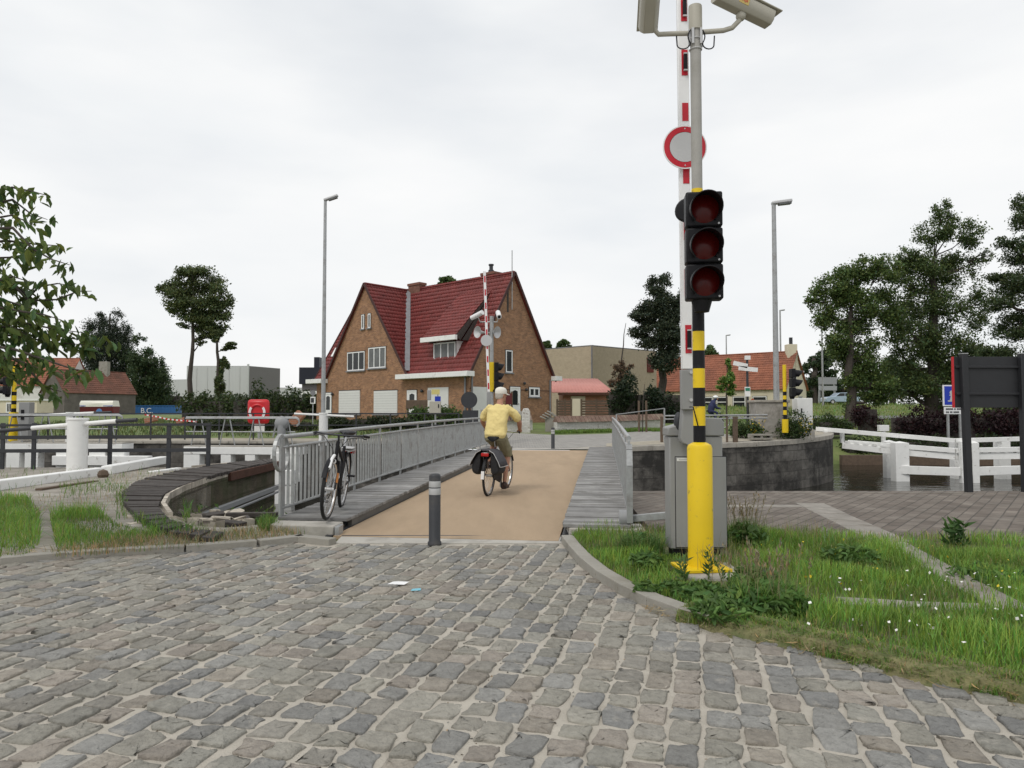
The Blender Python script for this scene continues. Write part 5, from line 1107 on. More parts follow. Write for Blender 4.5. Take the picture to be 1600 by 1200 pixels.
# stained concrete block, second signals, cabinet and flowers on the far quay
QY = 31.0; gz = zf(10, QY)+.03; a, e = D(1181, 640, QY), D(1232, 640, QY)
o = thing('concrete_block', 'stained upright concrete block with coping on the far quay', 'concrete block', ((a.x+e.x)/2, QY, gz)); b = MB(); b.b2((a.x, QY, gz+.05), (e.x, QY+.9, D(0, 629, QY).z)); b.build('body', mat('stained_concrete', (.34, .32, .29), .9, .25, 2, .3, 30, dirt=(.18, .165, .14), dscale=2.2, dpos=(.45, .65)), o, bevel=.03); b = MB(); b.b2((a.x-.06, QY-.05, D(0, 629, QY).z), (e.x+.06, QY+.95, D(0, 625, QY).z)); b.build('coping', M['coping'], o, bevel=.02); b = MB(); b.b2((a.x-.05, QY-.12, gz-.05), (e.x+.02, QY+.95, gz+.05)); b.build('plinth', M['kerb'], o)
b = MB(); c = D(1188, 677, 29.6)
for z0, z1 in ((0, .07), (.15, .22)): b.b2((c.x-.42, 29.4, gz+z0), (c.x+.42, 29.9, gz+z1))
for dx in (-.38, 0, .38): b.b2((c.x+dx-.05, 29.42, gz+.07), (c.x+dx+.05, 29.88, gz+.15))
tag(b.build('pallet', M['kerb'], bevel=.01), 'low grey pallet in front of the stained concrete block', 'pallet')
a = D(1227, 676, 30.2); o = thing('signal_pole', 'distant yellow and black striped pole between the concrete block and white cabinet', 'pole', (a.x, 30.2, gz)); b = MB()
segs = [(676, 655, 1, .13), (655, 648, 0, .075), (648, 641, 1, .075), (641, 635, 0, .075), (635, 629, 1, .075), (629, 624, 0, .075), (624, 618, 1, .075), (618, 612, 0, .075), (612, 570, 1, .075)]
for y0, y1, m_, r in segs: b.lathe([(r, D(0, y0, 30.2).z), (r, D(0, y1, 30.2).z)], (a.x, 30.2, 0), n=12, m=m_)
b.build('striped_band', [M['black'], M['yellow']], o)
signal_head('traffic_light', 'black signal head seen from the side on the distant striped pole by the white cabinet', D(1238, 598, 30.2), .39, R(88), n=3, visor=.34)
a, e = D(1246, 640, 31.5), D(1270, 640, 31.5); o = thing('electric_cabinet', 'white electric cabinet on a concrete plinth on the far quay', 'cabinet', (a.x, 31.5, gz)); b = MB(); b.b2((a.x, 31.5, D(0, 671, 31.5).z), (e.x, 32.1, D(0, 622, 31.5).z)); b.build('case', M['white'], o, bevel=.02)
b = MB(); b.b2((a.x-.05, 31.45, gz-.1), (e.x+.05, 32.15, D(0, 671, 31.5).z)); b.build('plinth', M['concrete'], o); b = MB(); b.b2((a.x-.003, 31.49, D(0, 655, 31.5).z-.01), (e.x+.003, 31.503, D(0, 655, 31.5).z)); b.build('seam', M['grey_paint'], o); b = MB(); b.b2((a.x+.15, 31.48, D(0, 645, 31.5).z), (a.x+.2, 31.5, D(0, 638, 31.5).z)); b.build('handle', M['black'], o)
# timber posts and rail at the far quay edge
o = thing('quay_railing', 'weathered metal railing with brown posts along the far quay behind the cabinet', 'railing', D(1100, 690, 28.5))
zq2 = zf(5, 28.5)+.03
for px, w in ((1034, .09), (1136, .05), (1149, .17)):
    a = D(px, 690, 28.6); b = MB(); b.beam(V((a.x, 28.6, zq2)), V((a.x, 28.6, zq2+1.0)), w, .14, up=(0, 1, 0)); b.build('post', M['wood_post'], o)
for h, r in ((1.03, .03), (.9, .025)): b = MB(); b.tube([V((D(1034, 0, 28.6).x, 28.6, zq2+h)), V((D(1190, 0, 28.6).x, 28.6, zq2+h+.04))], r, 8); b.build('rail', M['galv'], o)
b = MB(); a, e = D(963, 647.5, 27.2), D(1038, 638, 27.6); b.beam(a, e, .03, .03); b.beam(e, V((e.x, e.y, zq2)), .05, .05, up=(0, 1, 0)); b.beam(a, V((a.x, a.y, zq2)), .05, .05, up=(0, 1, 0)); tag(b.build('chain_rail', M['galv']), 'thin sloping rail from the far end of the bridge railing to the quay', 'rail')
# finger post, small sign, lozenge
a = D(1169, 690, 32); o = thing('finger_post', 'dark direction post with two white arms and a green and white plate', 'signpost', (a.x, 32, zf(10, 32))); b = MB(); b.cyl((a.x, 32, zf(10, 32)), (a.x, 32, D(0, 562, 32).z), .055, 10); b.build('post', M['darkmetal'], o)
for x0, x1, y0, y1 in ((1146, 1168, 567, 572), (1154, 1184, 575, 578)):
    p, q = D(x0, y0, 31.9), D(x1, y1, 31.9); b = MB(); b.beam(p, q, .03, .19); b.build('arm', M['white'], o)
c = D(1168, 559, 32); b = MB(); b.box(c, (.2, .2, .18)); b.build('lamp_cap', M['white'], o); c = D(1168, 612, 31.9); b = MB(); b.box(c, (.24, .03, .42)); pl_ = b.build('plate', M['white'], o); b = MB(); b.box(c+V((0, -.02, .1)), (.19, .015, .13)); b.build('green_field', mat('sign_green', (.02, .2, .12), .5, .05), pl_)
c = D(1176, 629, 33); o = thing('lozenge_sign', 'orange diamond shaped sign beside the concrete block', 'traffic sign', c); b = MB(); b.box(c, (.28, .03, .28), Matrix.Rotation(R(45), 3, 'Y')); b.build('sign_plate', mat('orange_sign', (.45, .10, .03), .5, .05), o); b = MB(); b.beam(c+V((0, .03, 0)), V((c.x, 33.03, zf(10, 33))), .05, .05, up=(0, 1, 0)); b.build('post', M['galv'], o)
# distant second cyclist and car
def far_rider():
    c = D(1110, 648, 40); z = zf(9, 40); o = thing('person', 'distant cyclist in navy jacket and white helmet behind the grey barrier cabinet', 'person', (c.x, 40, z)); x = c.x
    b = MB(); loft(b, [(x, 40, z+.95), (x+.08, 40, z+1.2), (x+.16, 40, z+1.42)], [.17, .2, .15]); loft(b, [(x+.18, 40, z+1.45), (x+.26, 40, z+1.55), (x+.3, 40, z+1.64)], [.07, .07, .1])
    for s in (-1, 1): loft(b, [(x+.16, 40+s*.17, z+1.4), (x+.3, 40+s*.2, z+1.15), (x+.5, 40+s*.2, z+1.08)], [.06, .05, .045]); loft(b, [(x, 40+s*.1, z+.95), (x+.35, 40+s*.1, z+.7-.15*s), (x+.2, 40+s*.1, z+.3-.15*s)], [.09, .07, .05])
    rem(b.build('body', M['navycloth'], o), .02, 3)
    b = MB(); b.ball((x+.29, 40, z+1.71), .13, (1.15, 1, .75)); b.build('helmet', M['white_clean'], o); b = MB(); b.ball((x+.37, 40, z+1.62), .075); b.build('face', M['skin'], o)
    X = Matrix.Translation((x+.2, 40, z)); bike('ridden_bicycle', 'distant bicycle under the navy jacketed cyclist behind the barrier cabinet', X, 'black', 0, 'sport', rack=False, guard_tip=False, light=False)
far_rider()
def car(label, px, py, Y, m):
    c = D(px, py, Y); z = zf(c.x, Y); z = D(px, 632, Y).z; o = thing('parked_car', label, 'car', (c.x, Y, z)); L_, w = 4.2, 1.7
    b = MB(); pf = [(-2.1, .3), (-2.1, .75), (-1.9, .92), (-1.0, 1.0), (-.45, 1.42), (.9, 1.45), (1.6, 1.02), (2.05, .85), (2.1, .3)]
    b.extr([(c.x+x, Y, z+h) for x, h in pf], (0, w, 0)); b.build('body', m, o, bevel=.08)
    b = MB(); b.extr([(c.x+x, Y-.01, z+h) for x, h in ((-.85, 1.02), (-.42, 1.36), (.15, 1.38), (.15, 1.02))], (0, .02, 0)); b.extr([(c.x+x, Y-.01, z+h) for x, h in ((.22, 1.02), (.22, 1.38), (.85, 1.38), (1.35, 1.04))], (0, .02, 0)); b.build('side_windows', M['glass'], o)
    for x in (-1.3, 1.3):
        b = MB(); b.cyl((c.x+x, Y-.02, z+.31), (c.x+x, Y+.2, z+.31), .31, 18); wl = b.build('wheel', M['rubber'], o); b = MB(); b.cyl((c.x+x, Y-.03, z+.31), (c.x+x, Y, z+.31), .18, 14); b.build('rim', M['silver'], wl)
    b = MB(); b.box((c.x-2.1, Y+.3, z+.72), (.06, .35, .14)); b.build('headlight', M['white_clean'], o)
car('pale blue car passing on the embankment behind the trees', 1318, 625, 88, mat('pale_car_paint', (.35, .45, .55), .25, .05, coat=.6))
# gantry sign back far right
o = thing('route_sign', 'back of a large grey route sign on two legs beyond the road', 'traffic sign', D(1293, 632, 92)); c = D(1293, 595, 92); s = 92/1140
b = MB(); b.box(c, (28*s, .2, 11*s)); b.build('upper_panel', M['grey_paint'], o); b = MB(); b.box(c-V((0, 0, 11.5*s)), (28*s, .2, 7*s)); b.build('lower_panel', M['galv'], o)
for dx in (-11, 11): b = MB(); b.beam(c+V((dx*s, .2, 0)), c+V((dx*s*1.15, .2, -36*s)), .2, .2, up=(0, 1, 0)); b.build('leg', M['galv'], o)
lamp('white mast in front of the far route sign', 1286, 632, 505, 85, 3.0, 5, 1, 'tall lamp posts')
# ================================================================ buildings
class Fr:   # a building's own axes: l along the front, v to the back
    def __init__(s, x, y, ang):
        s.o = V((x, y, 0)); s.L = V((math.cos(ang), math.sin(ang), 0)); s.v = V((-s.L.y, s.L.x, 0))
        if s.v.y < 0: s.v = -s.v
    def P(s, l, v, z): return s.o+s.L*l+s.v*v+V((0, 0, z))
def tiles(name, p0, da, db, poly, m, parent, tw=.26, th=.34, amp=.028, lift=.04):
    p0, da, db = V(p0), V(da).normalized(), V(db).normalized(); n = da.cross(db).normalized()
    if n.z < 0: n = -n
    xs = [p[0] for p in poly]; ys = [p[1] for p in poly]; vs = []; fs = []
    nr = int((max(ys)-min(ys))/th)+1; nc = int((max(xs)-min(xs))/tw)+1; base = MB()
    base.add([p0+da*a+db*b_-n*.02 for a, b_ in poly], [tuple(range(len(poly)))]); 
    prof = [(0, .0), (.18, .75), (.38, 1.0), (.6, .35), (.82, -.15), (1.0, .0)]; k = len(prof); q = 0
    A = np.array(p0); da_, db_, n_ = np.array(da), np.array(db), np.array(n)
    for r in range(nr):
        for c in range(nc):
            a = min(xs)+c*tw; b_ = min(ys)+r*th
            if not pip([a+tw/2], [b_+th*.5], poly)[0]: continue
            j = rng.normal()*.004
            for (u, h) in prof: vs.append(A+da_*(a+u*tw)+db_*(b_-.03)+n_*(h*amp+lift+j))
            for (u, h) in prof: vs.append(A+da_*(a+u*tw)+db_*(b_+th)+n_*(h*amp+j))
            for i in range(k-1): fs.append((q+i, q+i+1, q+k+i+1, q+k+i))
            for (u, h) in prof: vs.append(A+da_*(a+u*tw)+db_*(b_-.03)+n_*(h*amp-.01))
            for i in range(k-1): fs.append((q+2*k+i, q+2*k+i+1, q+i+1, q+i))
            q += 3*k
    o = base.build(name, m, parent, recalc=False)
    if vs:
        t_ = np_mesh('tile_courses', np.array(vs), np.array(fs), m, parent); 
        for p in range(1): t_.parent = o
        ORG[t_.name] = ORG[o.name]
    return o
def window(fr, side, c, z, w, h, cols, parent, gl='glass', fm='white_clean', sill=True, bar=.07, depth=.05, name='window', mid=0):
    """side: ('front', v) or ('gable', l); c along the wall, z sill height"""
    if side[0] == 'front': pt = lambda a, zz, d: fr.P(a, side[1]-d, zz)
    elif side[0] == 'back': pt = lambda a, zz, d: fr.P(a, side[1]+d, zz)
    else: sg = side[2] if len(side) > 2 else -1; pt = lambda a, zz, d: fr.P(side[1]+sg*d, a, zz)
    def blk(b, a0, a1, z0, z1, d0, d1):
        q = [pt(a, zz, d) for a in (a0, a1) for zz in (z0, z1) for d in (d0, d1)]
        b.add(q, [(0, 1, 3, 2), (4, 6, 7, 5), (0, 4, 5, 1), (2, 3, 7, 6), (0, 2, 6, 4), (1, 5, 7, 3)])
    b = MB(); x0, x1 = c-w/2, c+w/2
    blk(b, x0, x1, z, z+bar, 0, depth); blk(b, x0, x1, z+h-bar, z+h, 0, depth); blk(b, x0, x0+bar, z+bar, z+h-bar, 0, depth); blk(b, x1-bar, x1, z+bar, z+h-bar, 0, depth)
    for i in range(1, cols): x = lerp(x0, x1, i/cols); blk(b, x-bar*.55, x+bar*.55, z+bar, z+h-bar, 0, depth*.9)
    if mid: zz = z+h*mid; blk(b, x0+bar, x1-bar, zz-bar*.5, zz+bar*.5, 0, depth*.88)
    f = b.build(name, M[fm], parent); g = MB(); blk(g, x0+bar*.5, x1-bar*.5, z+bar*.5, z+h-bar*.5, .002, .018); g.build('pane', M[gl], f)
    r_ = MB(); blk(r_, x0-.05, x1+.05, z+h+.003, z+h+.05, -.02, depth*.5); blk(r_, x0-.05, x0-.004, z, z+h+.003, -.02, depth*.45); blk(r_, x1+.004, x1+.05, z, z+h+.003, -.02, depth*.45); r_.build('reveal_painted_shade', M['wood_dark'], f)  # raised dark strips, recess shade put into their colour
    if sill: s_ = MB(); blk(s_, x0-.1, x1+.1, z-.09, z-.004, -.03, depth+.06); s_.build('sill', M['lead'], f)
    return f
def slab(fr, l0, l1, v0, v1, z0, z1, name, m, parent, bevel=0, uv=False):
    b = MB(); q = [fr.P(l, v, z) for l in (l0, l1) for v in (v0, v1) for z in (z0, z1)]
    b.add(q, [(0, 1, 3, 2), (4, 6, 7, 5), (0, 4, 5, 1), (2, 3, 7, 6), (0, 2, 6, 4), (1, 5, 7, 3)]); return b.build(name, M[m], parent, bevel=bevel, uv=uv)
# ---- the brick house
H = Fr(-2.59, 44.0, R(138)); Z0, ZE, ZR = .62, 3.98, 10.45; HL, HW = 16.3, 7.92; HM = HW/2; g0, g1, gm = 5.72, 14.96, 10.34
house = thing('brick_house', 'brown brick house with steep red tiled roof and two tall gables across the bridge', 'house', H.P(8, 4, Z0))
b = MB()
def wallpoly(b, pts): b.add(pts, [tuple(range(len(pts)))])
wallpoly(b, [H.P(0, 0, Z0), H.P(HL, 0, Z0), H.P(HL, 0, ZE), H.P(g1, 0, ZE), H.P(gm, 0, ZR-.05), H.P(g0, 0, ZE), H.P(0, 0, ZE)]); b.build('front_wall', M['brick'], house, recalc=False, uv=True)
for l, nm in ((0, 'gable_wall'), (HL, 'gable_wall')):
    b = MB(); wallpoly(b, [H.P(l, 0, Z0), H.P(l, HW, Z0), H.P(l, HW, ZE), H.P(l, HM, ZR-.05), H.P(l, 0, ZE)]); b.build(nm, M['brick'], house, recalc=False, uv=True)
b = MB(); wallpoly(b, [H.P(0, HW, Z0), H.P(HL, HW, Z0), H.P(HL, HW, ZE), H.P(0, HW, ZE)]); b.build('rear_wall', M['brick'], house, recalc=False, uv=True)
T1 = math.hypot(HM, ZR-ZE); T2 = math.hypot(gm-g0, ZR-ZE); RT = M['rooftile']
up1 = H.v*HM+V((0, 0, ZR-ZE)); up1b = -H.v*HM+V((0, 0, ZR-ZE))
ov = .42
tiles('roof_slope', H.P(0, 0, ZE+.04), H.L, up1, [(-.16, -ov), (g0-.35, -ov), (g0, .0), (gm, T1), (-.16, T1)], RT, house)
tiles('roof_slope', H.P(0, 0, ZE+.04), H.L, up1, [(g1, .0), (g1+.3, -ov), (HL+.16, -ov), (HL+.16, T1), (gm, T1)], RT, house)
tiles('roof_slope', H.P(0, HW, ZE+.04), H.L, up1b, [(-.16, -ov), (HL+.16, -ov), (HL+.16, T1), (-.16, T1)], RT, house)
tiles('roof_slope', H.P(g0, 0, ZE+.04), H.v, H.L*(gm-g0)+V((0, 0, ZR-ZE)), [(-.14, -.1), (.02, 0), (HM, T2), (-.14, T2)], RT, house)
tiles('roof_slope', H.P(g1, 0, ZE+.04), H.v, -H.L*(g1-gm)+V((0, 0, ZR-ZE)), [(-.14, -.1), (.02, 0), (HM, T2), (-.14, T2)], RT, house)
b = MB()
b.beam(H.P(-.18, HM, ZR+.07), H.P(HL+.18, HM, ZR+.07), .26, .14); b.beam(H.P(gm, -.16, ZR+.075), H.P(gm, HM, ZR+.075), .25, .13); b.build('ridge_tiles', M['rooftile'], house, bevel=.05)
b = MB()
b.beam(H.P(g0+.0, -.05, ZE+.24), H.P(gm-.0, HM-.1, ZR+.16), .34, .06, up=(0, 0, 1)); b.beam(H.P(g1, -.05, ZE+.24), H.P(gm+.0, HM-.1, ZR+.16), .34, .06); b.build('valley_lead', M['lead'], house)
VT = mat('dark_verge', (.06, .025, .022), .7, .1)
for p, q in [(H.P(l, v, ZE-.38), H.P(l, HM, ZR+.08)) for l in (-.2, HL+.2) for v in (-.25, HW+.25)]+[(H.P(g0-.12, -.17, ZE-.1), H.P(gm, -.17, ZR+.06)), (H.P(g1+.12, -.17, ZE-.1), H.P(gm, -.17, ZR+.06))]:
    b = MB(); b.beam(p, q, .06, .16); b.build('verge_trim', VT, house)
slab(H, -.45, g0+.55, -.62, .02, ZE-.34, ZE-.03, 'gutter_box', 'white', house, .01); slab(H, g1-.1, HL+.55, -.62, .02, ZE-.34, ZE-.03, 'gutter_box', 'white', house, .01)
slab(H, -.45, .25, HW-.05, HW+.62, ZE-.34, ZE-.03, 'gutter_box', 'white', house, .01)
M['brick_dark'] = brickmat('dark_red_brick', (.20, .085, .06), (.15, .065, .045), (.2, .15, .12))
# chimneys
def chim(l, v, zt, w, d, pot):
    f = slab(H, l-w/2, l+w/2, v-d/2, v+d/2, ZR-1.6, zt, 'chimney', 'brick_dark', house, uv=True)
    slab(H, l-w/2-.06, l+w/2+.06, v-d/2-.06, v+d/2+.06, zt-.16, zt-.0+.02, 'chimney_cap', 'brick_dark', f, .01)
    if pot: b = MB(); p = H.P(l, v, zt); b.lathe([(.2, 0), (.2, .2), (.13, .26), (.13, .5), (.18, .52), (.18, .62), (0, .64)], p, n=12); b.build('chimney_pot', M['darkmetal'], f)
chim(9.6, HM+.1, ZR+.5, 1.25, .6, False); chim(2.9, HM+1.0, ZR+.55, 1.2, .7, True)
# windows and doors on the front wall
def fl(px): t = (px-800)/1140; return (H.o.x-t*H.o.y)/(t*H.L.y-H.L.x)     # distance along the front seen at that sight line
def fz_(px, py): l = fl(px); p = H.P(l, 0, 0); return D(px, py, p.y).z
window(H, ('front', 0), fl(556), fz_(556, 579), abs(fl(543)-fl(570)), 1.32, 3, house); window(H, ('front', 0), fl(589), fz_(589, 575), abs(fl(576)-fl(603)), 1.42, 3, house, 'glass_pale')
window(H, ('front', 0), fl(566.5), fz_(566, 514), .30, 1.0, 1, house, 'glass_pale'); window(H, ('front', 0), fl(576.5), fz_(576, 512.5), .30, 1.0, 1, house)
for a, e in ((530, 562.5), (584.5, 621)):
    c = fl((a+e)/2); w = abs(fl(a)-fl(e)); z0 = fz_((a+e)/2, 646.5); z1 = fz_((a+e)/2, 610.5); f = slab(H, c-w/2, c+w/2, -.05, .02, z0, z1, 'roller_shutter', 'shutter', house)
    b = MB(); k = 9
    for i in range(1, k): zz = lerp(z0, z1, i/k); b.add([H.P(c-w/2+.02, -.053, zz-.012), H.P(c+w/2-.02, -.053, zz-.012), H.P(c+w/2-.02, -.053, zz+.012), H.P(c-w/2+.02, -.053, zz+.012)], [(0, 1, 2, 3)])
    b.build('slat_gaps', mat('shutter_gap', (.5, .5, .48), .6, .05), f); slab(H, c-w/2-.12, c+w/2+.12, -.12, .02, z0-.1, z0-.005, 'sill', 'lead', f)
    slab(H, c-w/2-.05, c+w/2+.05, -.03, .02, z1+.004, z1+.06, 'lintel_painted_shade', 'wood_dark', f)  # solid dark strip, its colour stands in for shade under the lintel
def door(fr, side, c, z, w, h, parent, label=None):
    f = window(fr, side, c, z, w, h, 1, parent, 'white_clean', 'white_clean', False, .09, .05, 'door')
    if side[0] == 'front': pt = lambda a, zz, d: fr.P(a, side[1]-d, zz)
    else: pt = lambda a, zz, d: fr.P(side[1]-d, a, zz)
    b = MB(); b.add([pt(c-w*.26, z+h*.42, .03), pt(c+w*.26, z+h*.42, .03), pt(c+w*.26, z+h*.86, .03), pt(c, z+h*.9, .03), pt(c-w*.26, z+h*.86, .03)], [(0, 1, 2, 3, 4)]); b.build('door_glass', M['glass'], f)
    b = MB(); b.ball(pt(c+w*.3, z+h*.45, .09), .035); b.build('handle', M['black'], f); return f
door(H, ('front', 0), fl(644), fz_(644, 659), .95, 2.05, house); door(H, ('front', 0), fl(513), Z0+.15, .9, 2.15, house)
c = fl(684); slab(H, fl(701), fl(669), -.04, .02, fz_(684, 648), fz_(684, 605.5), 'garage_panel', 'shutter', house)
for px, py in ((661, 611), (521, 616)): p = H.P(fl(px), -.12, fz_(px, py)); b = MB(); b.ball(p, .11); b.build('wall_lamp', M['darkmetal'], house)
b = MB(); b.cyl(H.P(fl(728), -.08, Z0), H.P(fl(728), -.08, ZE-.3), .06, 8); b.build('downpipe', M['lead'], house)
# gable openings
def gv(px): t = (px-800)/1140; return (H.o.x-t*H.o.y)/(t*H.v.y-H.v.x)
def gz_(px, py): return D(px, py, H.P(0, gv(px), 0).y).z
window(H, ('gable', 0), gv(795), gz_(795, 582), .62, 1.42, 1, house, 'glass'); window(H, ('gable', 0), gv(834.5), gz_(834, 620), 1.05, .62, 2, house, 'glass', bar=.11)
door(H, ('gable', 0), gv(804.5), gz_(804, 653), .95, 2.0, house)
f = MB(); a0, a1 = gv(737), gv(760); f.add([H.P(-.04, a0, Z0+.2), H.P(-.04, a1, Z0+.2), H.P(-.04, a1, gz_(748, 604.5)), H.P(-.04, a0, gz_(748, 604.5))], [(0, 1, 2, 3)]); f.build('white_panel', M['shutter'], house, recalc=False)
for px, py in ((821, 609), (818, 599)): p = H.P(-.1, gv(px), gz_(px, py)); b = MB(); b.ball(p, .1); b.build('wall_lamp', M['darkmetal'], house)
for vv in (HW-.25, .18): b = MB(); b.cyl(H.P(-.08, vv, Z0), H.P(-.08, vv, ZE-.3), .055, 8); b.build('downpipe', M['lead'], house)
b = MB(); ga = gv(796.5); b.add([H.P(-.02, gv(793)-.07, gz_(795, 488)), H.P(-.02, gv(793)+.09, gz_(795, 488)), H.P(-.02, gv(793)+.09, gz_(795, 453)), H.P(-.02, gv(793)-.07, gz_(795, 453))], [(0, 1, 2, 3)]); b.build('slot_vent', M['wood_dark'], house, recalc=False)
b = MB(); b.cyl(H.P(-.2, ga, gz_(796, 484)), H.P(-.2, ga, gz_(797, 392)), .03, 8); b.build('aerial_mast', M['galv'], house)
b = MB()
for z_ in (2.9,): b.add([H.P(-.015, .02, z_), H.P(-.015, HW-.02, z_), H.P(-.015, HW-.02, z_+.07), H.P(-.015, .02, z_+.07)], [(0, 1, 2, 3)])
b.build('brick_band', mat('band_brick', (.14, .075, .05), .85, .2), house, recalc=False)
# dormer
dl = fl(684); sl = (ZR-ZE)/HM
dz0 = D(684, 562, H.P(dl, 1.0, 0).y).z; dv = (dz0-ZE)/sl+.05; dz1 = dz0+1.12; dw = 2.15
dm = MB(); b = dm; q0, q1 = dl-dw/2, dl+dw/2; vb = (dz1-ZE)/sl
b.add([H.P(l, v, z) for l in (q0, q1) for v, z in ((dv, dz0-.2), (dv, dz1), (vb+.6, dz1), (vb+.6, dz0-.2))], [(0, 1, 2, 3), (4, 7, 6, 5), (0, 4, 5, 1), (1, 5, 6, 2)]); dd = b.build('dormer', M['white'], house)
window(H, ('front', dv), dl, dz0+.02, dw-.12, 1.05, 3, dd, 'glass_pale', sill=True)
dov = .55; slab(H, q0-.55, q1+.55, dv-dov-.12, dv-dov+.1, dz1+.0, dz1+.30, 'dormer_fascia', 'white', dd, .01)
# dormer roof: a flatter tiled plane that runs back to the main slope
rz0 = dz1+.28; vt = dv+2.75; zt = ZE+sl*vt+.06; dvec = H.v*(vt-(dv-dov))+V((0, 0, zt-rz0)); TT = dvec.length
tiles('dormer_roof', H.P(q0-.5, dv-dov, rz0), H.L, dvec, [(0, 0), (dw+1.0, 0), (dw+1.0, TT), (0, TT)], RT, dd)
b = MB()
for l in (q0-.5, q1+.5):
    vk = dv-dov; b.add([H.P(l, vk, rz0-.03), H.P(l, vt, zt-.05), H.P(l, vk+.4, max(ZE+sl*(vk+.4), rz0-.30))], [(0, 1, 2)])
    b.add([H.P(l, dv, dz1), H.P(l, vt, zt-.08), H.P(l, vb+.1, ZE+sl*(vb)+.02)], [(0, 1, 2)])
b.build('dormer_cheek', M['wood_dark'], dd, recalc=False)
# rooflight at left wing
b = MB(); l_ = HL-.7; z_ = D(500, 560, H.P(l_, .9, 0).y).z; v_ = (z_-ZE)/sl; n_ = V((0, 0, 1))
b.beam(H.P(l_, v_, ZE+sl*v_+.14), H.P(l_, v_+.42, ZE+sl*(v_+.42)+.14), .62, .10, up=(0, 0, 1)); b.build('rooflight', M['white'], house)

# ---- generic gabled house
def gabled(name, label, fr, L_, W_, z0, ze, zr, wm, rm, group=None, ridge_m=None, tw=.26, th=.36, gable_m=None, ov=.25, uvw=True):
    o = thing(name, label, 'house', fr.P(L_/2, W_/2, z0), group); m2 = W_/2; sl_ = (zr-ze)/m2; T = math.hypot(m2, zr-ze)
    b = MB(); wallpoly(b, [fr.P(0, 0, z0), fr.P(L_, 0, z0), fr.P(L_, 0, ze), fr.P(0, 0, ze)]); wallpoly(b, [fr.P(0, W_, z0), fr.P(L_, W_, z0), fr.P(L_, W_, ze), fr.P(0, W_, ze)]); b.build('long_walls', M[wm], o, recalc=False, uv=True)
    for l in (0, L_): b = MB(); wallpoly(b, [fr.P(l, 0, z0), fr.P(l, W_, z0), fr.P(l, W_, ze), fr.P(l, m2, zr-.04), fr.P(l, 0, ze)]); b.build('gable_wall', M[gable_m or wm], o, recalc=False, uv=True)
    tiles('roof_slope', fr.P(0, 0, ze+.04), fr.L, fr.v*m2+V((0, 0, zr-ze)), [(-ov, -.35), (L_+ov, -.35), (L_+ov, T), (-ov, T)], M[rm], o, tw, th)
    tiles('roof_slope', fr.P(0, W_, ze+.04), fr.L, -fr.v*m2+V((0, 0, zr-ze)), [(-ov, -.35), (L_+ov, -.35), (L_+ov, T), (-ov, T)], M[rm], o, tw, th)
    b = MB(); b.beam(fr.P(-ov, m2, zr+.08), fr.P(L_+ov, m2, zr+.08), .26, .14); b.build('ridge_tiles', M[ridge_m or rm], o, bevel=.05)
    return o
# cream house on the right: right gable towards us
def corner(px, Y): return D(px, 640, Y)
CH = Fr(corner(1227, 80).x, 80, R(140)); cz0, cze, czr = .9, D(1140, 607, 84).z, D(1200, 558, 83).z
cream = gabled('cream_house', 'cream rendered house with orange tiled roof and a chimney on its gable', CH, 17.0, 7.0, cz0, cze, D(1233, 549, 82).z, 'render_cream', 'rooftile_orange')
for px, w in ((1105, 1.4), (1128, 1.3), (1155, 1.5), (1187, 1.6)):
    t = (px-800)/1140; l = (CH.o.x-t*CH.o.y)/(t*CH.L.y-CH.L.x); window(CH, ('front', 0), l, cz0+1.05, w, 1.35, 1, cream, 'glass', 'white', mid=.55, bar=.1)
gcx = lambda px: ((lambda t: (CH.o.x-t*CH.o.y)/(t*CH.v.y-CH.v.x))((px-800)/1140))
window(CH, ('gable', 0), 3.2, D(0, 596, 82).z, .8, 1.0, 1, cream, 'glass', 'white'); window(CH, ('gable', 0), 4.9, cz0+1.0, 1.4, 1.4, 1, cream, 'glass', 'white')
p = CH.P(.5, 3.5, 0); b = MB(); b.b2((p.x-.55, p.y-.5, cze+2.0), (p.x+.55, p.y+.5, D(0, 537, 82).z)); ck = b.build('chimney', M['render_cream'], cream, bevel=.03); b = MB(); b.cyl((p.x, p.y, D(0, 537, 82).z), (p.x, p.y, D(0, 526, 82).z), .2, 12); b.build('chimney_pot', M['darkmetal'], ck)
b = MB(); v1 = 3.2; b.beam(CH.P(11.8, 1.1, cze+1.1*(czr-cze)/3+.25), CH.P(11.8, 1.9, cze+1.9*(czr-cze)/3+.25), 1.5, .12); b.build('rooflight', M['glass_pale'], cream)
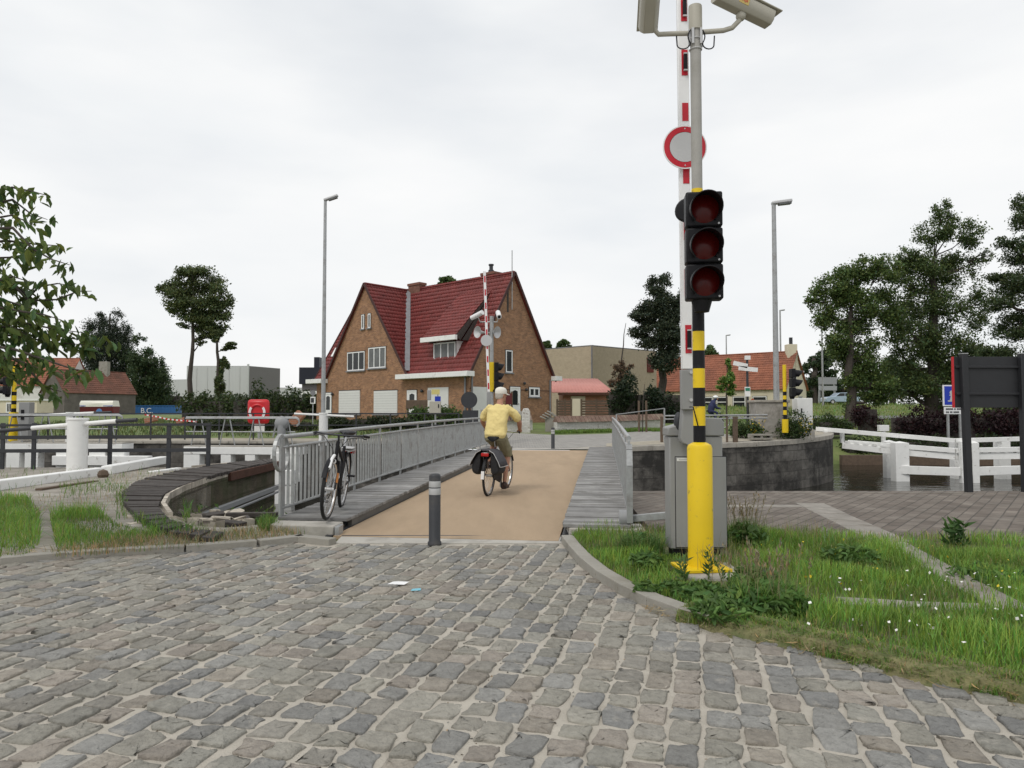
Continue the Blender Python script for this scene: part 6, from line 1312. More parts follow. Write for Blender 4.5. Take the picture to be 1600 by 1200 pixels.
# beige flat building behind
b = MB(); bz1, bz2 = D(850, 545, 74).z, D(1024, 541, 84).z
def boxhouse(name, label, pts, z0, z1s, m, capm=None, cat='building'):
    o = thing(name, label, cat, (pts[0][0], pts[0][1], z0)); b = MB(); n = len(pts); lo = [V((x, y, z0)) for x, y in pts]; hi = [V((x, y, z)) for (x, y), z in zip(pts, z1s)]
    b.add(lo+hi, [(i, (i+1) % n, n+(i+1) % n, n+i) for i in range(n)]); b.build('walls', M[m], o, recalc=True, uv=True)
    b = MB(); b.add([p+V((0, 0, -.05)) for p in hi]+[p+V((0, 0, .06)) for p in hi], [tuple(range(n, 2*n))]+[(i, (i+1) % n, n+(i+1) % n, n+i) for i in range(n)]); b.build('roof', M[capm or 'lead'], o); return o
p1, p2, p3 = D(846, 600, 70), D(925, 600, 66), D(1026, 600, 80)
bb = boxhouse('beige_building', 'plain beige brick building with a flat roof behind the pink roofed garage', [(p1.x, p1.y), (p2.x, p2.y), (p3.x, p3.y), (p3.x-4, p3.y+10), (p1.x-2, p1.y+10)], .8, [D(846, 546, 70).z, D(925, 540, 66).z, D(1026, 549, 80).z, D(1026, 549, 80).z, D(846, 546, 70).z], 'brick_beige')
d_ = (p3-p2).normalized(); nn = V((d_.y, -d_.x, 0)); 
b = MB(); c = p2.lerp(p3, .88); zc_ = D(1017, 570, 78).z; b.beam(V((c.x, c.y, zc_))-d_*.9+nn*.03, V((c.x, c.y, zc_))+d_*.9+nn*.03, .1, 1.6); b.build('window', M['maroon'], bb)
b = MB(); c = p2; b.cyl((c.x-.02, c.y-.12, .8), (c.x-.02, c.y-.12, D(925, 541, 66).z), .07, 8); b.build('downpipe', M['lead'], bb)
# pink roofed garage and slatted fence
GA = Fr(D(865, 620, 60).x, 60, R(2)); gz0 = .8
o = thing('garage', 'small orange brick garage with pink corrugated roof and pale door', 'garage', GA.P(3, 3, gz0)); x0, x1 = D(866, 0, 56).x, D(947, 0, 56).x; ze_, zt_ = D(0, 614, 56).z, D(0, 597, 60).z
b = MB(); b.b2((x0+.6, 56, gz0), (x1, 61, ze_)); b.build('walls', M['brick_orange'], o, uv=True)
b = MB(); k = 60; vs = []
for i in range(k+1):
    x = lerp(x0-.6, x1+.4, i/k); vs += [V((x, 55.6, ze_+.05+.03*math.sin(i*1.9))), V((lerp(x, x0+1.5, .22), 61.2, zt_+.35+.03*math.sin(i*1.9)))]
b.add(vs, [(i*2, i*2+2, i*2+3, i*2+1) for i in range(k)], 0, True); b.build('corrugated_roof', M['pinkroof'], o, recalc=False).modifiers.new('th', 'SOLIDIFY').thickness = .05
b = MB(); b.b2((x0+.2, 55.56, ze_-.18), (x1+.3, 55.62, ze_+.0)); b.build('fascia', M['rust'], o)
b = MB(); b.b2((D(890, 0, 55.9).x, 55.93, gz0), (D(912, 0, 55.9).x, 56.02, D(0, 619, 55.9).z)); b.build('garage_door', M['render_cream'], o)
o = thing('slatted_fence', 'brown horizontal slat fence with a pale gate before the garage', 'fence', (D(910, 640, 50).x, 50, .75)); fy = 50
xs_ = [D(p, 0, fy).x for p in (869, 881, 890.5, 906, 929, 962)]; zt_ = D(0, 625, fy).z
for a, e in ((0, 1), (1, 2), (3, 4), (4, 5)):
    b = MB()
    for i in range(9): z = lerp(.75, zt_, (i+.5)/9); b.b2((xs_[a]+.05, fy-.02, z-.075), (xs_[e]-.05, fy+.02, z+.06))
    b.build('slat_panel', M['wood_post'], o)
for x in xs_: b = MB(); b.b2((x-.06, fy-.05, .7), (x+.06, fy+.05, zt_+.06)); b.build('post', M['wood_post'], o)
b = MB(); b.b2((xs_[2]+.08, fy-.03, .75), (xs_[3]-.08, fy+.02, D(0, 623, fy).z)); b.build('gate', M['render_cream'], o)
# whitewashed garden wall with tile coping
def lowwall(label, pts, h, pitched=True):
    o = thing('garden_wall', label, 'wall', (pts[0][0], pts[0][1], zf(*pts[0][:2])), 'whitewashed garden walls'); b = MB(); c = MB()
    for p, q in zip(pts[:-1], pts[1:]):
        za, zb = zf(*p), zf(*q); a, e = V((p[0], p[1], 0)), V((q[0], q[1], 0)); d = (e-a).normalized(); n = V((-d.y, d.x, 0))*.16
        b.add([a-n+V((0, 0, za-.1)), e-n+V((0, 0, zb-.1)), e+n+V((0, 0, zb-.1)), a+n+V((0, 0, za-.1)), a-n+V((0, 0, za+h)), e-n+V((0, 0, zb+h)), e+n+V((0, 0, zb+h)), a+n+V((0, 0, za+h))], [(0, 3, 2, 1), (4, 5, 6, 7), (0, 1, 5, 4), (1, 2, 6, 5), (2, 3, 7, 6), (3, 0, 4, 7)])
        k = int((e-a).length/.22)
        for i in range(k):
            s0 = a.lerp(e, i/k); z = lerp(za, zb, i/k)+h; w = d*.205; m_ = n.normalized()
            c.add([s0-m_*.30+V((0, 0, z)), s0+w-m_*.30+V((0, 0, z)), s0+w+V((0, 0, z+.30)), s0+V((0, 0, z+.30)), s0+m_*.3+V((0, 0, z)), s0+w+m_*.3+V((0, 0, z))], [(0, 1, 2, 3), (3, 2, 5, 4), (0, 3, 4), (1, 5, 2), (0, 4, 5, 1)])
    b.build('masonry', M['whitewash'], o, uv=True); c.build('tile_coping', mat('coping_tiles', (.17, .11, .085), .9, .3, 5, dirt=(.26, .21, .16), dscale=2), o); return o
M['whitewash'] = brickmat('whitewashed_brick', (.62, .61, .58), (.50, .48, .45), (.44, .42, .39), .22, .075, .01, var=.25, dirt=(.22, .19, .16), dpos=(.56, .66), dscale=2.2)
lowwall('whitewashed garden wall with brown tile coping in front of the slat fence', [(D(866, 0, 36).x, 36.0), (D(960, 0, 37.5).x, 37.5), (D(1030, 0, 40).x, 40)], .50)
lowwall('short whitewashed wall stub with a brown top beside the rider, before the gable', [(D(776, 0, 38).x, 38), (D(830, 0, 38.5).x, 38.5)], .50)
b = MB(); c = D(822, 675, 36); b.extr([(c.x-.22, 36, zf(0, 36)-.1), (c.x+.22, 36, zf(0, 36)-.1), (c.x+.2, 36, zf(0, 36)+1.05), (c.x+.1, 36, zf(0, 36)+1.2), (c.x-.13, 36, zf(0, 36)+1.18), (c.x-.2, 36, zf(0, 36)+1.0)], (0, .35, 0)); tag(b.build('wall_pier', M['whitewash'], uv=True, bevel=.03), 'rough whitewashed pier standing at the end of the short wall', 'pier')
b = MB(); c = D(808, 656, 38); b.ball((c.x, 38, zf(0, 38)+.75), .42, (1, .7, .7), 9); tag(b.build('boulder', M['kerb']), 'brown boulder lying on the short whitewashed wall', 'rock')
b = MB(); c = D(858, 650, 37); 
for i in range(7): b.box((c.x+i*.12-.3, 37, zf(0, 37)+.95-abs(i-3)*.09+i*.0), (.34, .5, .07), Matrix.Rotation(R(25), 3, 'Y'))
b.b2((c.x-.2, 36.85, zf(0, 37)-.1), (c.x+.3, 37.2, zf(0, 37)+.7)); tag(b.build('collapsed_pier', M['kerb'], bevel=.02), 'crumbled pier of loose coping tiles at the near end of the garden wall', 'pier')
# ---- left: farm houses, warehouse, container, boat
FH = Fr(D(238, 640, 128).x, 128, R(180)); 
GH = Fr(D(160, 650, 126).x, 126, R(0)); z0 = .9
def zat(py, Y): return D(800, py, Y).z
grey = gabled('grey_house', 'grey rendered cottage with a brown tiled roof, seen between tree branches', Fr(D(100, 650, 128).x-.0, 128, R(62)), 13.5, 7.2, z0, zat(612, 128), zat(578, 131), 'render_grey', 'rooftile_brown', tw=.4, th=.5)
g_ = Fr(D(100, 650, 128).x, 128, R(62))
p = g_.P(9.5, 3.6, 0); b = MB(); b.b2((p.x-.8, p.y-.5, 6), (p.x+.8, p.y+.5, zat(562, 133))); b.build('chimney', M['kerb'], grey)
def onwall(fr, l0): pass
# its gable faces the camera: build window there
grfr = g_
bpy.data.objects.remove(grey) if False else None
white = gabled('white_farmhouse', 'long white farmhouse with an orange tiled roof behind the branches', Fr(D(-130, 650, 132).x, 132, R(1)), D(98, 650, 132).x-D(-130, 650, 132).x, 8.5, z0, zat(601, 132), zat(560, 136), 'render_white', 'rooftile_orange', tw=.4, th=.5)
WF = Fr(D(-130, 650, 132).x, 132, R(1))
for px in (-60, -10, 40, 63): window(WF, ('front', 0), D(px, 0, 132).x-WF.o.x, z0+1.2, 1.5, 1.5, 1, white, 'glass', 'white')
o = thing('site_hut', 'cream low hut with barred windows in front of the white farmhouse', 'hut', D(40, 650, 110)); b = MB(); hx0, hx1 = D(-40, 0, 110).x, D(74, 0, 110).x; b.b2((hx0, 110, .9), (hx1, 114, zat(626, 110))); b.build('walls', M['render_cream'], o)
b = MB(); b.b2((hx0-.2, 109.8, zat(626, 110)), (hx1+.2, 114.2, zat(623, 110))); b.build('roof', M['white'], o)
for px in (4, 34):
    b = MB(); x = D(px, 0, 110).x; b.b2((x-.7, 109.95, zat(645, 110)), (x+.7, 110.02, zat(629, 110))); w_ = b.build('window', M['white'], o); b = MB()
    for i in range(5): b.b2((x-.5+i*.22, 109.92, zat(643, 110)), (x-.38+i*.22, 109.96, zat(631, 110)))
    b.build('bars', M['black'], w_)
wh = boxhouse('warehouse', 'large pale grey warehouse with a darker end wall beyond the trees', [(D(302, 0, 200).x, 200), (D(397, 0, 190).x, 190), (D(445, 0, 215).x, 215), (D(350, 0, 235).x, 235)], 1, [zat(572, 200), zat(572, 190), zat(576, 215), zat(576, 235)], 'metalclad', 'metalclad')
b = MB(); a, e = D(397.3, 0, 189.9), D(445, 0, 214.9); b.add([V((a.x, a.y, 1)), V((e.x, e.y, 1)), V((e.x, e.y, zat(576, 215))), V((a.x, a.y, zat(572.2, 190)))], [(0, 1, 2, 3)]); b.build('end_wall', M['metalclad_dark'], wh, recalc=False)
b = MB()
for px in (318, 335, 352, 368, 384): a = D(302, 0, 200).lerp(D(397, 0, 190), (px-302)/95); b.b2((a.x-.08, a.y-.12, 1), (a.x+.08, a.y-.02, zat(573, 194)))
b.cyl((D(396, 0, 189.8).x, 189.6, 1), (D(396, 0, 189.6).x, 189.6, zat(569, 189.6)), .3, 8); b.build('cladding_seams', M['metalclad'], wh)
boxhouse('warehouse', 'lower pale warehouse wing left of the large one', [(D(262, 0, 210).x, 210), (D(345, 0, 196).x, 196), (D(380, 0, 230).x, 230), (D(280, 0, 240).x, 240)], 1, [zat(594, 210), zat(592, 196), zat(595, 230), zat(596, 240)], 'metalclad', 'metalclad')
boxhouse('warehouse', 'long low warehouse far behind the dark navy building', [(D(440, 0, 260).x, 260), (D(500, 0, 260).x, 260), (D(500, 0, 280).x, 280), (D(440, 0, 280).x, 280)], 1, [zat(606, 260)]*4, 'metalclad', 'lead')
o = thing('modern_building', 'dark navy upper storey of a flat building peeping out behind the brick house', 'building', (D(500, 0, 90).x, 90, 1)); b = MB(); b.b2((D(474, 0, 90).x, 90, zat(600, 90)), (D(560, 0, 90).x, 98, zat(574, 90))); b.build('upper_storey', M['navy'], o); b = MB(); b.b2((D(500, 0, 92).x, 91, zat(580, 90)), (D(508, 0, 92).x, 93, zat(557, 90))); b.build('stack', M['navy'], o)
b = MB(); b.b2((D(477, 0, 90).x, 90.5, zat(620, 90)), (D(560, 0, 90).x, 98, zat(600, 90))); b.build('lower_storey', M['metalclad_dark'], o); b = MB(); b.b2((D(474, 0, 89).x, 89, zat(616, 89)), (D(540, 0, 89).x, 90.4, zat(611, 89))); b.build('canopy', M['white'], o)
cy = 150; o = thing('shipping_container', 'long blue shipping container standing behind the boat', 'container', D(240, 650, cy)); x0, x1 = D(186, 0, cy).x, D(287, 0, cy).x; z1 = zat(633.5, cy); z0c = zat(653, cy)-.2; b = MB(); k = 90; vs = []
for i in range(k+1): x = lerp(x0, x1, i/k); y = cy+(.06 if i % 4 in (1, 2) else 0); vs += [V((x, y, z0c)), V((x, y, z1))]
n0 = len(vs); b.add(vs, [(i*2, i*2+2, i*2+3, i*2+1) for i in range(k)]); b.b2((x0, cy+.1, z0c), (x1, cy+2.5, z1-.01)); b.build('body', M['blue'], o, recalc=False)
b = MB(); b.b2((x0-.05, cy-.05, z1-.15), (x1+.05, cy+.15, z1+.02)); b.b2((x0-.05, cy-.05, z0c), (x1+.05, cy+.15, z0c+.2)); b.build('frame_rail', M['blue'], o)
text('B.C.', 'lettering', 1.5, (D(229, 642, cy-.2).x, cy-.12, zat(642, cy)), (R(90), 0, 0), M['white_clean'], o)
by = 118; o = thing('motor_boat', 'white motor boat with a dark red underside standing on land', 'boat', D(164, 652, by)); s = by/1140; cx_ = D(164, 0, by).x; zk = zat(654, by)
secs = [(-29, .25, 0), (-27, .9, -2), (-15, 1.1, -3), (5, 1.15, -3), (20, 1.1, -2), (26, 1.05, -1)]
b = MB(); vs = []
for x, w, kz in secs: vs += [V((cx_+x*s, by+1.2-w, zk+19*s)), V((cx_+x*s, by+1.2-w*.8, zk+8*s)), V((cx_+x*s, by+1.2, zk+(2-kz*0)*s)), V((cx_+x*s, by+1.2+w*.8, zk+8*s)), V((cx_+x*s, by+1.2+w, zk+19*s))]
b.add(vs, [(i*5+j, i*5+j+1, (i+1)*5+j+1, (i+1)*5+j) for i in range(5) for j in range(4)]+[tuple(range(5)), tuple(25+j for j in range(5))], 0, False); b.build('hull', M['hull_red'], o, recalc=True)
b = MB(); vs = []
for x, w, kz in secs: vs += [V((cx_+x*s, by+1.2-w*1.03, zk+18.5*s)), V((cx_+x*s, by+1.2-w*1.06, zk+24*s)), V((cx_+(x*.97)*s, by+1.2-w*.8, zk+(28+(x < -10)*0)*s)), V((cx_+x*.97*s, by+1.2+w*.8, zk+28*s)), V((cx_+x*s, by+1.2+w*1.05, zk+18.5*s))]
b.add(vs, [(i*5+j, i*5+j+1, (i+1)*5+j+1, (i+1)*5+j) for i in range(5) for j in range(4)]+[tuple(range(5)), tuple(25+j for j in range(5))], 0, False); b.build('topsides', M['gel'], o, bevel=.05)
b = MB(); b.beam((cx_-26*s, by-.12+.25, zk+19.8*s), (cx_+26*s, by-.12+.15, zk+19.8*s), .06, .1); b.build('waterline_stripe', M['signblue'], o)
b = MB()
for x in (-18, 0, 18): b.b2((cx_+x*s-.15, by+.9, zk-.2), (cx_+x*s+.15, by+1.5, zk+5*s))
b.build('cradle', M['rust'], o)
# yellow black signal pole and signal head by the left branches
a = D(21, 655, 29.5); o = thing('signal_pole', 'yellow and black signal pole standing at the left lock gate under the branches', 'pole', (a.x, 29.5, zf(a.x, 29.5))); b = MB()
for y0, y1, m_, r in ((665, 644, 1, .16), (644, 638, 0, .09), (638, 632, 1, .09), (632, 626, 0, .09), (626, 618, 1, .09), (618, 612, 0, .09), (612, 606, 1, .09), (606, 570, 1, .075)): b.lathe([(r, D(0, y0, 29.5).z), (r, D(0, y1, 29.5).z)], (a.x, 29.5, 0), n=12, m=m_)
b.lathe([(.16, zf(a.x, 29.5)), (.16, D(0, 665, 29.5).z)], (a.x, 29.5, 0), n=12, m=1); b.build('striped_band', [M['black'], M['yellow']], o)
signal_head('traffic_light', 'black signal head on the left yellow pole beside the farmhouse roof', D(11, 596, 29.4), .36, R(-80), n=3)
o = thing('machine_cabinet', 'grey cabinet with a dark figure mark beside the left yellow pole', 'cabinet', D(38, 660, 29.3)); c = D(39, 646, 29.3); b = MB(); b.box((c.x, 29.4, c.z-.3), (.42, .35, 1.5)); b.build('case', M['cabinet'], o, bevel=.02); b = MB(); b.box((c.x-.04, 29.21, c.z-.05), (.12, .02, .4)); b.build('dark_mark', M['black'], o)
c = D(155, 643, 60); o = thing('road_sign', 'small round blue sign near the red bottomed boat', 'traffic sign', (c.x, 60, .9)); b = MB(); b.lathe([(0, 0), (.24, 0), (.24, .03), (0, .03)], c, axis=(0, -1, 0), n=20); b.build('sign_plate', mat('pale_sign_blue', (.08, .2, .45), .5, .05), o); b = MB(); b.cyl((c.x, 60.05, .8), (c.x, 60.05, c.z), .03, 8); b.build('post', M['galv'], o)
c = D(489, 614, 38); o = thing('road_sign', 'round sign over a small white plate at the left edge of the brick house', 'traffic sign', (c.x, 38, zf(c.x, 38))); b = MB(); b.lathe([(0, 0), (.14, 0), (.14, .02), (0, .02)], c, axis=(0, -1, 0), n=20); b.build('sign_plate', M['lead'], o); b = MB(); b.box(c-V((0, 0, .38)), (.26, .02, .36)); pl_ = b.build('white_plate', M['white'], o); b = MB(); b.box(c-V((.02, .015, .38)), (.16, .01, .24)); b.build('plate_marks', M['darkmetal'], pl_); b = MB(); b.cyl((c.x, 38.03, zf(c.x, 38)), (c.x, 38.03, c.z), .03, 8); b.build('post', M['galv'], o)
# far side surfaces
def gp(px, py, guess=35):
    Y = guess
    for _ in range(30):
        z = zf(0, Y); Y = .5*Y+.5*max(24.5, min(300, (CAMH-z)*1140/max(1.0, py-645)))
    p = D(px, py, Y); return (p.x, Y)
X_ = [(-2.0, 26.0), (2.7, 25.35), (3.7, 26.5), (9.3, 29.2), (11.2, 31), (14.5, 36), (20, 41), (9, 40.5), (D(1030, 0, 38.5).x, 38.2), (D(960, 0, 36).x, 35.6), (D(866, 0, 34).x, 33.5), (D(800, 0, 35).x, 35), (-4, 36), (-7, 30.6)]
X_ = [(-1.9, 26.0), (2.7, 25.4), (3.6, 26.9), (8, 28.9), (10.5, 32), (9.2, 38.4), (6.2, 36.4), (D(940, 0, 35).x, 34.6), (D(866, 0, 34).x, 33.6), (D(820, 0, 35).x, 35), (-2.5, 37.5), (-6.5, 36), (-5, 30.5)]
drape('far_road', X_, M['farcobble'], .012, 20)
drape('lockside_path', [(-40, 29.9), (-4.6, 29.9), (-2.6, 26.4), (-2.0, 26.2), (-5.2, 31.0), (-40, 32.5)], M['gravel'], .02, 14)
drape('far_quay_top', [(3.4, 26.4), (4.3, 26.9), (9.4, 29.2), (11.4, 30.7), (13.2, 32.4), (14.4, 33.9), (15.1, 35.3), (15.2, 37), (10.5, 33), (3.6, 27.9)], M['gravel'], .03, 10, zfun=lambda x, y: zf(min(x, 15.3), y))
drape('distant_road', [(20, 66), (60, 66), (60, 70), (20, 70)], M['asphalt'], .03, 6)
drape('threshold_far', [(-1.2+.0, 25.22), (2.72, 24.92+.3), (2.75, 25.55), (-1.3, 26.0)], M['concrete'], .02, 4)
# ================================================================ trees, hedges, grass
def tree(name, label, Y, trunk, blobs, n, size, col, cat='tree', sub=18, subr=.40, group=None, mat_='leaf', cvar=.4, branches=True, hue=.25, tw=None, asp=.6, shell=.2, lit=2.9):
    """trunk: [(px, py, radius px)], blobs: [(px, py, rx, ry)] measured at distance Y"""
    s = Y/1140; base = D(trunk[0][0], trunk[0][1], Y); gz = zf(base.x, Y)
    o = thing(name, label, cat, (base.x, Y, gz), group)
    tp = [D(a, b_, Y) for a, b_, r in trunk]; tp[0].z = min(tp[0].z, gz-.1); tr = [r*s for a, b_, r in trunk]
    b = MB(); pts = resamp(tp, 10); rr = list(np.interp(np.linspace(0, 1, 10), np.linspace(0, 1, len(tr)), tr))
    pts = [p+V((rng.normal()*tr[0]*.25, rng.normal()*tr[0]*.25, 0)) if 0 < i < 9 else p for i, p in enumerate(pts)]
    b.tube(pts, rr, 9); subs = []; 
    for bx, by, rx, ry in blobs:
        c = D(bx, by, Y); c.y += rng.normal()*rx*s*.25; r3 = V((rx*s, rx*s*.85, ry*s))
        for _ in range(sub):
            d = V(unit(rng.normal(size=(1, 3)))[0]); f = rng.uniform(.35, 1.0)**.6; p = c+V((d.x*r3.x, d.y*r3.y, d.z*r3.z))*f*(1-subr*.6)
            q = subr*rng.uniform(.7, 1.3); subs.append((p.x, p.y, p.z, r3.x*q, r3.y*q, r3.z*q*.8))
        if branches:
            t = min(range(10), key=lambda i: (pts[i]-c).length+(0 if pts[i].z < c.z else 3)); m_ = pts[t].lerp(c, .5)+V((0, 0, -.08*(pts[t]-c).length)); b.tube([pts[t], m_, c], [rr[t]*.5, rr[t]*.32, rr[t]*.12+.01], 6)
            for i in range(-min(sub, 7), 0): e = V(subs[i][:3]); b.tube([c.lerp(pts[t], .35), e], [rr[t]*.2+.01, .012], 5)
    b.build('trunk', M['bark'], o)
    P = blob_points(subs, int(n*3.9), shell); leaves('crown', P, size*.64, M[mat_], o, tuple(c*lit for c in col), cvar, asp, .4, hue=hue)
    return o
G1, G2, G3 = (.052, .075, .022), (.040, .062, .018), (.030, .045, .018)
tree('broadleaf_tree', 'tall thin tree with a rounded crown high above the blue container', 68, [(299, 652, 4.6), (298, 600, 4), (300, 560, 3), (300, 520, 2.4), (302, 470, 1.4)], [(302, 440, 42, 28), (268, 452, 26, 20), (338, 462, 26, 24), (310, 482, 44, 26), (345, 490, 20, 22), (280, 478, 26, 20), (325, 510, 30, 16), (288, 507, 14, 8), (312, 532, 14, 9), (336, 522, 15, 10), (250, 452, 10, 7), (303, 424, 26, 15), (285, 435, 22, 14), (322, 495, 30, 22), (338, 505, 22, 20), (292, 465, 36, 26), (322, 518, 22, 12), (350, 470, 18, 22)], 6400, .34, (.036, .046, .018), sub=16, subr=.38)
tree('broadleaf_tree', 'slender ivy clad tree with a sparse top beside the tall thin tree', 67, [(343, 652, 4.2), (342, 600, 3.5), (340, 560, 3), (338, 545, 2.2), (345, 520, 1.3)], [(344, 600, 9, 34), (350, 572, 10, 18), (343, 636, 9, 18), (362, 540, 13, 6), (352, 545, 8, 4), (340, 525, 12, 10)], 2000, .32, (.036, .046, .018), sub=10)
tree('conifer_tree', 'dark pointed conifer behind the grey cottage, taller of the pair', 166, [(172, 652, 7), (172, 560, 4), (172, 490, 1)], [(170, 600, 52, 46), (168, 560, 42, 34), (170, 530, 32, 24), (160, 505, 18, 18), (156, 492, 7, 10), (182, 502, 16, 20), (185, 488, 6, 9), (140, 540, 16, 16), (190, 560, 34, 40), (150, 585, 34, 34), (195, 520, 18, 22), (210, 590, 34, 40), (150, 515, 14, 18), (160, 520, 26, 30), (185, 540, 30, 34)], 13000, .65, (.016, .022, .014), sub=16, branches=False, asp=.4)
tree('broadleaf_tree', 'dark bushy tree between the conifer and the thin trunk', 164, [(232, 652, 6), (230, 600, 4), (228, 560, 2)], [(225, 590, 30, 44), (240, 605, 28, 46), (210, 560, 22, 30), (250, 620, 20, 34), (245, 570, 14, 18), (215, 530, 12, 14), (255, 600, 22, 36), (230, 565, 24, 26), (225, 620, 40, 34)], 7000, .65, (.024, .036, .016), sub=14, branches=False)
tree('broadleaf_tree', 'dark round tree behind the grey barrier boom, beside the cream house', 62.0, [(1034, 640, 8), (1034, 590, 6), (1032, 540, 5), (1030, 470, 2)], [(1036, 445, 24, 24), (1022, 470, 28, 24), (1008, 492, 30, 22), (1042, 490, 32, 34), (1030, 525, 42, 28), (1050, 540, 26, 36), (1035, 565, 26, 30), (1000, 520, 20, 14), (1060, 470, 16, 26)], 8200, .30, (.018, .024, .014), sub=22)
tree('broadleaf_tree', 'large leafy tree with ivy on its trunk right of the route sign', 58, [(1330, 672, 8), (1330, 620, 7), (1328, 560, 5), (1330, 480, 2.5)], [(1300, 450, 34, 30), (1335, 430, 40, 30), (1370, 425, 34, 28), (1285, 490, 26, 34), (1330, 490, 52, 44), (1385, 480, 36, 40), (1308, 535, 28, 26), (1350, 560, 44, 44), (1338, 592, 26, 30), (1370, 600, 36, 26), (1328, 640, 12, 34), (1365, 625, 26, 18), (1270, 470, 14, 16), (1345, 405, 12, 10)], 12000, .30, (.040, .058, .018), sub=22)
tree('broadleaf_tree', 'tallest leafy tree with a pointed top behind the purple hedge', 60, [(1452, 665, 11), (1452, 610, 9), (1455, 540, 6), (1460, 400, 2.5)], [(1470, 330, 20, 24), (1492, 345, 14, 20), (1460, 365, 36, 30), (1510, 368, 28, 32), (1415, 400, 20, 22), (1445, 420, 50, 38), (1505, 420, 40, 40), (1410, 450, 32, 40), (1460, 480, 62, 50), (1525, 480, 34, 44), (1420, 530, 46, 44), (1480, 550, 60, 50), (1530, 560, 36, 44), (1450, 600, 50, 30), (1510, 610, 40, 26), (1420, 610, 30, 28), (1400, 570, 26, 34), (1480, 630, 40, 20), (1540, 400, 12, 14)], 15000, .30, (.034, .048, .017), sub=22)
tree('conifer_tree', 'dark layered conifer like tree at the far right edge behind the information board', 52, [(1612, 670, 13), (1612, 500, 8), (1614, 330, 3)], [(1612, 330, 30, 40), (1590, 350, 22, 16), (1600, 390, 46, 30), (1570, 378, 22, 14), (1580, 440, 46, 26), (1630, 430, 50, 60), (1565, 475, 34, 18), (1590, 510, 56, 34), (1640, 520, 50, 60), (1570, 570, 44, 34), (1610, 610, 60, 50), (1555, 550, 26, 18), (1556, 432, 18, 8)], 13000, .30, (.024, .034, .014), sub=22, asp=.45)
tree('broadleaf_tree', 'darker tree rising behind the gable of the cream house', 110, [(1272, 640, 6), (1272, 590, 5), (1272, 560, 3)], [(1268, 575, 18, 22), (1285, 560, 20, 20), (1290, 590, 26, 30), (1265, 610, 16, 22), (1300, 620, 24, 22), (1305, 550, 18, 16)], 4200, .55, (.022, .034, .016), sub=12, branches=False)
tree('broadleaf_tree', 'tree filling the gap between the tallest tree and the purple hedge', 95, [(1395, 650, 6), (1395, 600, 4), (1395, 560, 2)], [(1380, 590, 34, 34), (1410, 580, 36, 40), (1440, 590, 30, 36), (1350, 600, 28, 28), (1480, 600, 30, 30)], 5000, .5, (.028, .042, .016), sub=12, branches=False)
tree('sapling', 'young green sapling in front of the cream house roof', 50, [(1135, 655, 1.4), (1135, 620, 1.1), (1136, 565, .6)], [(1137, 572, 8, 14), (1138, 592, 13, 14), (1136, 610, 15, 10), (1127, 600, 10, 10), (1146, 604, 8, 10)], 900, .22, (.058, .095, .022), sub=9)
tree('sapling', 'thin bronze leaved tree with a bare top before the beige building', 52, [(970, 650, 2.2), (968, 600, 1.7), (973, 545, 1.1), (978, 505, .4)], [(966, 570, 14, 14), (975, 585, 16, 16), (962, 595, 13, 18), (972, 612, 20, 16), (985, 575, 8, 8)], 900, .24, (.060, .042, .028), sub=9)
for i, (bx, by, r, lab) in enumerate(((697, 434, 13, 'tree top showing over the roof of the brick house, by its chimney'), (880, 537, 10, 'tree top over the beige building, beside the tiled gable'), (853, 537, 7, 'smaller tree top over the left end of the beige building'), (1108, 548, 12, 'pale tree top above the orange roof of the cream house'))):
    Yt = 100; tree('treetop_tree', lab, Yt, [(bx, 640, 4), (bx, 560, 3), (bx, by+4, 1)], [(bx, by, r, r*.8), (bx-r*.6, by+r*.6, r*.7, r*.6), (bx+r*.7, by+r*.7, r*.7, r*.6)], 900, .5, (.04, .06, .022), sub=9, group='tree tops over the roofs')
# hedges and bushes: solid leafy masses
def hedge(name, label, pts, Y0, h, w, col, size, n, cat='hedge', hvar=.15, z0=None, core=True):
    """pts: px positions along the foot at distances Y"""
    P_ = [V((D(px, 600, Y).x, Y, 0)) for px, Y in pts]; gz = [zf(p.x, p.y) if z0 is None else z0 for p in P_]; o = thing(name, label, cat, (P_[0].x, P_[0].y, gz[0]))
    b = MB(); L_ = []
    for i in range(len(P_)-1):
        a, e = P_[i], P_[i+1]; k = max(2, int((e-a).length/.5))
        for j in range(k): t = (j+.5)/k; L_.append((a.lerp(e, t), lerp(gz[i], gz[i+1], t)))
    C_ = []
    for p, z in L_:
        for _ in range(3):
            hh = h*(1+rng.normal()*hvar); C_.append((p.x+rng.normal()*.15, p.y+rng.normal()*w*.2, z+hh*rng.uniform(.3, .72), .55, w*.55, hh*.36))
    if core:
        for i in range(len(P_)-1):
            a, e = P_[i], P_[i+1]; b.beam(a+V((0, 0, gz[i]+h*.36)), e+V((0, 0, gz[i+1]+h*.36)), w*.55, h*.72)
        b.build('stems', M['wood_dark'], o)  # solid dark core box added so the foliage is not see-through, no separate stems
    leaves('foliage', blob_points(C_, int(n*1.5), .55), size, M['leaf'], o, tuple(c*1.5 for c in col), .4, .6, .4); return o
hedge('hedge', 'tall dark green hedge behind the red lifebuoy cabinet', [(372, 60), (430, 58), (492, 56)], 0, 2.2, 1.6, (.030, .044, .016), .24, 4500)
hedge('hedge', 'tall loose green bushes under the warehouse, left of the red cabinet', [(292, 66), (330, 64), (380, 62)], 0, 2.1, 1.6, (.036, .052, .018), .25, 3800)
hedge('hedge', 'low dark hedge along the lock side below the red lifebuoy cabinet', [(305, 37), (400, 37), (485, 37)], 0, .62, .9, (.026, .036, .014), .13, 3800)
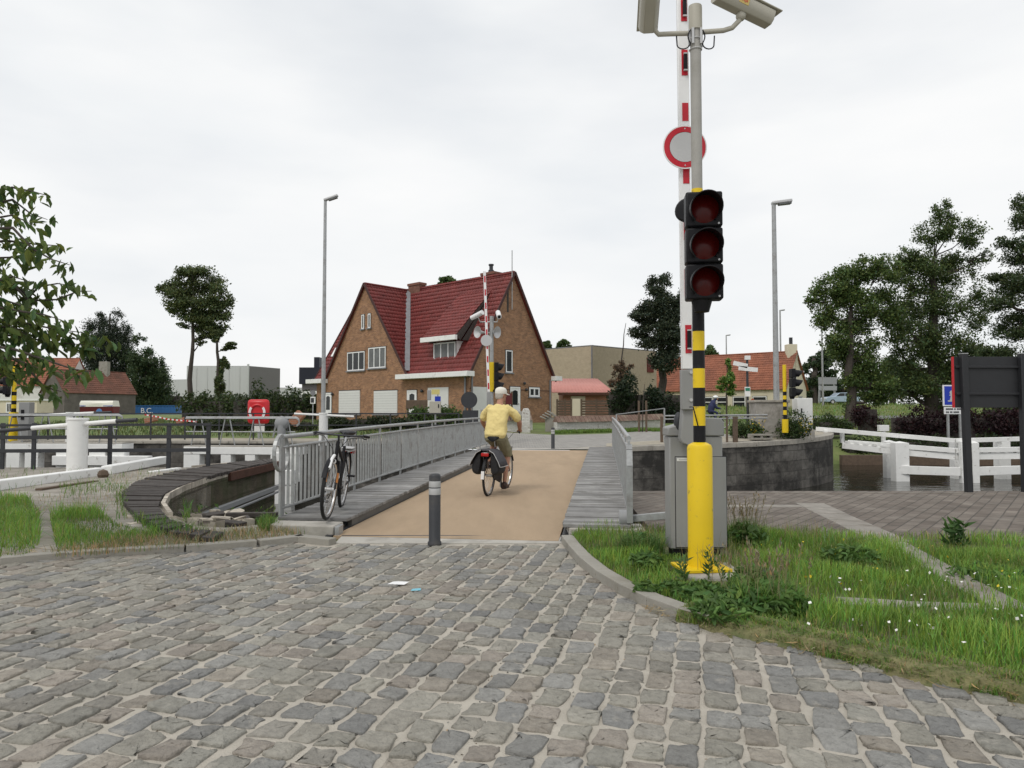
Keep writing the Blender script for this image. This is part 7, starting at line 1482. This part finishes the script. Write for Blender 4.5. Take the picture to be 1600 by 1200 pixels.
hedge('hedge', 'clipped dark hedge in front of the brick house shutters', [(512, 38), (580, 38), (640, 38)], 0, .75, 1.0, (.022, .032, .013), .13, 4200)
hedge('hedge', 'brighter green shrub row by the house entrance and control box', [(640, 39), (700, 39.5), (738, 40)], 0, 1.1, 1.0, (.045, .075, .02), .14, 3200)
hedge('hedge', 'dark evergreen shrubs behind the garden wall, right of the slat fence', [(952, 47), (990, 47), (1030, 48), (1060, 48)], 0, 2.5, 1.8, (.016, .026, .012), .2, 6500)
hedge('hedge', 'dark purple leaved hedge beyond the jetty under the tallest tree', [(1392, 50), (1440, 49), (1500, 48), (1620, 47)], 0, 2.3, 1.5, (.022, .010, .012), .17, 9000, z0=-.55)
hedge('hedge', 'dark purple leaved shrub beside the ivy clad trunk', [(1342, 53), (1366, 53)], 0, 2.5, 1.2, (.024, .010, .012), .17, 2400, z0=-.1)
hedge('hedge', 'low clipped green hedge between the white cabinet and the ivy clad trunk', [(1262, 50), (1325, 51)], 0, 1.25, 1.2, (.034, .055, .016), .15, 3200, z0=-.1)
hedge('hedge', 'green bank planting at the foot of the purple hedge by the water', [(1318, 47.0), (1420, 46.6), (1500, 46.4), (1620, 46)], 0, 1.15, 1.7, (.026, .040, .014), .15, 8500, z0=-1.25)
b = MB(); b.b2((D(1300, 0, 44.6).x, 44.3, -2.4), (90, 44.7, -1.12)); tag(b.build('bank_boarding', M['wood_post']), 'brown timber boarding along the water edge behind the jetty', 'retaining wall')
hedge('hedge', 'green shrubs at the foot of the dark layered tree', [(1540, 50), (1640, 50)], 0, 2.6, 1.5, (.04, .06, .018), .2, 4000, z0=-.2)
hedge('flower_bush', 'bush with yellow flowers left of the stained concrete block', [(1159, 31.2), (1178, 31.2)], 0, .95, .8, (.04, .065, .02), .10, 1600, 'bush', core=False)
hedge('flower_bush', 'bush with yellow flowers between the striped pole and white cabinet', [(1236, 30.8), (1252, 30.8)], 0, .95, .7, (.04, .065, .02), .10, 1600, 'bush', core=False)
hedge('hedge', 'far line of trees and bushes along the left horizon', [(-60, 185), (120, 180), (280, 175)], 0, 6, 4, (.03, .045, .018), .8, 3500)
hedge('hedge', 'far line of trees along the horizon behind the cream house and cabinet', [(1060, 130), (1200, 125), (1330, 110)], 0, 5, 4, (.028, .042, .018), .7, 4000, z0=1.5)
for x0, x1, y0 in ((1158, 1182, 31.0), (1234, 1254, 30.6)):
    n = 60; P = np.array([[D(rng.uniform(x0, x1), 0, y0).x, y0-rng.uniform(.15, .45), zf(9, y0)+rng.uniform(.2, .95)] for _ in range(n)]); leaves('yellow_flowers', P, .075, mat('petal_yellow', (.62, .45, .03), .6, .05), None, kind='stuff')
# supports by the young trees along the wall
for px in (998.5, 1010): a = D(px, 670, 36.2); b = MB(); b.cyl((a.x, 36.2, zf(6, 36)-.1), (a.x, 36.2, D(px, 626, 36.2).z), .055, 8); tag(b.build('tree_stake', M['wood_post']), 'brown wooden stake supporting a young tree by the whitewashed wall', 'stake', 'stakes by the whitewashed wall')
b = MB(); a = D(1004, 670, 36.2); b.tube([(a.x, 36.2, zf(6, 36)), (a.x+.03, 36.2, zf(6, 36)+1.5), (a.x+.12, 36.2, D(1007, 600, 36.2).z)], [.03, .025, .012], 6); tag(b.build('young_stem', M['bark']), 'bare young stem tied between two stakes by the whitewashed wall', 'sapling')

# ---- overhanging cherry at the left edge
o = thing('cherry_tree', 'near tree with long drooping leaves reaching in at the upper left', 'tree', (-8.1, 8.4, 0))
tw_ = [[(-60, 310), (20, 293), (50, 299), (76, 306)], [(-60, 330), (20, 312), (48, 334), (74, 343)], [(-60, 350), (20, 336), (52, 352)], [(-60, 360), (20, 356), (50, 388), (80, 405), (109, 414)], [(-60, 385), (10, 376), (60, 382), (95, 384)], [(-60, 405), (20, 402), (50, 407)], [(-60, 430), (15, 438), (44, 470), (90, 468), (122, 455), (143, 455)], [(15, 438), (45, 465), (60, 448), (90, 443), (110, 446)], [(-60, 470), (30, 486), (70, 492), (96, 500)], [(-60, 455), (20, 432), (45, 440)], [(-60, 490), (40, 505), (90, 515), (132, 520)], [(-60, 520), (30, 525), (80, 535), (150, 540)], [(-60, 535), (20, 545), (70, 562), (112, 576), (146, 582)], [(0, 548), (40, 572), (70, 605), (96, 612)], [(-60, 500), (60, 520), (120, 530), (168, 533)], [(-60, 560), (20, 560), (60, 575)], [(-60, 480), (0, 500), (50, 528)], [(-60, 400), (0, 420), (30, 450)], [(-60, 440), (10, 470), (60, 485)], [(-60, 580), (0, 575), (30, 590)]]
b = MB(); hub = [V((-8.1, 8.4, -.05)), V((-8.05, 8.35, 1.4)), V((-7.8, 8.15, 2.6)), V((-7.3, 7.9, 3.9)), V((-7.1, 7.8, 5.0))]
b.tube(hub, [.17, .14, .11, .07, .03], 10); LP = []; LD = []
for tpx in tw_:
    Yt = 6.9+rng.uniform(-.5, .5); pts = [D(x, y, Yt+i*.0) for i, (x, y) in enumerate(tpx)]
    root = min((hub[i].lerp(hub[i+1], t) for i in range(1, 4) for t in (.2, .6, 1)), key=lambda p: abs(p.z-(pts[0].z-.3)))
    full = [root, root.lerp(pts[0], .5)+V((0, 0, .12))]+pts; b.tube(full, list(np.linspace(.024, .003, len(full))), 6)
    rs = resamp(full, 46)
    for i, p in enumerate(rs[7:]):
        t = i/38
        for _ in range(5 if tpx[-1][1] < 470 else 8):
            if rng.random() < .8*min(1, .35+t*1.4): q = p+V((rng.normal()*.075, rng.normal()*.06, rng.normal()*.03-.045)); LP.append(q); LD.append((rng.normal()*.45+.25, rng.normal()*.5, -.75))
b.build('trunk', M['bark'], o)
leaves('crown', np.array(LP), 0.115, M['leaf'], o, (.10, .15, .042), .45, .42, 1.0, dirs=np.array(LD), hue=.3, full=True)

sub_ = [(-8.4+rng.normal()*.7, 8.6+rng.normal()*.8, 3.9+rng.normal()*.7, .45, .45, .35) for _ in range(34)]; sub_ = [q for q in sub_ if q[0]+.5 < -.70*q[1]-.35]
leaves('crown', blob_points(sub_, 2600, .2), .125, M['leaf'], o, (.075, .115, .032), .45, .42, 1.0, droop=.5, hue=.3)
b = MB()
for q in sub_[::2]: b.tube([hub[2], hub[2].lerp(V(q[:3]), .5)+V((0, 0, .2)), V(q[:3])], [.03, .02, .006], 5)
b.build('limbs', M['bark'], o)
# ---- grass
def grass(name, P, h, w, col, lean=.35, kind='stuff', hue=.2, cvar=.35):
    n = len(P); h = np.asarray(h).reshape(-1, 1)*np.ones((n, 1)); a = rng.uniform(0, 2*math.pi, n); d = np.stack([np.cos(a), np.sin(a), np.zeros(n)], 1); s = np.stack([-np.sin(a), np.cos(a), np.zeros(n)], 1)
    ln = np.abs(rng.normal(size=(n, 1)))*lean+.08; rows = []
    for t, ww in ((0, 1.0), (.4, .9), (.75, .6), (1.0, .08)):
        c = P+np.array([0, 0, 1])*h*t*(1-.18*ln*t)+d*h*ln*t*t*1.1; rows += [c-s*w*ww*.5, c+s*w*ww*.5]
    vs = np.stack(rows, 1).reshape(-1, 3); b_ = np.arange(n)[:, None, None]*8+np.array([[0, 1, 3, 2], [2, 3, 5, 4], [4, 5, 7, 6]])[None]; fs = b_.reshape(-1, 4)
    cc = np.array(col) if np.ndim(col) == 2 else np.array(col)[None, :]*np.ones((n, 1)); cc = cc*(1+cvar*(rng.random((n, 1))*2-1))*np.concatenate([1+rng.normal(size=(n, 1))*hue, np.ones((n, 1)), 1+rng.normal(size=(n, 1))*hue*.5], 1)
    return np_mesh(name, vs, fs, M['blade'], None, np.repeat(np.clip(cc, .005, 1), 8, 0), kind=kind)
def scatter(poly, n, z):
    xs = [p[0] for p in poly]; ys = [p[1] for p in poly]; x = rng.uniform(min(xs), max(xs), n); y = rng.uniform(min(ys), max(ys), n); k = pip(x, y, poly); return np.column_stack([x[k], y[k], np.full(k.sum(), z)])
def dist_poly(P, pts):
    d = np.full(len(P), 9.0)
    for a, e in zip(pts[:-1], pts[1:]):
        a = np.array(a[:2]); e = np.array(e[:2]); v = e-a; t = np.clip(((P[:, :2]-a)@v)/(v@v), 0, 1); d = np.minimum(d, np.linalg.norm(P[:, :2]-a-t[:, None]*v, axis=1))
    return d
def fn(x, y, f=1.0): return .5+.25*(np.sin(x*2.3*f+1.3*np.sin(y*1.7*f))+np.sin(y*3.1*f+1.1*np.sin(x*2.9*f)))
gpoly = [(p.x+.12, p.y+.02) for p in KR[:8]]+[(p.x+.03, p.y+.03) for p in KR[8:13]]+[(4.6, 2.9), (6.5, 2.2), (8.5, 4), (9.5, 7.2)]+[(p.x, p.y-.02) for p in VQ[::-1]]
P = scatter(gpoly, 150000, .075); P = P[P[:, 0] < P[:, 1]*.80+1.2]
bands = [([G(1310, 938, .1), G(1420, 943, .1), G(1545, 948, .1)], .11), ([G(1395, 846, .1), G(1500, 905, .1), G(1590, 952, .1)], .14)]
for pts, w in bands: P = P[(dist_poly(P, pts) > w) | (rng.random(len(P)) < .10)]
P = P[dist_poly(P, [(PX, PY-.28), (PX, PY+.25)]) > .20]; P = P[~((abs(P[:, 0]-cabt.location.x) < .36) & (P[:, 1] > CY-.03) & (P[:, 1] < CY+.5))]
de = dist_poly(P, KR[:13]+[V((4.6, 2.9, 0))]); dq = dist_poly(P, VQ); f = fn(P[:, 0], P[:, 1]); f2 = fn(P[:, 0]+4, P[:, 1]-3, 2.2)
keep = rng.random(len(P)) < np.clip(.75+de*2.2, 0, 1)*np.clip(.45+dq*.8, 0, 1)*np.clip(.35+f*1.0, 0, 1); P = P[keep]; de, dq, f, f2 = de[keep], dq[keep], f[keep], f2[keep]
h = (.05+.10*f*f2+.03*rng.random(len(P)))*np.clip(.55+de*.9, .5, 1.15); dry = np.clip(.3-de*3, 0, .3)+np.clip(.25-dq*.5, 0, .3)+.12*(f2 < .35)
gcol = np.where((rng.random(len(P)) < dry)[:, None], np.array([[.30, .28, .12]]), np.array([[.185, .305, .052]])*(.68+.6*f2[:, None]))
h = h*np.where((P[:, 0] > cabt.location.x-.45) & (P[:, 0] < cabt.location.x+.42) & (P[:, 1] > PY-.75) & (P[:, 1] < CY+.02), .38, 1)
grass('verge_grass', P, h, .0065, gcol)
print('blades', len(P))
k = 2600; P = scatter(gpoly, 26000, .075); f = fn(P[:, 0]+2, P[:, 1]+7, 1.6); near = np.minimum.reduce([np.hypot(P[:, 0]-G(px, py, .08).x, P[:, 1]-G(px, py, .08).y) for px, py in ((1165, 838), (1195, 935), (1120, 890), (1000, 862), (1250, 850))]); P = P[(near < .32*rng.random(len(P))+.08)]
grass('seed_stalks', P[:2600], rng.uniform(.16, .34, min(len(P), 2600)), .004, (.27, .25, .12), .22)
def weed(px, py, r, hgt, n, size, col, asp=.32, z=.08):
    c = G(px, py, z); d = unit(rng.normal(size=(n, 3))); d[:, 2] = np.abs(d[:, 2]); P = np.array(c)+d*np.array([r, r, hgt])*(rng.random((n, 1))**.5); return P
W_ = []; 
for px, py, r, hh, n in ((1010, 888, .16, .15, 380), (1105, 935, .26, .11, 520), (1050, 925, .10, .08, 160), (1195, 950, .32, .18, 800), (1180, 930, .25, .22, 400), (1330, 880, .30, .16, 500), (1000, 862, .22, .20, 320), (1165, 850, .25, .22, 320), (1010, 925, .10, .07, 160), (1560, 905, .4, .10, 300), (1130, 960, .25, .1, 360)): W_.append(weed(px, py, r, hh, n, .1, None))
P = np.concatenate(W_); leaves('verge_weeds', P, .085, M['blade'], None, (.11, .20, .05), .4, .34, .3, kind='stuff', hue=.15, dirs=np.column_stack([rng.normal(size=(len(P), 2)), np.full(len(P), .7)]), full=True)
def upright(name, label, px, py, z, hgt, n, size, col):
    c = G(px, py, z); o = thing(name, label, 'plant', c); b = MB(); P = []; Dr = []
    for i in range(n):
        a = rng.uniform(0, 6.28); q = c+V((math.cos(a), math.sin(a), 0))*rng.uniform(.02, .09); top = q+V((rng.normal()*.05, rng.normal()*.05, hgt*rng.uniform(.7, 1.1))); b.tube([q, q.lerp(top, .5)+V((rng.normal()*.01, 0, 0)), top], [.005, .004, .002], 5)
        for t in np.linspace(.15, 1, 16): p = q.lerp(top, t); aa = rng.uniform(0, 6.28); P.append(p+V((math.cos(aa), math.sin(aa), .25))*size*.4); Dr.append((math.cos(aa), math.sin(aa), .7))
    b.build('stem', M['blade'] if False else mat('weed_stem', (.10, .14, .04), .7, .2), o); leaves('foliage', np.array(P), size, M['blade'], o, col, .35, .3, .3, dirs=np.array(Dr), hue=.12)
def tuft(name, label, px, py, n, hgt, r, col, seed=True, z=.08):
    c = G(px, py, z); o = thing(name, label, 'grass tuft', c, 'grass tufts by the barrier cabinet'); a = rng.uniform(0, 6.28, n); rr = r*rng.random(n)**.6
    P = np.column_stack([c.x+np.cos(a)*rr, c.y+np.sin(a)*rr, np.full(n, z)]); g = grass('blades', P, hgt*rng.uniform(.45, .95, n), .007, col, .5); g.parent = o; g.location = -ORG[o.name]; del g['kind']
    if seed:
        k = 34; b = MB(); LP_ = []
        for i in range(k):
            q = c+V((rng.normal()*r*.6, rng.normal()*r*.6, 0)); t_ = q+V((rng.normal()*.09, rng.normal()*.09, hgt*rng.uniform(1.1, 1.75))); b.tube([q, q.lerp(t_, .5), t_], [.0022, .002, .0012], 4)
            for u_ in np.linspace(.78, 1.02, 9): LP_.append(q.lerp(t_, u_)+V((rng.normal()*.006, rng.normal()*.006, 0)))
        b.build('stems', mat('dry_stem', (.22, .20, .10), .8, .2), o); leaves('seed_heads', np.array(LP_), .034, M['blade'], o, (.26, .21, .13), .3, .3, 1, dirs=np.tile([[0, 0, 1.]], (len(LP_), 1)))
tuft('grass_tuft', 'tall seeding grass tuft at the paving edge right of the cabinet', 1163, 846, 420, .30, .14, (.13, .22, .05))
tuft('grass_tuft', 'dense grass tuft close to the left foot of the cabinet', 1003, 866, 700, .26, .22, (.11, .19, .045), False)
tuft('grass_tuft', 'seeding grass tuft in the verge in front of the yellow pole, near the road edge', 1196, 948, 800, .25, .24, (.15, .27, .055))
upright('dock_plant', 'single leafy dock plant growing at the paving edge near the board', 1492, 856, .08, .28, 5, .12, (.06, .13, .03))
upright('thistle_plant', 'leafy thistle in front of the yellow pole base, left one of two', 1076, 912, .08, .20, 3, .07, (.075, .15, .04))
upright('thistle_plant', 'leafy thistle in front of the yellow pole base, right one of two', 1114, 908, .08, .24, 3, .07, (.075, .15, .04))
P = scatter([(p.x, p.y) for p in (G(1290, 900, .1), G(1600, 900, .1), G(1600, 1050, .1), G(1250, 985, .1))], 110, .15); P[:, 2] += rng.random(len(P))*.05; leaves('clover_flowers', P, .022, M['flowerw'], None, asp=.9, kind='stuff')
P = scatter([(p.x, p.y) for p in (G(1180, 850, .1), G(1600, 860, .1), G(1600, 940, .1), G(1250, 940, .1))], 60, .17); leaves('buttercups', P, .022, mat('buttercup', (.65, .5, .03), .6, .05), None, asp=.9, kind='stuff')
# straw lying along the verge and kerb
P = []; 
for a, e in zip(KR[5:12], KR[6:13]):
    k = int((e-a).length*230)
    for _ in range(k): q = a.lerp(e, rng.random()); n_ = V((e.y-a.y, a.x-e.x, 0)).normalized(); P.append(q+n_*rng.normal()*.06-n_*.02+V((0, 0, rng.uniform(.02, .07))))
for a, e in zip(KL[2:7], KL[3:8]):
    k = int((e-a).length*120)
    for _ in range(k): q = a.lerp(e, rng.random()); P.append(q+V((0, .2+rng.normal()*.12, rng.uniform(.05, .10))))
E_ = []
kk = KR[6:13]+[V((4.6, 2.9, 0)), V((6.4, 1.75, 0))]
for a, e in zip(kk[:-1], kk[1:]):
    n_ = V((e.y-a.y, a.x-e.x, 0)).normalized()
    for _ in range(int((e-a).length*3600)):
        q = a.lerp(e, rng.random()); u_ = rng.normal()*.075-.045; w_ = .5+.5*math.sin(q.x*5.3)*math.sin(q.x*2.1+1)
        if u_ > .04*w_+.02: continue
        E_.append(q+n_*u_+V((0, 0, .03-u_*.45 if u_ > -.1 else .075)))
E_ = np.array(E_); de_ = rng.random(len(E_)); grass('edge_grass', E_, rng.uniform(.02, .085, len(E_)), .006, np.where((de_ < .13)[:, None], np.array([[.36, .29, .14]]), np.array([[.18, .29, .055]])), .75)
P = np.array(P); dr = rng.normal(size=(len(P), 3)); dr[:, 2] *= .12; leaves('straw', P, .11, M['blade'], None, (.40, .31, .17), .4, .055, 1.0, dirs=dr*3, kind='stuff')
# left bank grass
def patch(pxpoly, n, z=.06): return scatter([(q.x, q.y) for q in (G(x, y, z) for x, y in pxpoly)], n, z)
A_ = [patch([(-80, 790), (40, 778), (62, 800), (62, 850), (40, 872), (-80, 880)], 26000), patch([(78, 812), (110, 796), (150, 800), (190, 822), (250, 838), (215, 852), (90, 866)], 15000)]
P = np.concatenate(A_); f = fn(P[:, 0]*1.3, P[:, 1]*1.3); P = P[rng.random(len(P)) < .4+f]; f = fn(P[:, 0]*1.3, P[:, 1]*1.3)
grass('left_grass', P, .05+.24*f**1.6*rng.random(len(P)), .007, np.where((rng.random(len(P)) < .07)[:, None], np.array([[.38, .33, .15]]), np.array([[.19, .32, .055]])*(.62+.6*f[:, None])), .55)
P = np.concatenate([patch([(60, 866), (250, 838), (430, 826), (480, 838), (300, 856), (100, 872)], 5200), patch([(180, 740), (300, 735), (250, 752), (170, 765)], 500), patch([(60, 775), (200, 765), (190, 800), (60, 800)], 700)]); grass('dry_grass', P, rng.uniform(.03, .12, len(P)), .006, np.where(rng.random((len(P), 1)) < .65, np.array([[.36, .28, .15]]), np.array([[.16, .20, .06]])), .5)
P = np.concatenate([patch([(400, 822), (420, 814), (436, 826), (410, 832)], 900), patch([(180, 775), (198, 770), (200, 812), (180, 815)], 900), patch([(285, 790), (300, 790), (300, 815), (285, 815)], 260), patch([(205, 812), (240, 815), (330, 838), (250, 840)], 1500), patch([(180, 760), (200, 752), (200, 780), (178, 785)], 500), patch([(90, 760), (180, 752), (180, 770), (100, 780)], 500), patch([(0, 735), (250, 735), (250, 742), (0, 770)], 350)]); grass('left_weeds', P, rng.uniform(.06, .17, len(P)), .009, (.13, .23, .045), .5)
n = 420; a = V((PIT[6].x+.1, PIT[6].y, 0)); P = np.column_stack([rng.uniform(-5.2, -3.6, n), rng.uniform(9.6, 12.2, n), rng.uniform(-.45, -.05, n)]); leaves('recess_weeds', P, .10, M['blade'], None, (.12, .19, .05), .4, .35, .3, kind='stuff')
# grass strip along the whitewashed wall and lawn tufts on the far side
P = []; 
for _ in range(9000):
    x = rng.uniform(2, 9.3); y = 35.3+(x-2)*.45+rng.uniform(-.55, .9)-.6*(x > 7); P.append((x, y, zf(x, y)))
grass('far_grass', np.array(P), rng.uniform(.05, .2, len(P)), .03, (.16, .25, .05), .4)
P = []
for _ in range(14000): x = rng.uniform(-30, -3); y = rng.uniform(32.4, 60); P.append((x, y, zf(x, y)))
grass('lawn_grass', np.array(P), rng.uniform(.06, .22, len(P)), .05, (.105, .135, .045), .4)
P = []
for _ in range(16000): x = rng.uniform(16, 75); y = rng.uniform(52, 92); P.append((x, y, zf(x, y)))
grass('bank_grass', np.array(P), rng.uniform(.1, .35, len(P)), .07, (.20, .27, .07), .4)
